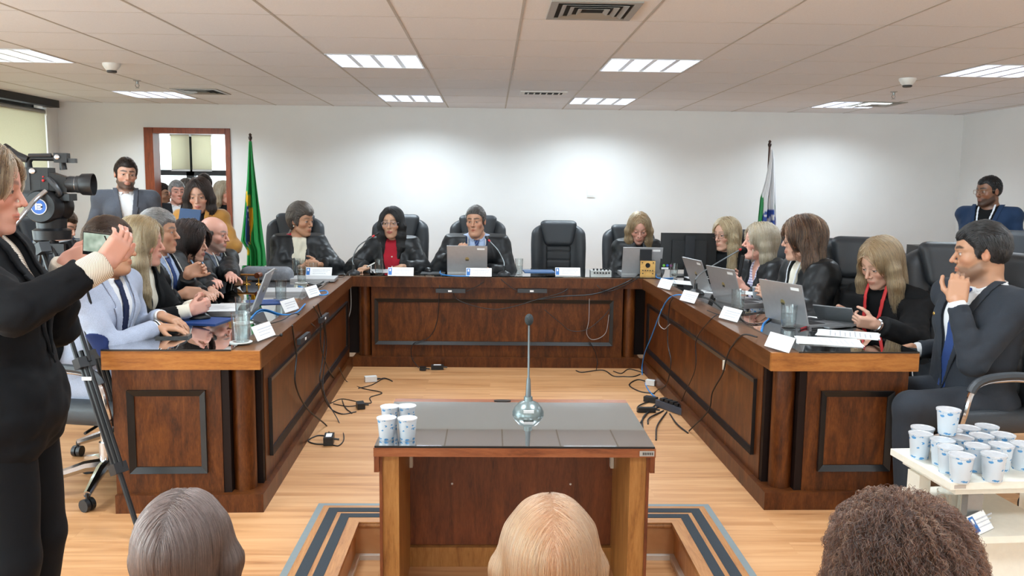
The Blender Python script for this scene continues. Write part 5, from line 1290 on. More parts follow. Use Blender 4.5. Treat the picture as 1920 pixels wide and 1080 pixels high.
# ---- front row heads
def audience(lab, px, py, Y, hr, hcx, hs=1.):
    return person(lab, (px, py, Y), 180, 'f', lean=2, hs=hs, floor=ZLOW, skin='fair', hair=hr, hairc=hcx, res=.006, fine_hands=False, hands=('rest', 'rest'), outfit=[shirt(m_greycoat, collar=False), upper('jacket', m_greycoat, .02, .03, .3, step=.013), trousers(m_greycoat, step=.018)], group=GF_)
audience('back of a head with long straight taupe brown hair, bottom left', 345, 1036, 1.62, long_hair(ln=.36, t=.013, n=42000, rad=.00032, side=.074, vol=.0, front=False, back=.24, strand=.24, step=.005, wr=.0009, lift=.004, steps=16, wave=.0006), ('taupe', [(62, 48, 45), (84, 68, 64), (104, 88, 82), (126, 108, 102)]), .95)
audience('back of a head with straight strawberry blonde hair, bottom centre', 1030, 1052, 1.56, long_hair(ln=.34, t=.014, n=42000, rad=.00032, side=.078, vol=.002, front=False, back=.22, strand=.24, step=.005, wr=.0009, lift=.004, steps=16, wave=.0008), ('strawberry_blonde', [(150, 100, 70), (182, 130, 94), (206, 156, 118), (226, 184, 148)]), .97)
def curly_hair(n=26000):
    def mk(p, c):
        mats = hair_mats(*c)
        def fn(P):
            g = ((P-p.hc) @ p.Rh)/p.hs
            d = smin(ell(g, (0, -.02, .03), (.118, .128, .112)), ell(g, (0, -.045, -.13), (.168, .12, .15)), .06)
            d = smax(d, -ell(g, (0, .10, -.03), (.056, .08, .11)), .01)
            return (d+wob(g, 55, 2)*.006+wob(g, 140, 4)*.004)*p.hs
        def dirf(P):
            g = ((P-p.hc) @ p.Rh); v = np.stack([g[:, 0]*5, g[:, 1]*3, -np.ones(len(g))], 1).astype(f4); v /= np.linalg.norm(v, axis=1)[:, None]; return v @ p.Rh.T
        hair_obj(p, fn, (-.27, -.27, -.36), (.27, .27, .22), mats, n, .12, dirf, .006, .00042, .024, .0050, 190, 26, 3)
    return mk
audience('back of a head with big curly dark brown hair, bottom right', 1682, 1060, 1.60, curly_hair(), ('curly_brown', [(34, 21, 18), (58, 38, 31), (84, 57, 46), (130, 92, 66)]), 1.0)
# ------------------------------------------------------------------ more chairs
def seat_for(p, label, group, dy=.05, z=0, sc=1., turn=0):
    th = p.root.rotation_euler[2]; f = Vector((-math.sin(th), math.cos(th), 0)); c = p.root.location+f*dy
    return chair_at(c.x, c.y, math.degrees(th-PI)+turn, label, group, p.root.location.z, sc)
for q, lab in zip(PEOPLE['left'], ('black leather chair of the man in pale grey blazer', 'black leather chair of the blonde woman with clasped hands', 'black leather chair of the grey-haired man holding the cord', 'black leather chair of the dark-haired woman with blue lanyard', 'black leather chair of the bald man at the left desk')): seat_for(q, lab, GL, sc=.98)
seat_for(PEOPLE['navy'], 'black leather chair under the man in navy suit by the window', GL)
for q, lab, tu, sc in zip(PEOPLE['right'], ('black leather chair behind the blonde woman with glasses', 'black leather chair of the ash-blonde woman at the microphone', 'black leather chair behind the brown-haired woman with white scarf', None, 'black leather chair with chrome arms under the man in charcoal suit'), (0, 25, 30, 0, -4), (.95, .95, .98, 1, 1.0)):
    if lab: seat_for(q, lab, GR, turn=tu, sc=sc)
chair_at(2.24, 5.0, -25, 'black leather chair of the woman reading the tablet', GR, sc=1.0)
chair_at(2.62, 4.52, -14, 'empty black leather chair between tablet woman and man in charcoal suit', GR, sc=1.0)
p = at(1912, 540, 6.3); chair_at(p.x-.26, p.y-.15, -60, 'empty black leather chair cut by the right picture edge', GR)
# ------------------------------------------------------------------ desk-top things
m_glass = pane_mat('drinking_glass', (249, 251, 251), 1.5, .0, 1.8)
m_water = pane_mat('water', (246, 249, 250), 1.33, 0)
m_laptop = plain('laptop_silver', (172, 172, 174), .38, .55); m_keys = plain('laptop_keys', (40, 41, 44), .5); m_screen = plain('dark_screen', (14, 15, 18), .15)
m_paper = plain('white_paper', (232, 232, 232), .8); m_print = plain('grey_print', (186, 188, 196), .8); m_blue = plain('folder_blue', (28, 66, 128), .5); m_logo = plain('logo_blue', (36, 104, 176), .5)
m_acr = pane_mat('acrylic', (250, 251, 252), 1.45, .02)
def rect(bm, x0, y0, x1, y1, z0, z1): return box(bm, (x0, y0, z0), (x1, y1, z1))
def laptop(label, loc, facing, angle=105, w=.335, d=.23, first=[]):
    o = thing('laptop', label, 'laptop', loc, PI+math.radians(facing), 'open silver laptops on the desks')
    # hinge on the x axis, keyboard towards +y (the user)
    bm = BM(); rect(bm, -w/2, .004, w/2, d, 0, .016); obj('base', bm, m_laptop, o, bevel=.004)
    bm = BM(); rect(bm, -w/2+.02, .03, w/2-.02, d*.56, .0162, .018); obj('keyboard', bm, m_keys, o)
    bm = BM(); rect(bm, -.05, d*.62, .05, d-.015, .0162, .0172); obj('touchpad', bm, m_keys, o)
    M = Matrix.Translation((0, 0, .014)) @ Matrix.Rotation(math.radians(90-angle)*-1, 4, 'X')
    bm = BM(); box(bm, (-w/2, -.008, 0), (w/2, .0, d), M); l = obj('lid', bm, m_laptop, o, bevel=.003)
    bm = BM(); box(bm, (-w/2+.008, .0, .012), (w/2-.008, .0012, d-.006), M); obj('screen', bm, m_screen, l)
    bm = BM(); lathe(bm, [(.017, 0), (.017, .001)], 20, M @ Matrix.Translation((0, -.0079, d*.5)) @ Matrix.Rotation(PI/2, 4, 'X')); obj('emblem', bm, plain('lid_emblem', (176, 160, 110), .3, .5), l)
    bm = BM(); 
    for q in (-1, 0, 1): box(bm, (q*.009-.003, -.0102, d*.5-.016), (q*.009+.003, -.0092, d*.5-.002), M)
    obj('emblem_mark', bm, m_keys, l)
    bm = BM(); box(bm, (w/2-.085, -.0088, d-.034), (w/2-.022, -.0081, d-.018), M); obj('asset_sticker', bm, m_paper, l)
    return o
p = at(876, 514, 7.0); laptop('open silver laptop in front of the man with blue tie', (p.x, 7.0, T0), 180, 104)
p = at(1203, 513, 7.0); laptop('open silver laptop of the blonde woman, behind the wooden speaker box', (p.x, 7.02, T0), 180, 104)
p = onz(1316, 543, T0); laptop('open silver laptop on right desk nearest the monitor, beside the gooseneck microphone', (p.x, p.y, T0), 100, 112)
p = onz(1366, 568, T0); laptop('open silver laptop in front of the woman in purple stripes', (p.x, p.y, T0), 106, 108)
p = onz(1476, 607, T0); laptop('open silver laptop in front of the woman with red nails', (p.x, p.y, T0), 112, 106)
p = onz(479, 580, T0); laptop('open silver laptop on the left desk beside the clasped hands', (p.x, p.y, T0), -84, 112)
def flat_laptop(label, px, py, rz):
    p = onz(px, py, T0); o = thing('closed_laptop', label, 'laptop', p, rz, 'closed laptops on the left desk')
    bm = BM(); rect(bm, -.165, -.115, .165, .115, 0, .014); obj('base', bm, m_laptop, o, bevel=.004)
    bm = BM(); rect(bm, -.165, -.115, .165, .115, .0145, .022); obj('lid', bm, plain('laptop_lid_pale', (196, 196, 198), .4, .4), o, bevel=.003)
flat_laptop('closed silver laptop lying on the left desk behind a water glass', 535, 549, .1); flat_laptop('closed pale laptop at the far left desk corner below the name plate', 590, 525, .05)
def tumbler(label, px, py, h=.125, r=.036, level=.62, group='water glasses on the desks', coaster=False, cat='glass'):
    p = onz(px, py, T0); o = thing('water_glass', label, cat, p, 0, group)
    z0 = .005 if coaster else 0
    bm = BM(); lathe(bm, [(.0005, z0), (r*.86, z0), (r*.9, z0+.004), (r, z0+h), (r-.0022, z0+h), (r*.9-.0022, z0+.010), (.0005, z0+.010)], 28, None, False); obj('glass', bm, m_glass, o, smooth=True)
    if level: 
        rr = r*.9+(r*.1)*level-.0028
        bm = BM(); lathe(bm, [(r*.9-.0034, z0+.0112), (rr, z0+h*level)], 28); obj('water', bm, m_water, o, smooth=True)
    if coaster:
        bm = BM(); lathe(bm, [(.05, 0), (.052, .004)], 28); obj('coaster', bm, m_white_plastic, o, smooth=True)
tumbler('water glass nearest the front end of the left desk', 452, 642, .135, .043, .62, coaster=True)
tumbler('second water glass from front on left desk, just behind the nearest', 456, 606, .135, .040, .72, coaster=True)
tumbler('water glass on the left desk in front of the closed silver laptop', 527, 565, .13, .036, .66, coaster=True)
tumbler('water glass beside the far closed laptop on the left desk corner', 566, 531, .12, .034, .8, coaster=True)
tumbler('nearly empty glass in front of the grey-haired woman with scarf', 556, 513, .125, .034, .2)
tumbler('water glass in front of the woman in red shirt', 711, 514, .125, .036, .62)
tumbler('water glass to the right of the central microphone', 973, 515, .135, .033, .55)
tumbler('water glass below the desktop monitor', 1263, 521, .12, .034, .55)
tumbler('water glass in front of the second laptop from the front on right desk', 1383, 580, .125, .042, 0)
tumbler('water glass nearest the front end of right desk, beside paper sheets', 1478, 615, .125, .043, .62)
def name_plate(label, px, py, facing, w=.215, h=.07, z=T0, logo=True, group='name plates on the desks', lean=28):
    p = onz(px, py, z); o = thing('name_plate', label, 'name plate', p, PI+math.radians(facing), group)
    a = math.radians(lean); t = math.tan(a)*h
    # front faces +y local
    bm = BM()
    for s in (1, -1): hexa(bm, [(-w/2, s*t, 0), (w/2, s*t, 0), (w/2, s*(t-.003), 0), (-w/2, s*(t-.003), 0), (-w/2, s*.003, h), (w/2, s*.003, h), (w/2, 0, h), (-w/2, 0, h)])
    obj('acrylic_stand', bm, m_acr, o)
    f = lambda x, u, e: (x, t*(1-u)+.003*u+e*math.cos(a), h*u+e*math.sin(a))
    def patch(bm, x0, u0, x1, u1, e): hexa(bm, [f(x0, u0, e), f(x1, u0, e), f(x1, u1, e), f(x0, u1, e), f(x0, u0, e+.0006), f(x1, u0, e+.0006), f(x1, u1, e+.0006), f(x0, u1, e+.0006)])
    bm = BM(); patch(bm, -w/2+.004, .03, w/2-.004, .97, .0005); c = obj('card', bm, m_paper, o)
    if logo:
        bm = BM(); patch(bm, w/2-.036, .14, w/2-.008, .9, .0012); obj('logo_square', bm, m_logo, c)
        bm = BM(); patch(bm, w/2-.028, .55, w/2-.016, .8, .002); obj('logo_mark', bm, m_paper, c)
    bm = BM(); x = w/2-.046
    r = random.Random(int(px))
    for u, hh, L in ((.64, .07, .135), (.48, .05, .12), (.28, .05, .10)):
        x = .05
        while x > .05-L:
            ww = r.uniform(.003, .012); patch(bm, x-ww, u, x, u+hh, .0012); x -= ww+.0025
    obj('printed_line', bm, m_print, c)
    return o
name_plate('white name plate in front of the grey-haired woman with cream scarf', 599, 517, 0); name_plate('white name plate in front of the woman in red shirt', 752, 517, 0)
name_plate('white name plate in front of the central silver laptop', 898, 518, 0); name_plate('white name plate in front of the empty chair', 1064, 517, 0)
for lab, px, py in (('white name plate nearest the front of the left desk', 487, 634), ('second white name plate from the front on the left desk', 537, 583), ('third white name plate from the front on left desk, by blue cable', 581, 556)): name_plate(lab, px, py, 78, .19, logo=False)
for lab, px, py in (('white name plate nearest the front of the right desk', 1468, 655), ('second white name plate from the front on the right desk', 1375, 600), ('third white name plate from the front on the right desk', 1297, 566), ('farthest white name plate on the right desk, near the speaker box', 1252, 541)): name_plate(lab, px, py, -72, .19, logo=False)
# microphones
m_mic = plain('microphone_black', (26, 27, 29), .45); m_micgrey = plain('microphone_grey', (110, 116, 118), .35, .4); m_red_led = plain('red_ring', (200, 36, 40), .4)
def gooseneck(label, base, tip_px, Ytip, mid, r=.055, ring=True, stem=m_micgrey, dome=None):
    p = onz(base[0], base[1], T0); o = thing('gooseneck_microphone', label, 'microphone', p, 0, 'gooseneck microphones on the desks')
    bm = BM(); lathe(bm, [(r, 0), (r, .006), (r*.85, .018), (r*.4, .03), (.014, .036), (.011, .075), (.0005, .075)], 24, None, False); obj('base', bm, dome or m_mic, o, smooth=True)
    tip = at(tip_px[0], tip_px[1], Ytip)-p; pts = spline([(0, 0, .07)]+[Vector(at(*m))-p for m in mid]+[tip], 8)
    bm = BM(); tube(bm, pts, .0048, 8); obj('stem', bm, stem, o, smooth=True)
    d = (pts[-1]-pts[-3]).normalized(); 
    if ring: bm = BM(); tube(bm, [tip, tip+d*.022], .0085, 12); obj('light_ring', bm, m_red_led, o, smooth=True)
    bm = BM(); q = tip+d*(.022 if ring else 0); tube(bm, [q, q+d*.006, q+d*.035, q+d*.045], [.007, .012, .012, .006], 12); obj('capsule', bm, m_mic, o, smooth=True)
gooseneck('gooseneck microphone left of the woman in red shirt', (663, 513), (698, 444), 7.1, [(661, 486, 7.0), (672, 462, 7.05)])
gooseneck('gooseneck microphone right of the man in blue tie, pointing at him', (945, 515), (919, 453), 7.15, [(944, 490, 7.0), (934, 470, 7.1)])
gooseneck('gooseneck microphone on the right desk bent toward the ash-blonde woman', (1304, 551), (1386, 469), 5.95, [(1304, 525, 5.35), (1315, 512, 5.5), (1350, 490, 5.75)], r=.062)
p = onz(990, 775, LZ); o = thing('table_microphone', 'tall microphone on round grey base standing on the witness table', 'microphone', p)
bm = BM(); lathe(bm, [(.068, 0), (.068, .008), (.06, .025), (.042, .046), (.02, .056), (.018, .075), (.0005, .075)], 32, None, False); obj('base', bm, plain('mic_base_grey', (128, 140, 140), .28, .5), o, smooth=True)
top = at(992, 602, p.y)-p
bm = BM(); tube(bm, [(0, 0, .07), (0, 0, .15), (0, 0, .16), top], [.013, .009, .005, .0042], 10); obj('stem', bm, m_micgrey, o, smooth=True)
bm = BM(); ball(bm, top+Vector((0, 0, .006)), .019, 18, (1, 1, 1.35)); obj('foam_cap', bm, plain('foam_grey', (62, 66, 68), .95, 0, .2, .3, 300, .6), o, smooth=True)
bm = BM(); box(bm, (-.022, -.0665, .018), (.022, -.058, .030)); obj('label_plate', bm, m_paper, o)
o = thing('handheld_microphone', 'black handheld microphone raised to the mouth of the ash-blonde woman', 'microphone', at(1388, 508, 6.02))
_d = at(1395, 470, 5.98)-at(1388, 508, 6.02); _u = _d.normalized()
bm = BM(); tube(bm, [-_u*.05, _d*.75], [.011, .015], 14); obj('handle', bm, m_mic, o, smooth=True)
bm = BM(); ball(bm, _d, .026, 16); obj('foam_cap', bm, plain('foam_black', (20, 20, 21), .95, 0, .2, .3, 300, .6), o, smooth=True)
p = onz(1339, 511, T0); o = thing('bottle', 'small white bottle standing beside the desktop monitor', 'bottle', p)
bm = BM(); lathe(bm, [(.0005, 0), (.022, 0), (.023, .01), (.023, .085), (.012, .10)], 20, None, False); obj('body', bm, m_white_plastic, o, smooth=True)
bm = BM(); lathe(bm, [(.013, .098), (.013, .118), (.0005, .119)], 16, None, False); obj('cap', bm, m_white_plastic, o, smooth=True)
# monitor
p = at(1290, 500, 6.98); o = thing('desktop_monitor', 'black desktop monitor seen from behind at the right end of the back desk', 'monitor', (p.x, 6.98, T0))
sx = .47; zt = at(1290, 437, 6.98).z-T0
bm = BM(); box(bm, (-sx/2, .0, .05), (sx/2, .02, zt)); obj('screen_case', bm, m_blackpl, o, bevel=.004)
bm = BM(); box(bm, (-sx/2+.09, -.026, .09), (sx/2-.09, .0, zt-.06)); obj('rear_housing', bm, plain('matte_black', (20, 21, 23), .6), o, bevel=.01)
bm = BM(); box(bm, (-.04, -.045, .008), (.04, -.027, zt-.02)); obj('stand', bm, plain('stand_dark', (40, 42, 46), .35, .3), o, bevel=.003)
bm = BM(); box(bm, (-.12, -.1, 0), (.12, .08, .008)); obj('stand_base', bm, m_blackpl, o, bevel=.003)
for k, (c, x) in enumerate((((110, 190, 70), -.205), ((50, 90, 180), -.175), ((170, 60, 150), -.145))):
    bm = BM(); lathe(bm, [(.011, 0), (.011, .0015)], 14, Matrix.Translation((x, -.0005, .085)) @ Matrix.Rotation(PI/2, 4, 'X')); obj('round_sticker', bm, plain('sticker_%d' % k, c, .5), o)
bm = BM(); box(bm, (-.225, -.0015, .053), (-.165, .0, .068)); obj('label_sticker', bm, m_paper, o)
# wooden speaker box with small black loudspeaker on top
p = onz(1214, 517, T0); m_spk = wood('speaker_wood', (176, 128, 60), (206, 158, 84), (220, 176, 104), (3, 3, 8), .45, 4)
o = thing('speaker_box', 'small light wood speaker box at the right corner of the back desk', 'speaker', p, -.12); 
w = .062; bm = BM(); box(bm, (-w, -.004, 0), (w, .0, .125)); obj('front_baffle', bm, m_spk, o, bevel=.002)
bm = BM(); box(bm, (-w, .0, 0), (w, .11, .125)); obj('cabinet', bm, m_mic, o, bevel=.002)
bm = BM(); lathe(bm, [(.020, 0), (.020, .004), (.012, .001)], 24, Matrix.Translation((.0, -.004, .088)) @ Matrix.Rotation(PI/2, 4, 'X')); obj('bass_port', bm, m_dark, o)
for x, z in ((-.04, .045), (-.02, .045), (.0, .045), (.02, .045), (.042, .045), (-.04, .02), (.042, .02), (-.045, .11), (.045, .11)):
    bm = BM(); lathe(bm, [(.005, 0), (.005, .007)], 10, Matrix.Translation((x, -.004, z)) @ Matrix.Rotation(PI/2, 4, 'X')); obj('socket', bm, m_blackpl, o)
o2 = thing('small_loudspeaker', 'small black loudspeaker standing on the light wood speaker box', 'speaker', p+Vector((-.012, .05, .126)), -.12)
bm = BM(); box(bm, (-.05, -.045, 0), (.05, .045, .095)); obj('cabinet', bm, m_mic, o2, bevel=.004)
bm = BM(); box(bm, (-.045, -.048, .005), (.045, -.0455, .09)); obj('grille', bm, plain('grille_dark', (36, 37, 40), .8, 0, .3, .2, 500, .5), o2)
# audio interface
p = onz(1127, 518, T0); o = thing('audio_interface', 'small silver audio box with black knobs before the empty chair side', 'audio box', p)
bm = BM(); box(bm, (-.085, 0, 0), (.085, .1, .045)); obj('case', bm, plain('audio_silver', (176, 178, 176), .35, .4), o, bevel=.003)
for k in range(6): bm = BM(); lathe(bm, [(.008, 0), (.007, .012)], 12, Matrix.Translation((-.055+k*.024, 0, .028)) @ Matrix.Rotation(PI/2, 4, 'X')); obj('knob', bm, m_blackpl, o, smooth=True)
for k in range(5): bm = BM(); tube(bm, [(-.06+k*.03, .02, .046), (-.06+k*.03, .02, .062)], .007, 8); obj('plug', bm, m_blackpl, o)
# mice, pads, folders, papers
def mouse(label, px, py, rz, z=T0):
    p = onz(px, py, z); o = thing('computer_mouse', label, 'mouse', p, rz, 'computer mice on the desks')
    fn = lambda P: smax(ell(P, (0, 0, 0), (.031, .056, .036)), -P[:, 2]+.001, .003)
    sdf_obj('body', fn, A(-.05, -.08, -.01), A(.05, .08, .05), .004, m_blackpl, o)
    bm = BM(); tube(bm, [(0, .022, .031), (0, .036, .027)], .004, 8); obj('wheel', bm, m_micgrey, o)
def slab(name, label, cat, c, w, d, t, rz, m, group=None, part=None):
    o = thing(name, label, cat, c, rz, group); bm = BM(); box(bm, (-w/2, -d/2, 0), (w/2, d/2, t)); obj(part or 'sheet', bm, m, o); return o
p = onz(812, 512, T0); slab('mouse_pad', 'black mouse pad under the mouse right of the woman in red', 'mouse pad', p, .2, .17, .004, 0, m_blackpl, None, 'pad'); mouse('black computer mouse on the pad left of the central laptop', 803, 509, .4, T0+.004)
p = onz(372, 602, T0); slab('blue_folder', 'blue folder under the black mouse on the left desk', 'folder', p, .30, .22, .006, -.15, m_blue, 'blue folders on the desks', 'cover'); mouse('black computer mouse on the blue folder on the left desk', 375, 598, -1.2, T0+.006)
p = onz(499, 567, T0); slab('blue_folder', 'blue folder behind the left open laptop lid', 'folder', p, .24, .2, .005, .3, m_blue, 'blue folders on the desks', 'cover')
p = onz(1010, 509, T0); slab('blue_folder', 'blue folder lying before the empty chair', 'folder', p, .26, .2, .006, .06, plain('folder_steel_blue', (70, 104, 150), .45), 'blue folders on the desks', 'cover')
def papers(label, px, py, rz, n=3, w=.21, d=.297, z=T0, group='loose paper sheets on the desks'):
    p = onz(px, py, z); o = thing('paper_stack', label, 'papers', p, rz, group)
    for k in range(n):
        bm = BM(); M = Matrix.Rotation(R_.uniform(-.12, .12), 4, 'Z'); box(bm, (-w/2, -d/2, k*.0016), (w/2, d/2, k*.0016+.0009), M); s = obj('sheet', bm, m_paper, o)
    bm = BM()
    for q in range(9): 
        L = w*R_.uniform(.4, .8); box(bm, (-w*.4, -d*.36+q*d*.08, n*.0016), (-w*.4+L, -d*.36+q*d*.08+.004, n*.0016+.0003), M)
    obj('printed_lines', bm, m_print, o)
papers('white printed sheets nearest the front edge of the right desk', 1553, 641, 1.3, 3); papers('white printed sheets behind the front pile on the right desk', 1590, 627, 1.1, 2)
papers('printed sheets on the right desk before the tablet woman', 1555, 603, 1.0, 3); papers('white sheets in front of the woman in red shirt', 722, 508, .3, 2); papers('white sheets beside the microphone on the right desk', 1350, 548, .9, 2)
papers('white sheets on the right desk near the monitor', 1282, 530, .8, 2); papers('white sheets on the laptop keyboard beside the clasped hands', 412, 577, .2, 2, z=T0+.019)
papers('white sheets lying below the desktop monitor', 1305, 519, .1, 2); papers('white sheets before the purple striped blouse', 1408, 549, .7, 2)
def rod(name, label, cat, a, b, r, m, group=None):
    o = thing(name, label, cat, a, 0, group); bm = BM(); d = Vector(b)-Vector(a); tube(bm, [(0, 0, 0), d*.85, d], [r, r, r*.4], 8); obj('barrel', bm, m, o, smooth=True); bm = BM(); tube(bm, [d*.0-d*.08, (0, 0, 0)], r*1.1, 8); obj('cap', bm, m_blackpl, o); return o
a = onz(1500, 617, T0+.006); rod('red_pen', 'red pen beside the front water glass on the right desk', 'pen', a, onz(1520, 610, T0+.006), .005, plain('pen_red', (170, 30, 40), .4))
a = onz(1525, 616, T0+.006); rod('black_pen', 'black pen on the papers of right desk', 'pen', a, onz(1550, 614, T0+.006), .005, m_blackpl)
a = at(689, 500, 6.98); rod('white_pen', 'white pen in the hand of the woman in red shirt', 'pen', a, at(704, 492, 7.02), .005, m_white_plastic)
p = onz(1560, 611, T0); slab('closed_tablet', 'flat grey tablet case lying on the right desk papers', 'tablet', p+Vector((0, 0, .006)), .25, .17, .009, .5, plain('tablet_grey', (128, 130, 132), .4, .4), None, 'case')
# tablet in the hands of the blonde woman
o = thing('tablet', 'grey tablet held by the blonde woman with red lanyard', 'tablet', at(1565, 589, 4.52)); o.rotation_euler = Vector((.42, .50, .72)).to_track_quat('Z', 'Y').to_euler(); o.scale = (.84, .84, .84)
bm = BM(); box(bm, (-.125, -.085, -.005), (.125, .085, .0035)); obj('body', bm, plain('tablet_back', (134, 138, 142), .35, .4), o, bevel=.003)
bm = BM(); box(bm, (-.117, -.077, .0036), (.117, .077, .0045)); obj('screen', bm, m_screen, o)
# gavel, rounded case, phone on desk, headset
p = onz(470, 533, T0); o = thing('gavel', 'brown wooden gavel on a brass stand at the far left desk corner', 'gavel', p, -.1)
bm = BM(); tube(bm, [(-.10, 0, .068), (.06, 0, .068)], .008, 10); obj('handle', bm, m_lect_in, o, smooth=True)
bm = BM(); tube(bm, [(.06, -.035, .068), (.06, -.02, .068), (.06, .02, .068), (.06, .035, .068)], [.02, .022, .022, .02], 16); obj('head', bm, m_lect, o, smooth=True)
bm = BM(); lathe(bm, [(.03, 0), (.028, .006), (.006, .012), (.005, .05), (.014, .058)], 16, Matrix.Translation((-.03, 0, 0))); lathe(bm, [(.022, 0), (.02, .006), (.005, .012), (.005, .046)], 16, Matrix.Translation((.06, 0, 0))); obj('stand', bm, plain('polished_brass', (196, 150, 70), .2, .95), o, smooth=True)
p = onz(497, 527, T0); o = thing('document_case', 'grey rounded case on the far left desk corner behind the gavel', 'case', p)
sdf_obj('shell', lambda P: smax(rbox(P, (0, .06, .02), (.20-.0, .07, .085), .06), -P[:, 2]+.001, .003), A(-.26, -.05, -.02), A(.26, .2, .16), .008, plain('case_grey', (112, 114, 120), .55, 0, .4, .15, 60), o)
bm = BM(); tube(bm, [(.02, -.012, .085), (.06, -.006, .092), (.1, -.012, .088)], .004, 6); obj('handle', bm, m_silver, o)
p = onz(326, 632, T0); slab('smartphone', 'black smartphone lying under the hands of the man in pale blazer', 'phone', p, .15, .075, .010, .1, m_screen, None, 'body')
p = onz(504, 632, TH); o = thing('lapel_microphone', 'tiny black lapel microphone on wire near the front left name plate', 'microphone', p)
bm = BM(); ball(bm, (.055, .02, .007), .009, 10); obj('capsule', bm, m_mic, o, smooth=True)
bm = BM(); tube(bm, spline([(.05, .02, .005), (.0, -.01, .004), (-.04, .0, .004), (-.07, .03, .004)]), .0025, 6); obj('wire', bm, m_mic, o)
# ------------------------------------------------------------------ water cups with foil lids
def cup_mat():
    t = NT('cup_plastic'); v = t.coords((1, 1, 1.7)); vo = t.new('ShaderNodeTexVoronoi'); vo.inputs['Scale'].default_value = 38; t.link(v, vo.inputs['Vector'])
    n = t.noise(v, 60, 2); lt = t.new('ShaderNodeMath', operation='LESS_THAN'); lt.inputs[1].default_value = .33; t.link(vo.outputs['Distance'], lt.inputs[0])
    gt = t.new('ShaderNodeMath', operation='GREATER_THAN'); gt.inputs[1].default_value = .47; t.link(n, gt.inputs[0]); mu = t.new('ShaderNodeMath', operation='MULTIPLY'); t.link(lt.outputs[0], mu.inputs[0]); t.link(gt.outputs[0], mu.inputs[1])
    t.link(t.ramp(mu.outputs[0], [(.4, srgb(222, 232, 242)), (.6, srgb(92, 160, 216))]), t.b.inputs['Base Color']); t.set(Roughness=.25); t.b.inputs['Transmission Weight'].default_value = .25
    return t.m
m_cup = cup_mat(); m_foil = plain('foil_lid', (206, 208, 212), .3, .35, .5, .1, 90, .3); m_cupblue = plain('cup_print_blue', (84, 156, 214), .4)
CUP = [None]
def cup(label, loc, group, rz=0., cat='cup'):
    if CUP[0] is None:
        o = thing('water_cup', label, cat, loc, rz, group); CUP[0] = o
        bm = BM(); lathe(bm, [(.0005, 0), (.0265, 0), (.028, .003), (.0355, .078), (.038, .080), (.038, .083), (.035, .084)], 28, None, False); obj('plastic_cup', bm, m_cup, o, smooth=True)
        bm = BM(); lathe(bm, [(.0385, .0835), (.0385, .0862), (.034, .0865), (.033, .0848), (.0005, .0852)], 28, None, False); obj('foil_lid', bm, m_foil, o, smooth=True)
    else:
        o = copy_tree(CUP[0]); tag(o, label, cat, group); o.location = loc; o.rotation_euler = (0, 0, rz)
    return o
GC = 'foil-lidded water cups on the witness table'
for k, (lab, px, py) in enumerate((('foil-lidded water cup on the witness table, front left of four', 725, 823), ('foil-lidded water cup on the witness table, front right of four', 764, 824), ('foil-lidded water cup on the witness table, back left of four', 731, 800), ('foil-lidded water cup on the witness table, back right of four', 763, 799))): cup(lab, onz(px, py, LZ), GC, R_.uniform(-.4, .4))
CZ = .60; GK = 'foil-lidded water cups on the white cart'
ck = [('frontmost left cup at the cart edge beside the desk', 275, 228), ('cup on the cart behind the left edge cup', 285, 198), ('cup on the cart under the stacked one, left', 392, 262), ('cup on the cart under the stacked one, right', 452, 205), ('cup in the back row of the cart, second from right', 532, 197), ('rearmost cup on the cart', 645, 187), ('cup in middle of the cart behind two others', 517, 250), ('cup in third row of the cart, right of centre', 637, 240), ('cup right of the cart centre near the back', 765, 235), ('cup second from front on the cart, left of centre', 440, 300), ('cup on the cart between the two front ones, one row back', 610, 300), ('cup behind the front right one on the cart', 755, 295), ('cup on the cart cut by right picture edge', 872, 290), ('front cup on the cart nearest the corner tag', 512, 352), ('front right cup on the white cart', 712, 352)]
placed = []
for lab, u, w_ in ck:
    q = onz(1640+.315*u, 740+.315*w_, CZ+.086); q = Vector((q.x, q.y, 0))
    for it in range(6):
        for r in placed:
            d = q-r
            if 1e-6 < d.length < .079: q = r+d.normalized()*.0795
    placed.append(q); cup('foil-lidded water '+lab, (q.x, q.y, CZ), GK, R_.uniform(-1, 1))
q = (placed[2]+placed[3]+placed[1])/3; cup('foil-lidded water cup stacked on top of the other cups on the cart', (placed[2].x*.5+placed[3].x*.5, placed[2].y*.5+placed[3].y*.5, CZ+.0868), GK, .3)
q = at(588, 498, 7.0); tumbler('clear plastic cup held by the grey-haired woman with scarf', 588, 513, .09, .034, .5, 'plastic cups in hands and on desk', cat='cup')
p = onz(1420, 562, T0); cup_o = cup('plastic water cup with blue print between two laptops on right desk', p, 'plastic cups in hands and on desk', 0)
# ------------------------------------------------------------------ white cart
m_cart = plain('cart_white', (226, 221, 208), .45)
A_, B_ = onz(1670, 841, CZ), onz(1783, 906, CZ); ux = (B_-A_).normalized(); L1_ = (B_-A_).length; vx = Vector((-ux.y, ux.x, 0)); vx = vx if vx.x > 0 else -vx
o = thing('cart', 'white two-level cart at the right with water cups on its top', 'cart', (A_.x, A_.y, 0), math.atan2(ux.y, ux.x)); sgn = 1 if (vx.x*-ux.y+vx.y*ux.x) > 0 else -1
def cb(x0, y0, z0, x1, y1, z1): return box(BM(), (x0, min(sgn*y0, sgn*y1), z0), (x1, max(sgn*y0, sgn*y1), z1))
Wc = .62
obj('top_board', cb(0, 0, CZ-.022, L1_, Wc, CZ), m_cart, o, bevel=.004)
obj('under_rail', cb(.03, .03, CZ-.045, L1_-.02, Wc-.03, CZ-.0225), m_cart, o, bevel=.002)
obj('leg', cb(.08, .02, .05, .15, .06, CZ-.046), m_cart, o); obj('leg', cb(.05, Wc-.16, .05, .10, Wc-.06, CZ-.046), m_cart, o)
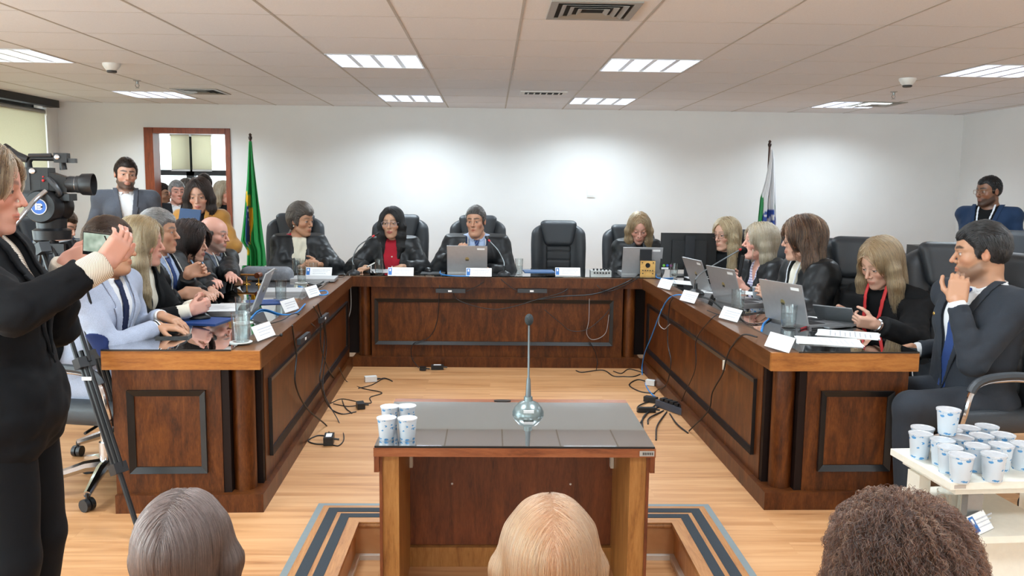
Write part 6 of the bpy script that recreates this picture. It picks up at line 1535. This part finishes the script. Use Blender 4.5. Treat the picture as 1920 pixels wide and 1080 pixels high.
obj('lower_shelf', cb(-.02, .065, .428, L1_+.06, .36, .45), m_cart, o, bevel=.004)
obj('side_panel', cb(.02, .12, .05, L1_-.02, .30, .4275), m_cart, o)
obj('leg', cb(L1_-.05, .075, .4505, L1_-.02, .125, CZ-.046), m_grey_metal, o)
bm = BM(); box(bm, (L1_-.001+.001, sgn*.012 if sgn > 0 else -.05, CZ-.018), (L1_+.0012, sgn*.05 if sgn > 0 else -.012, CZ-.006)); obj('inventory_tag', bm, plain('tag_silver', (190, 188, 184), .35, .5), o)
for x in (.07, L1_-.07):
    for y in (.15, Wc-.11):
        bm = BM(); lathe(bm, [(.024, -.012), (.024, .012)], 16, Matrix.Translation((x, sgn*y, .0245)) @ Matrix.Rotation(PI/2, 4, 'Y')); obj('caster', bm, m_blackpl, o, smooth=True)
o = name_plate('white name plate lying on the lower cart shelf', 1822, 990, 34, .115, .05, .4505, True, 'name plates on the desks', 40)
p = onz(1776, 968, .4503); tumbler('empty clear plastic cup on the lower cart shelf', 1772, 980, .085, .036, 0, 'plastic cups in hands and on desk', cat='cup'); bpy.data.objects[[k.name for k in C.objects if k.get('label') == 'empty clear plastic cup on the lower cart shelf'][0]].location = p
# ------------------------------------------------------------------ phone and folder
o = thing('smartphone', 'black smartphone held up by the woman in black suit', 'phone', at(189, 454, 2.33)); o.rotation_euler = (math.radians(4), math.radians(6), math.radians(2))
w, h = .088, .040
bm = BM(); box(bm, (-w/2-.002, -.0045, -h/2-.018), (w/2+.002, .0045, h/2+.006)); obj('body', bm, m_screen, o, bevel=.003)
t = NT('phone_display'); v = t.coords((1, 1, 1)); f = t.noise(v, 45, 1); col = t.ramp(f, [(.3, srgb(104, 120, 108)), (.5, srgb(132, 148, 136)), (.7, srgb(156, 168, 158))]); t.link(col, t.b.inputs['Emission Color']); t.b.inputs['Emission Strength'].default_value = .55; t.link(col, t.b.inputs['Base Color']); t.set(Roughness=.2)
bm = BM(); box(bm, (-w/2, -.0056, -h/2-.008), (w/2, -.0047, h/2+.003)); sc_ = obj('screen', bm, t.m, o)
bm = BM(); hexa(bm, [(.010, -.0062, .02), (.014, -.0062, .02), (.036, -.0062, -.026), (.031, -.0062, -.026), (.010, -.0057, .02), (.014, -.0057, .02), (.036, -.0057, -.026), (.031, -.0057, -.026)]); obj('screen_image', bm, m_screen, sc_)
o = thing('blue_folder', 'dark blue folder held open by the woman in camel coat', 'folder', at(356, 405, 6.66)); o.rotation_euler = (math.radians(-14), math.radians(4), math.radians(-6)); o['group'] = 'blue folders on the desks'
bm = BM(); box(bm, (-.085, -.006, -.055), (.085, .006, .055)); obj('cover', bm, plain('folder_dark_blue', (26, 62, 104), .5), o, bevel=.002)
# ------------------------------------------------------------------ flags
def flag(name, label, px, ptop, Y, outline, paint, ztop=None):
    """outline: rows (py, x_left, x_right) in pixels at depth Y"""
    pt = at(px, ptop, Y); o = thing(name, label, 'flag', (pt.x, Y, 0))
    bm = BM(); tube(bm, [(0, 0, .03), (0, 0, pt.z-.05)], .011, 10); obj('pole', bm, plain('pole_wood', (70, 38, 26), .4), o, smooth=True)
    bm = BM(); lathe(bm, [(.008, 0), (.016, .01), (.02, .03), (.012, .045), (.016, .06), (.001, .075)], 14, Matrix.Translation((0, 0, pt.z-.06))); obj('finial', bm, plain('finial_dark', (50, 30, 24), .4), o, smooth=True)
    bm = BM(); lathe(bm, [(.16, 0), (.16, .02), (.05, .04), (.02, .06), (.02, .12)], 24); obj('stand', bm, m_brass, o, smooth=True)
    nu, nv = 84, 110; V = []; cols = []; ys = [r[0] for r in outline]
    for j in range(nv+1):
        py = ys[0]+(ys[-1]-ys[0])*j/nv; xl = np.interp(py, ys, [r[1] for r in outline]); xr = np.interp(py, ys, [r[2] for r in outline])
        for i in range(nu+1):
            u = i/nu; pxx = xl+(xr-xl)*u; w = at(pxx, py, Y-.05); wd = (xr-xl)/175.
            dep = .030*math.sin(u*15+.6*math.sin(j*.05))*min(1, wd*9)+.022*math.sin(u*31+j*.03)*min(1, wd*5)
            V.append((w.x-pt.x, w.y-Y+dep, w.z)); cols.append(srgb(*paint(pxx, py, u)))
    F = np.array([[j*(nu+1)+i, j*(nu+1)+i+1, (j+1)*(nu+1)+i+1, (j+1)*(nu+1)+i] for j in range(nv) for i in range(nu)])
    me = np_mesh('cloth', np.array(V, f4), F); a = me.color_attributes.new('Col', 'FLOAT_COLOR', 'POINT'); a.data.foreach_set('color', np.array(cols, f4).ravel())
    t = NT(name+'_cloth'); n = t.new('ShaderNodeAttribute', attribute_name='Col'); t.link(n.outputs['Color'], t.b.inputs['Base Color']); t.set(Roughness=.65); t.b.inputs['Sheen Weight'].default_value = .15
    c = mesh_obj('cloth', me, t.m, o); md = c.modifiers.new('thickness', 'SOLIDIFY'); md.thickness = .003
    return o
def brazil(x, y, u):
    G, Yw, B, Wt = (0, 150, 70), (244, 190, 20), (22, 52, 130), (220, 226, 232)
    if 359 <= y <= 386 and x > 459+(y-359)*.15 and x < 468.5 and not (x > 466 and y < 366): return Yw
    if 386 < y <= 466 and 463.2 <= x <= 467.2: return Wt if (int(y*1.3+x) % 11 == 0 and y < 420) else B
    if 391 <= y <= 462 and 467.2 < x < np.interp(y, [391, 396, 462], [474, 477.5, 467.4]): return Yw
    if 466 < y <= 479 and 463 <= x <= 468: return Yw
    return G
flag('flag_stand', 'green flag with yellow and blue on a dark pole beside the doorway', 469, 252, 8.7, [(265, 466.5, 472), (300, 464.5, 475), (330, 462.5, 478.5), (400, 456, 487), (452, 450, 493), (462, 457, 494.5), (470, 462, 495.5), (510, 462, 498.5), (560, 461, 502), (640, 462, 500)], brazil)
def parana(x, y, u):
    G, B, Wt = (24, 132, 72), (34, 72, 158), (224, 226, 230)
    d = math.hypot((x-1442)/12.5, (y-411)/19)
    if d < 1:
        band = (y-411)+(x-1442)*1.0
        if -5 < band-2 < 4.5: return (Wt if int((x-1430)*.8) % 3 or abs(band-2) > 2.4 else (150, 160, 190))
        if math.hypot(x-1434.5, y-404) < 2.3: return Wt
        return B
    if x < np.interp(y, [350, 372, 420, 470, 640], [1425, 1431.5, 1430.5, 1432, 1434]): return G
    if y > 426 and x > np.interp(y, [426, 460, 640], [1458, 1452, 1448]): return G
    if 382 < y < 394 and 1449.5 < x < 1453: return (30, 110, 60)
    return Wt
flag('flag_stand', 'white and green flag with blue globe on a dark pole near the right corner', 1443.5, 265, 8.7, [(280, 1445, 1449), (300, 1443, 1452), (340, 1436, 1454), (372, 1427, 1456), (420, 1422.5, 1458), (470, 1420, 1461), (640, 1418, 1466)], parana)
# equipment case behind the right chairs
p = at(1742, 460, 8.4); o = thing('equipment_case', 'black case with wire handle standing behind the empty chairs at right', 'case', (p.x, 8.4, 0))
bm = BM(); box(bm, (-.17, -.12, 0), (.17, .12, p.z)); obj('shell', bm, m_blackpl, o, bevel=.01)
bm = BM(); tube(bm, spline([(-.07, 0, p.z), (-.05, 0, p.z+.03), (.04, 0, p.z+.035), (.08, 0, p.z)]), .004, 6); obj('handle', bm, m_blackpl, o)
# ------------------------------------------------------------------ video camera on tripod
TY = 3.75; apex = at(98, 440, TY)
m_cam = plain('camera_black', (27, 28, 31), .45, 0, .5, .15, 120, .05); m_cam2 = plain('camera_dark_grey', (50, 52, 56), .4); m_tri = plain('tripod_black', (30, 31, 34), .35, .3)
o = thing('tripod', 'black video tripod with fluid head at the left, blue feet', 'tripod', (apex.x, TY, 0))
az = apex.z
def rel(px, py, Y): return at(px, py, Y)-Vector((apex.x, TY, 0))
bm = BM(); lathe(bm, [(.075, az-.02), (.078, az+.02), (.06, az+.03), (.062, az+.07), (.048, az+.075)], 28); obj('bowl', bm, m_tri, o, smooth=True)
bm = BM(); M = Matrix.Translation((-.005, 0, az+.125)) @ Matrix.Rotation(PI/2, 4, 'X'); lathe(bm, [(.04, -.085), (.072, -.075), (.075, -.02), (.06, 0), (.075, .02), (.072, .07), (.065, .085)], 28, M); hd = obj('fluid_head', bm, m_tri, o, smooth=True)
bm = BM(); lathe(bm, [(.034, 0), (.034, .004)], 28, Matrix.Translation((-.005, -.085, az+.125)) @ Matrix.Rotation(PI/2, 4, 'X')); bd_ = obj('badge', bm, plain('badge_blue', (28, 96, 190), .4), hd)
bm = BM(); lathe(bm, [(.034, 0.0), (.034, .0045), (.031, .0045), (.031, 0)], 28, Matrix.Translation((-.005, -.0852, az+.125)) @ Matrix.Rotation(PI/2, 4, 'X'), False); obj('badge_ring', bm, m_paper, hd)
bm = BM()
for bx_ in ((-.020, -.012, .112, .140), (-.010, .006, .131, .139), (-.010, .010, .121, .128), (-.010, .006, .112, .118), (.004, .010, .117, .137)): box(bm, (bx_[0], -.0905, az+bx_[2]), (bx_[1], -.0895, az+bx_[3]))
obj('badge_letter', bm, m_paper, hd)
bm = BM(); pz = at(91, 345, TY).z-.051+.009; box(bm, (-.12, -.035, pz-.03), (.10, .035, pz)); box(bm, (-.04, -.03, az+.18), (.04, .03, pz-.03)); obj('camera_plate', bm, m_tri, o, bevel=.004)
hb = [rel(86, 358, TY-.08), rel(66, 375, TY-.12), rel(45, 400, TY-.2), rel(12, 440, TY-.3)]
bm = BM(); tube(bm, spline(hb), .0105, 10); obj('pan_handle', bm, m_silver, o, smooth=True)
feet = [rel(262, 968, 3.80), rel(259, 1000, 3.62), rel(-30, 900, 4.1)]
feet = [rel(264, 962, 3.80), Vector((onz(262, 1010, 0).x-apex.x, onz(262, 1010, 0).y-TY, .0)), Vector((-.45, .35, 0))]
for k, ft in enumerate(feet):
    ft = Vector((ft.x, ft.y, .02)); top = Vector((.045*(1, .02, -1)[k], (.03, -.06, .03)[k], az-.03)); d = ft-top; sd = Vector((d.y, -d.x, 0)).normalized()*.022
    if abs(d.y) < .3 or True: sd = Vector((.024, 0, .006)) if k < 2 else Vector((.0, .024, 0))
    bm = BM(); tube(bm, [top+sd, top+d*.42+sd], .0105, 8); tube(bm, [top-sd, top+d*.42-sd], .0105, 8); lg = obj('leg', bm, m_tri, o, smooth=True)
    bm = BM(); tube(bm, [top+d*.38, top+d*.98], .0115, 8); obj('lower_tube', bm, m_tri, lg, smooth=True)
    bm = BM(); tube(bm, [top+d*.40+sd*.7, top+d*.78+sd*.7], .009, 8); tube(bm, [top+d*.40-sd*.7, top+d*.78-sd*.7], .009, 8); obj('mid_tube', bm, m_tri, lg, smooth=True)
    for q_, s_ in ((.42, 1.0), (.78, .8), (.02, 1.2)):
        c = top+d*q_; bm = BM(); M = frame_at(c, d); cbox(bm, (0, 0, 0), (.075*s_, .045, .045), M); obj('clamp', bm, m_tri, lg, bevel=.006)
    bm = BM(); ball(bm, top+d+Vector((0, 0, .004)), .026, 12, (1, 1, .7)); obj('foot', bm, plain('foot_blue', (30, 84, 214), .5), lg, smooth=True)
bm = BM(); c = Vector((0, -.02, az-.06)); box(bm, (-.075, -.075, az-.075), (.085, -.055, az-.035)); obj('crown_bar', bm, m_tri, o, bevel=.004)
c = feet[1]*.0; bm = BM(); top = Vector((.0009, -.06, az-.03)); d = Vector((feet[1].x, feet[1].y, .02))-top; c = top+d*.47; cbox(bm, tuple(c+Vector((.004, -.030, 0))), (.040, .004, .015)); obj('brand_plate', bm, m_paper, o)
# camcorder: lens points to +x, slightly away from the viewer
cz = at(90, 320, TY).z; o = thing('video_camera', 'black professional video camera with large lens hood on the tripod', 'video camera', (at(91, 345, TY).x, TY, at(91, 345, TY).z-.051), math.radians(8)); o.scale = (.76, .76, .76)
H0 = .0
bm = BM(); box(bm, (-.135, -.06, .012), (.02, .06, .16)); obj('body', bm, m_cam, o, bevel=.012)
bm = BM(); box(bm, (-.13, -.066, .03), (-.075, -.0605, .145)); obj('battery', bm, m_cam2, o, bevel=.004)
bm = BM(); hexa(bm, [(.02, -.055, .03), (.11, -.04, .02), (.11, .05, .02), (.02, .055, .03), (.02, -.055, .135), (.11, -.04, .105), (.11, .05, .105), (.02, .055, .135)]); obj('front_housing', bm, m_cam, o, bevel=.01)
Ml = Matrix.Translation((.1, 0, .067)) @ Matrix.Rotation(PI/2, 4, 'Y')
bm = BM(); lathe(bm, [(.044, 0), (.048, .02), (.047, .05), (.05, .055), (.05, .075)], 32, Ml); obj('lens_barrel', bm, m_cam2, o, smooth=True)
bm = BM(); lathe(bm, [(.048, .05), (.0485, .062), (.0465, .066)], 32, Ml); obj('lens_ring', bm, m_silver, o, smooth=True)
bm = BM(); lathe(bm, [(.052, .072), (.062, .085), (.064, .145), (.060, .146), (.056, .09), (.045, .088)], 32, Ml, False); obj('lens_hood', bm, m_cam, o, smooth=True)
bm = BM(); lathe(bm, [(.044, .086), (.03, .094), (.0005, .097)], 32, Ml, False); obj('front_glass', bm, m_screen, o, smooth=True)
bm = BM(); tube(bm, [(-.10, 0, .16), (-.10, 0, .195), (-.08, 0, .215), (.05, 0, .215), (.08, 0, .205), (.085, 0, .15)], [.02, .018, .017, .017, .018, .02], 10); obj('top_handle', bm, m_cam, o, smooth=True)
bm = BM(); box(bm, (.045, -.03, .19), (.115, .03, .245)); hm = obj('handle_module', bm, m_cam, o, bevel=.006)
bm = BM(); box(bm, (.115, -.018, .19), (.155, .022, .215)); obj('camera_microphone', bm, m_cam2, o, bevel=.004)
bm = BM(); tube(bm, [(-.10, -.01, .205), (-.16, -.012, .225), (-.20, -.012, .25)], [.02, .027, .03], 14); vf = obj('viewfinder', bm, m_cam2, o, smooth=True)
bm = BM(); tube(bm, [(-.20, -.012, .25), (-.225, -.012, .262)], [.032, .036], 14); obj('eye_cup', bm, m_cam, vf, smooth=True)
bm = BM(); tube(bm, [(-.09, -.02, .228), (.03, -.02, .232)], .011, 8); obj('shotgun_rail', bm, m_cam2, o, smooth=True)
bm = BM(); ball(bm, (-.005, -.062, .087), .0085, 12); obj('record_button', bm, m_red_led, o, smooth=True)
bm = BM(); ball(bm, (-.005, -.061, .108), .005, 10); obj('tally_light', bm, m_red_led, o, smooth=True)
for x, z, r in ((-.06, .14, .016), (.065, .222, .014)):
    bm = BM(); lathe(bm, [(r, 0), (r, .008), (r*.6, .010)], 20, Matrix.Translation((x, -.03 if x > 0 else -.06, z)) @ Matrix.Rotation(PI/2, 4, 'X')); obj('dial', bm, m_silver, o, smooth=True)
bm = BM(); 
for k in range(8): box(bm, (-.06+.0, -.0625, .035+k*.007), (-.02, -.0605, .038+k*.007))
obj('speaker_slots', bm, m_cam2, o)
bm = BM(); tube(bm, spline([(.02, -.055, .10), (.06, -.075, .06), (.08, -.07, .015), (.06, -.05, .0)]), .016, 8); obj('hand_strap', bm, m_cam2, o, smooth=True)
# ------------------------------------------------------------------ cables and power things
m_cable = plain('cable_black', (24, 24, 26), .5); m_cableb = plain('cable_blue', (36, 128, 204), .45); m_cableg = plain('cable_grey', (150, 148, 146), .5)
FX0, FX1 = -1.075, 1.278
def cable(label, pts, m=None, r=.0032, group='loose cables around the desks'):
    pts = [Vector(q) for q in pts]; o = pts[0].copy(); bm = BM(); tube(bm, [q-o for q in spline(pts, 7)], r, 6)
    ob = obj('cable', bm, m or m_cable, None, smooth=True); ob.location = o; tag(ob, label, 'cable', group); return ob
def lf(px, py, e=.006):   # point on the inner face of the left desk
    p = onx(px, py, -1.04); x = -1.03-.098*(p.y-3.695)/3.083; p = onx(px, py, x+e); return p
def rf(px, py, e=.006):
    p = onx(px, py, 1.28); x = 1.29-.05*(p.y-3.735)/3.043; return onx(px, py, x-e)
fl = lambda px, py: onz(px, py, .004); bf = lambda px, py: at(px, py, 6.772); tp = lambda px, py: onz(px, py, T0+.004)
cable('blue network cable dropping from the right desk to the floor power strip', [tp(1300, 556), tp(1270, 553), rf(1252, 562), rf(1237, 590), rf(1222, 630), rf(1208, 665), fl(1204, 700), fl(1215, 730), fl(1235, 750)], m_cableb, .0045)
cable('blue cable looping on the right desk before the front laptop', [tp(1428, 620), tp(1432, 607), tp(1440, 600), tp(1446, 590), tp(1452, 585)], m_cableb, .006)
cable('blue cable beside the speaker box at right corner', [tp(1222, 512), tp(1232, 507), tp(1231, 520), tp(1250, 522), tp(1262, 521)], m_cableb, .004)
cable('blue network cable across the left desk behind the water glasses', [tp(470, 597), tp(484, 583), tp(500, 581), tp(530, 590), tp(556, 586), tp(572, 570)], m_cableb, .0045)
cable('blue cable curling at the far end of the left desk', [tp(560, 537), tp(580, 543), tp(600, 553), tp(614, 551), tp(610, 545), tp(585, 548)], m_cableb, .0045)
cable('blue cable in front of the central laptop', [tp(827, 505), tp(826, 513), tp(845, 517), tp(880, 518)], m_cableb, .0045)
cable('black cable hanging in front of the left desk nearest its front end', [tp(548, 610), lf(552, 640), lf(556, 668), lf(554, 720), lf(575, 765), fl(612, 798), fl(617, 815), fl(618, 830)], None, .0045)
cable('black cable loop on the floor beside the front floor adapter', [fl(612, 833), fl(590, 832), fl(578, 826), fl(595, 817), fl(615, 818)], None, .004)
cable('black cable hanging mid-way along the left desk to the floor', [tp(588, 575), lf(600, 600), lf(602, 650), lf(615, 690), fl(632, 720), fl(645, 760), fl(660, 775)], None, .004)
cable('black cable from the left desk to the near black floor adapter', [tp(596, 570), lf(608, 620), lf(604, 680), lf(600, 715), lf(615, 760), fl(640, 776), fl(668, 772)], None, .004)
cable('black cable from the left desk looping toward the floor adapter', [lf(607, 590), lf(612, 650), lf(606, 730), fl(635, 790), fl(645, 820), fl(636, 835), fl(622, 834)], None, .0035)
cable('black cable winding over the floor from the black adapter', [fl(682, 756), fl(696, 755), fl(694, 745), fl(715, 738), fl(710, 734), fl(680, 728), fl(650, 715), lf(636, 690)], None, .0035)
cable('black cable behind the white plug on the floor', [fl(705, 712), fl(722, 709), fl(736, 715), fl(720, 710), fl(696, 722), fl(672, 728)], None, .0035)
cable('black cable on the floor under the left desk corner', [fl(620, 756), fl(640, 748), fl(665, 752), fl(682, 756), fl(655, 762), fl(625, 757)], None, .003)
cable('grey cable hanging at the left inner corner of back desk', [tp(655, 513), bf(657, 530), bf(658, 575), bf(652, 600), bf(646, 610)], m_cableg, .003)
cable('black cable hanging down the back desk left panel to its adapter', [tp(828, 515), bf(824, 540), bf(820, 600), bf(805, 632), bf(775, 645), bf(772, 670), fl(785, 690)], None, .0035)
cable('black cable sagging from the first power strip across the back desk', [bf(850, 549), bf(858, 562), bf(890, 574), bf(930, 580), bf(970, 573), bf(1005, 562), bf(1060, 545), tp(1076, 516)], None, .0035)
cable('black cable from central laptop to the second power strip', [tp(934, 514), bf(940, 524), bf(960, 540), bf(972, 545)], None, .003)
cable('black cable from central laptop back to the first power strip', [tp(915, 516), bf(905, 530), bf(880, 544), bf(872, 546)], None, .003)
cable('thick black cable bundle sweeping to the speaker box corner', [bf(1010, 562), bf(1050, 556), bf(1110, 552), bf(1150, 540), bf(1185, 524), tp(1200, 513)], None, .006)
cable('black cable drooping below the audio box', [tp(1118, 515), bf(1120, 535), bf(1140, 546), bf(1170, 536), bf(1195, 522)], None, .003)
cable('thin black cable crossing the back desk right panel', [bf(1020, 580), bf(1050, 605), bf(1070, 620), bf(1100, 618), bf(1130, 595), bf(1142, 580)], None, .003)
cable('thin grey cable loop low on the back desk right panel', [bf(1105, 560), bf(1104, 600), bf(1100, 625), bf(1112, 637), bf(1135, 625), bf(1142, 590)], m_cableg, .0025)
cable('black cable from back desk right panel down to the floor', [bf(1105, 640), bf(1116, 660), bf(1120, 680), fl(1118, 694)], None, .0035)
cable('black cable along the foot of the back desk at right', [fl(1080, 695), fl(1092, 698), fl(1130, 694), fl(1150, 705), fl(1170, 706), fl(1188, 706), fl(1200, 702)], None, .0045)
cable('black cable loop on floor near the right desk corner', [fl(1150, 696), fl(1165, 700), fl(1180, 692), fl(1210, 700)], None, .004)
cable('black cable hanging on the right desk in front of the monitor end', [tp(1262, 558), rf(1255, 575), rf(1252, 640), rf(1258, 680), rf(1250, 720), rf(1235, 730), fl(1225, 738)], None, .0035)
cable('grey cable loop hanging on the right desk front near the blue cable', [rf(1240, 580), rf(1235, 605), rf(1245, 617), rf(1256, 608)], m_cableg, .003)
cable('black cable hanging down the middle of the right desk front', [tp(1345, 590), rf(1332, 600), rf(1306, 636), rf(1304, 690), rf(1285, 735), rf(1278, 752)], None, .003)
cable('black cable with tag hanging at the front of the right desk', [tp(1420, 632), rf(1393, 628), rf(1372, 650), rf(1362, 672), rf(1355, 700), rf(1336, 735), rf(1328, 770), fl(1292, 808)], None, .0042)
cable('black cables crossing the right desk top before the laptops', [tp(1290, 552), tp(1330, 560), tp(1372, 588), tp(1430, 585), tp(1452, 588)], None, .003)
cable('black cable on the right desk between the name plates', [tp(1326, 582), tp(1350, 590), tp(1376, 586), tp(1400, 605), tp(1430, 606), tp(1450, 596)], None, .003)
cable('black cable on the left desk top by second name plate', [tp(470, 600), tp(500, 607), tp(530, 600), tp(556, 588), lf(590, 612)], None, .003)
cable('black cable tangled at the far left desk corner', [tp(560, 520), tp(590, 534), tp(620, 520), tp(640, 520), tp(648, 516)], None, .003)
cable('black cable from the first microphone base to the left corner', [tp(650, 515), tp(632, 517), tp(600, 541), tp(570, 552)], None, .003)
for k, (a, b) in enumerate((((1196, 800), (1232, 756)), ((1205, 806), (1236, 762)), ((1215, 795), (1244, 770)), ((1230, 825), (1250, 772)), ((1290, 812), (1256, 776)), ((1195, 772), (1230, 748)))):
    p, q = fl(*a), fl(*b); mid = (p+q)/2+Vector((R_.uniform(-.06, .06), R_.uniform(-.05, .05), .006)); cable('black cable plugged into the floor power strip', [p, mid, q], None, .005, 'cables fanning out of the floor power strip')
cable('black cable ring on the floor beside the white plug at right', [fl(1215, 716), fl(1195, 712), fl(1180, 722), fl(1200, 734), fl(1228, 738)], None, .005)
def block(name, label, cat, p, w, d, h, rz, m, group, extra=None):
    o = thing(name, label, cat, p, rz, group); bm = BM(); box(bm, (-w/2, -d/2, 0), (w/2, d/2, h)); obj('case', bm, m, o, bevel=.004)
    if extra: bm = BM(); box(bm, (-w*.3, -d*.3, h), (w*.3, d*.3, h+.001)); obj('label', bm, extra, o)
    bm = BM(); tube(bm, [(w/2, 0, h*.5), (w/2+.03, 0, h*.4)], .006, 6); obj('strain_relief', bm, m_cable, o); return o
GA = 'power adapters and plugs on the floor'
block('power_adapter', 'black power adapter on the floor near the left desk, middle one', 'adapter', fl(676, 764), .05, .09, .035, .3, m_blackpl, GA); block('power_adapter', 'black and white adapter on the floor nearest the left desk front', 'adapter', fl(617, 830), .055, .11, .045, .1, m_blackpl, GA, m_paper)
block('power_plug', 'white plug block on the floor left of the witness table', 'adapter', fl(695, 715), .09, .05, .04, .3, m_white_plastic, GA); block('power_adapter', 'black power adapter at the foot of the back desk', 'adapter', fl(820, 692), .10, .05, .035, .05, m_blackpl, GA, m_paper); block('power_adapter', 'small black coupler at the foot of back desk', 'adapter', fl(793, 694), .05, .04, .03, -.1, m_blackpl, GA)
block('power_plug', 'white and black plug on the floor by the right desk', 'adapter', fl(1220, 722), .07, .045, .04, -.5, m_white_plastic, GA); block('power_adapter', 'black power adapter between the blue cable and power strip', 'adapter', fl(1220, 753), .09, .05, .035, -.6, m_blackpl, GA); block('cable_connector', 'black round connector on the floor beside the witness table', 'adapter', fl(1212, 772), .12, .035, .03, .0, m_blackpl, GA)
o = block('power_strip', 'grey and black power strip on the floor at the right desk foot', 'power strip', fl(1262, 770), .06, .30, .045, .5, plain('strip_case', (70, 74, 84), .4), None)
for k in range(5): bm = BM(); box(bm, (-.022, -.12+k*.05, .0455), (.022, -.085+k*.05, .065)); obj('plug', bm, m_blackpl, o, bevel=.003)
def edge_strip(label, p, rz, tilt=0):
    o = thing('desk_socket_strip', label, 'socket strip', p, rz, 'black socket strips under the desk edges'); bm = BM(); box(bm, (-.12, -.022, -.016), (.12, 0, .016)); obj('case', bm, m_cam2, o, bevel=.006)
    bm = BM(); box(bm, (-.02, -.0235, -.008), (.01, -.0222, .006)); obj('switch', bm, m_paper, o)
edge_strip('black socket strip under the back desk edge, left of centre', at(845, 545, 6.776), .0); edge_strip('black socket strip under the back desk edge, right of centre', at(998, 545, 6.776), 0)
edge_strip('black socket strip on the left desk front, nearest the viewer', lf(566, 634, .002), PI/2); edge_strip('black socket strip on the left desk front, farther one', lf(604, 596, .002), PI/2)
p = rf(1357, 680, .004); o = thing('cable_tag', 'beige tape tag wrapped on the hanging cable of the right desk', 'cable tag', p, -PI/2); bm = BM(); box(bm, (-.012, -.003, -.04), (.012, .006, .012)); obj('tape', bm, plain('beige_tape', (206, 194, 176), .6), o)
EXPO = -0.1
# ------------------------------------------------------------------ light, world, view
W_ = bpy.data.worlds.new('daylight'); bpy.context.scene.world = W_; W_.use_nodes = True
bg = W_.node_tree.nodes['Background']; bg.inputs['Color'].default_value = (.86, .94, 1.0, 1); bg.inputs['Strength'].default_value = 6.0
vs = bpy.context.scene.view_settings; vs.view_transform = 'Standard'; vs.look = 'None'; vs.exposure = EXPO; vs.gamma = 1; vs.use_curve_mapping = False
cy = bpy.context.scene.cycles; cy.max_bounces = 8; cy.transparent_max_bounces = 24; cy.sample_clamp_indirect = 6; cy.caustics_reflective = False; cy.caustics_refractive = False
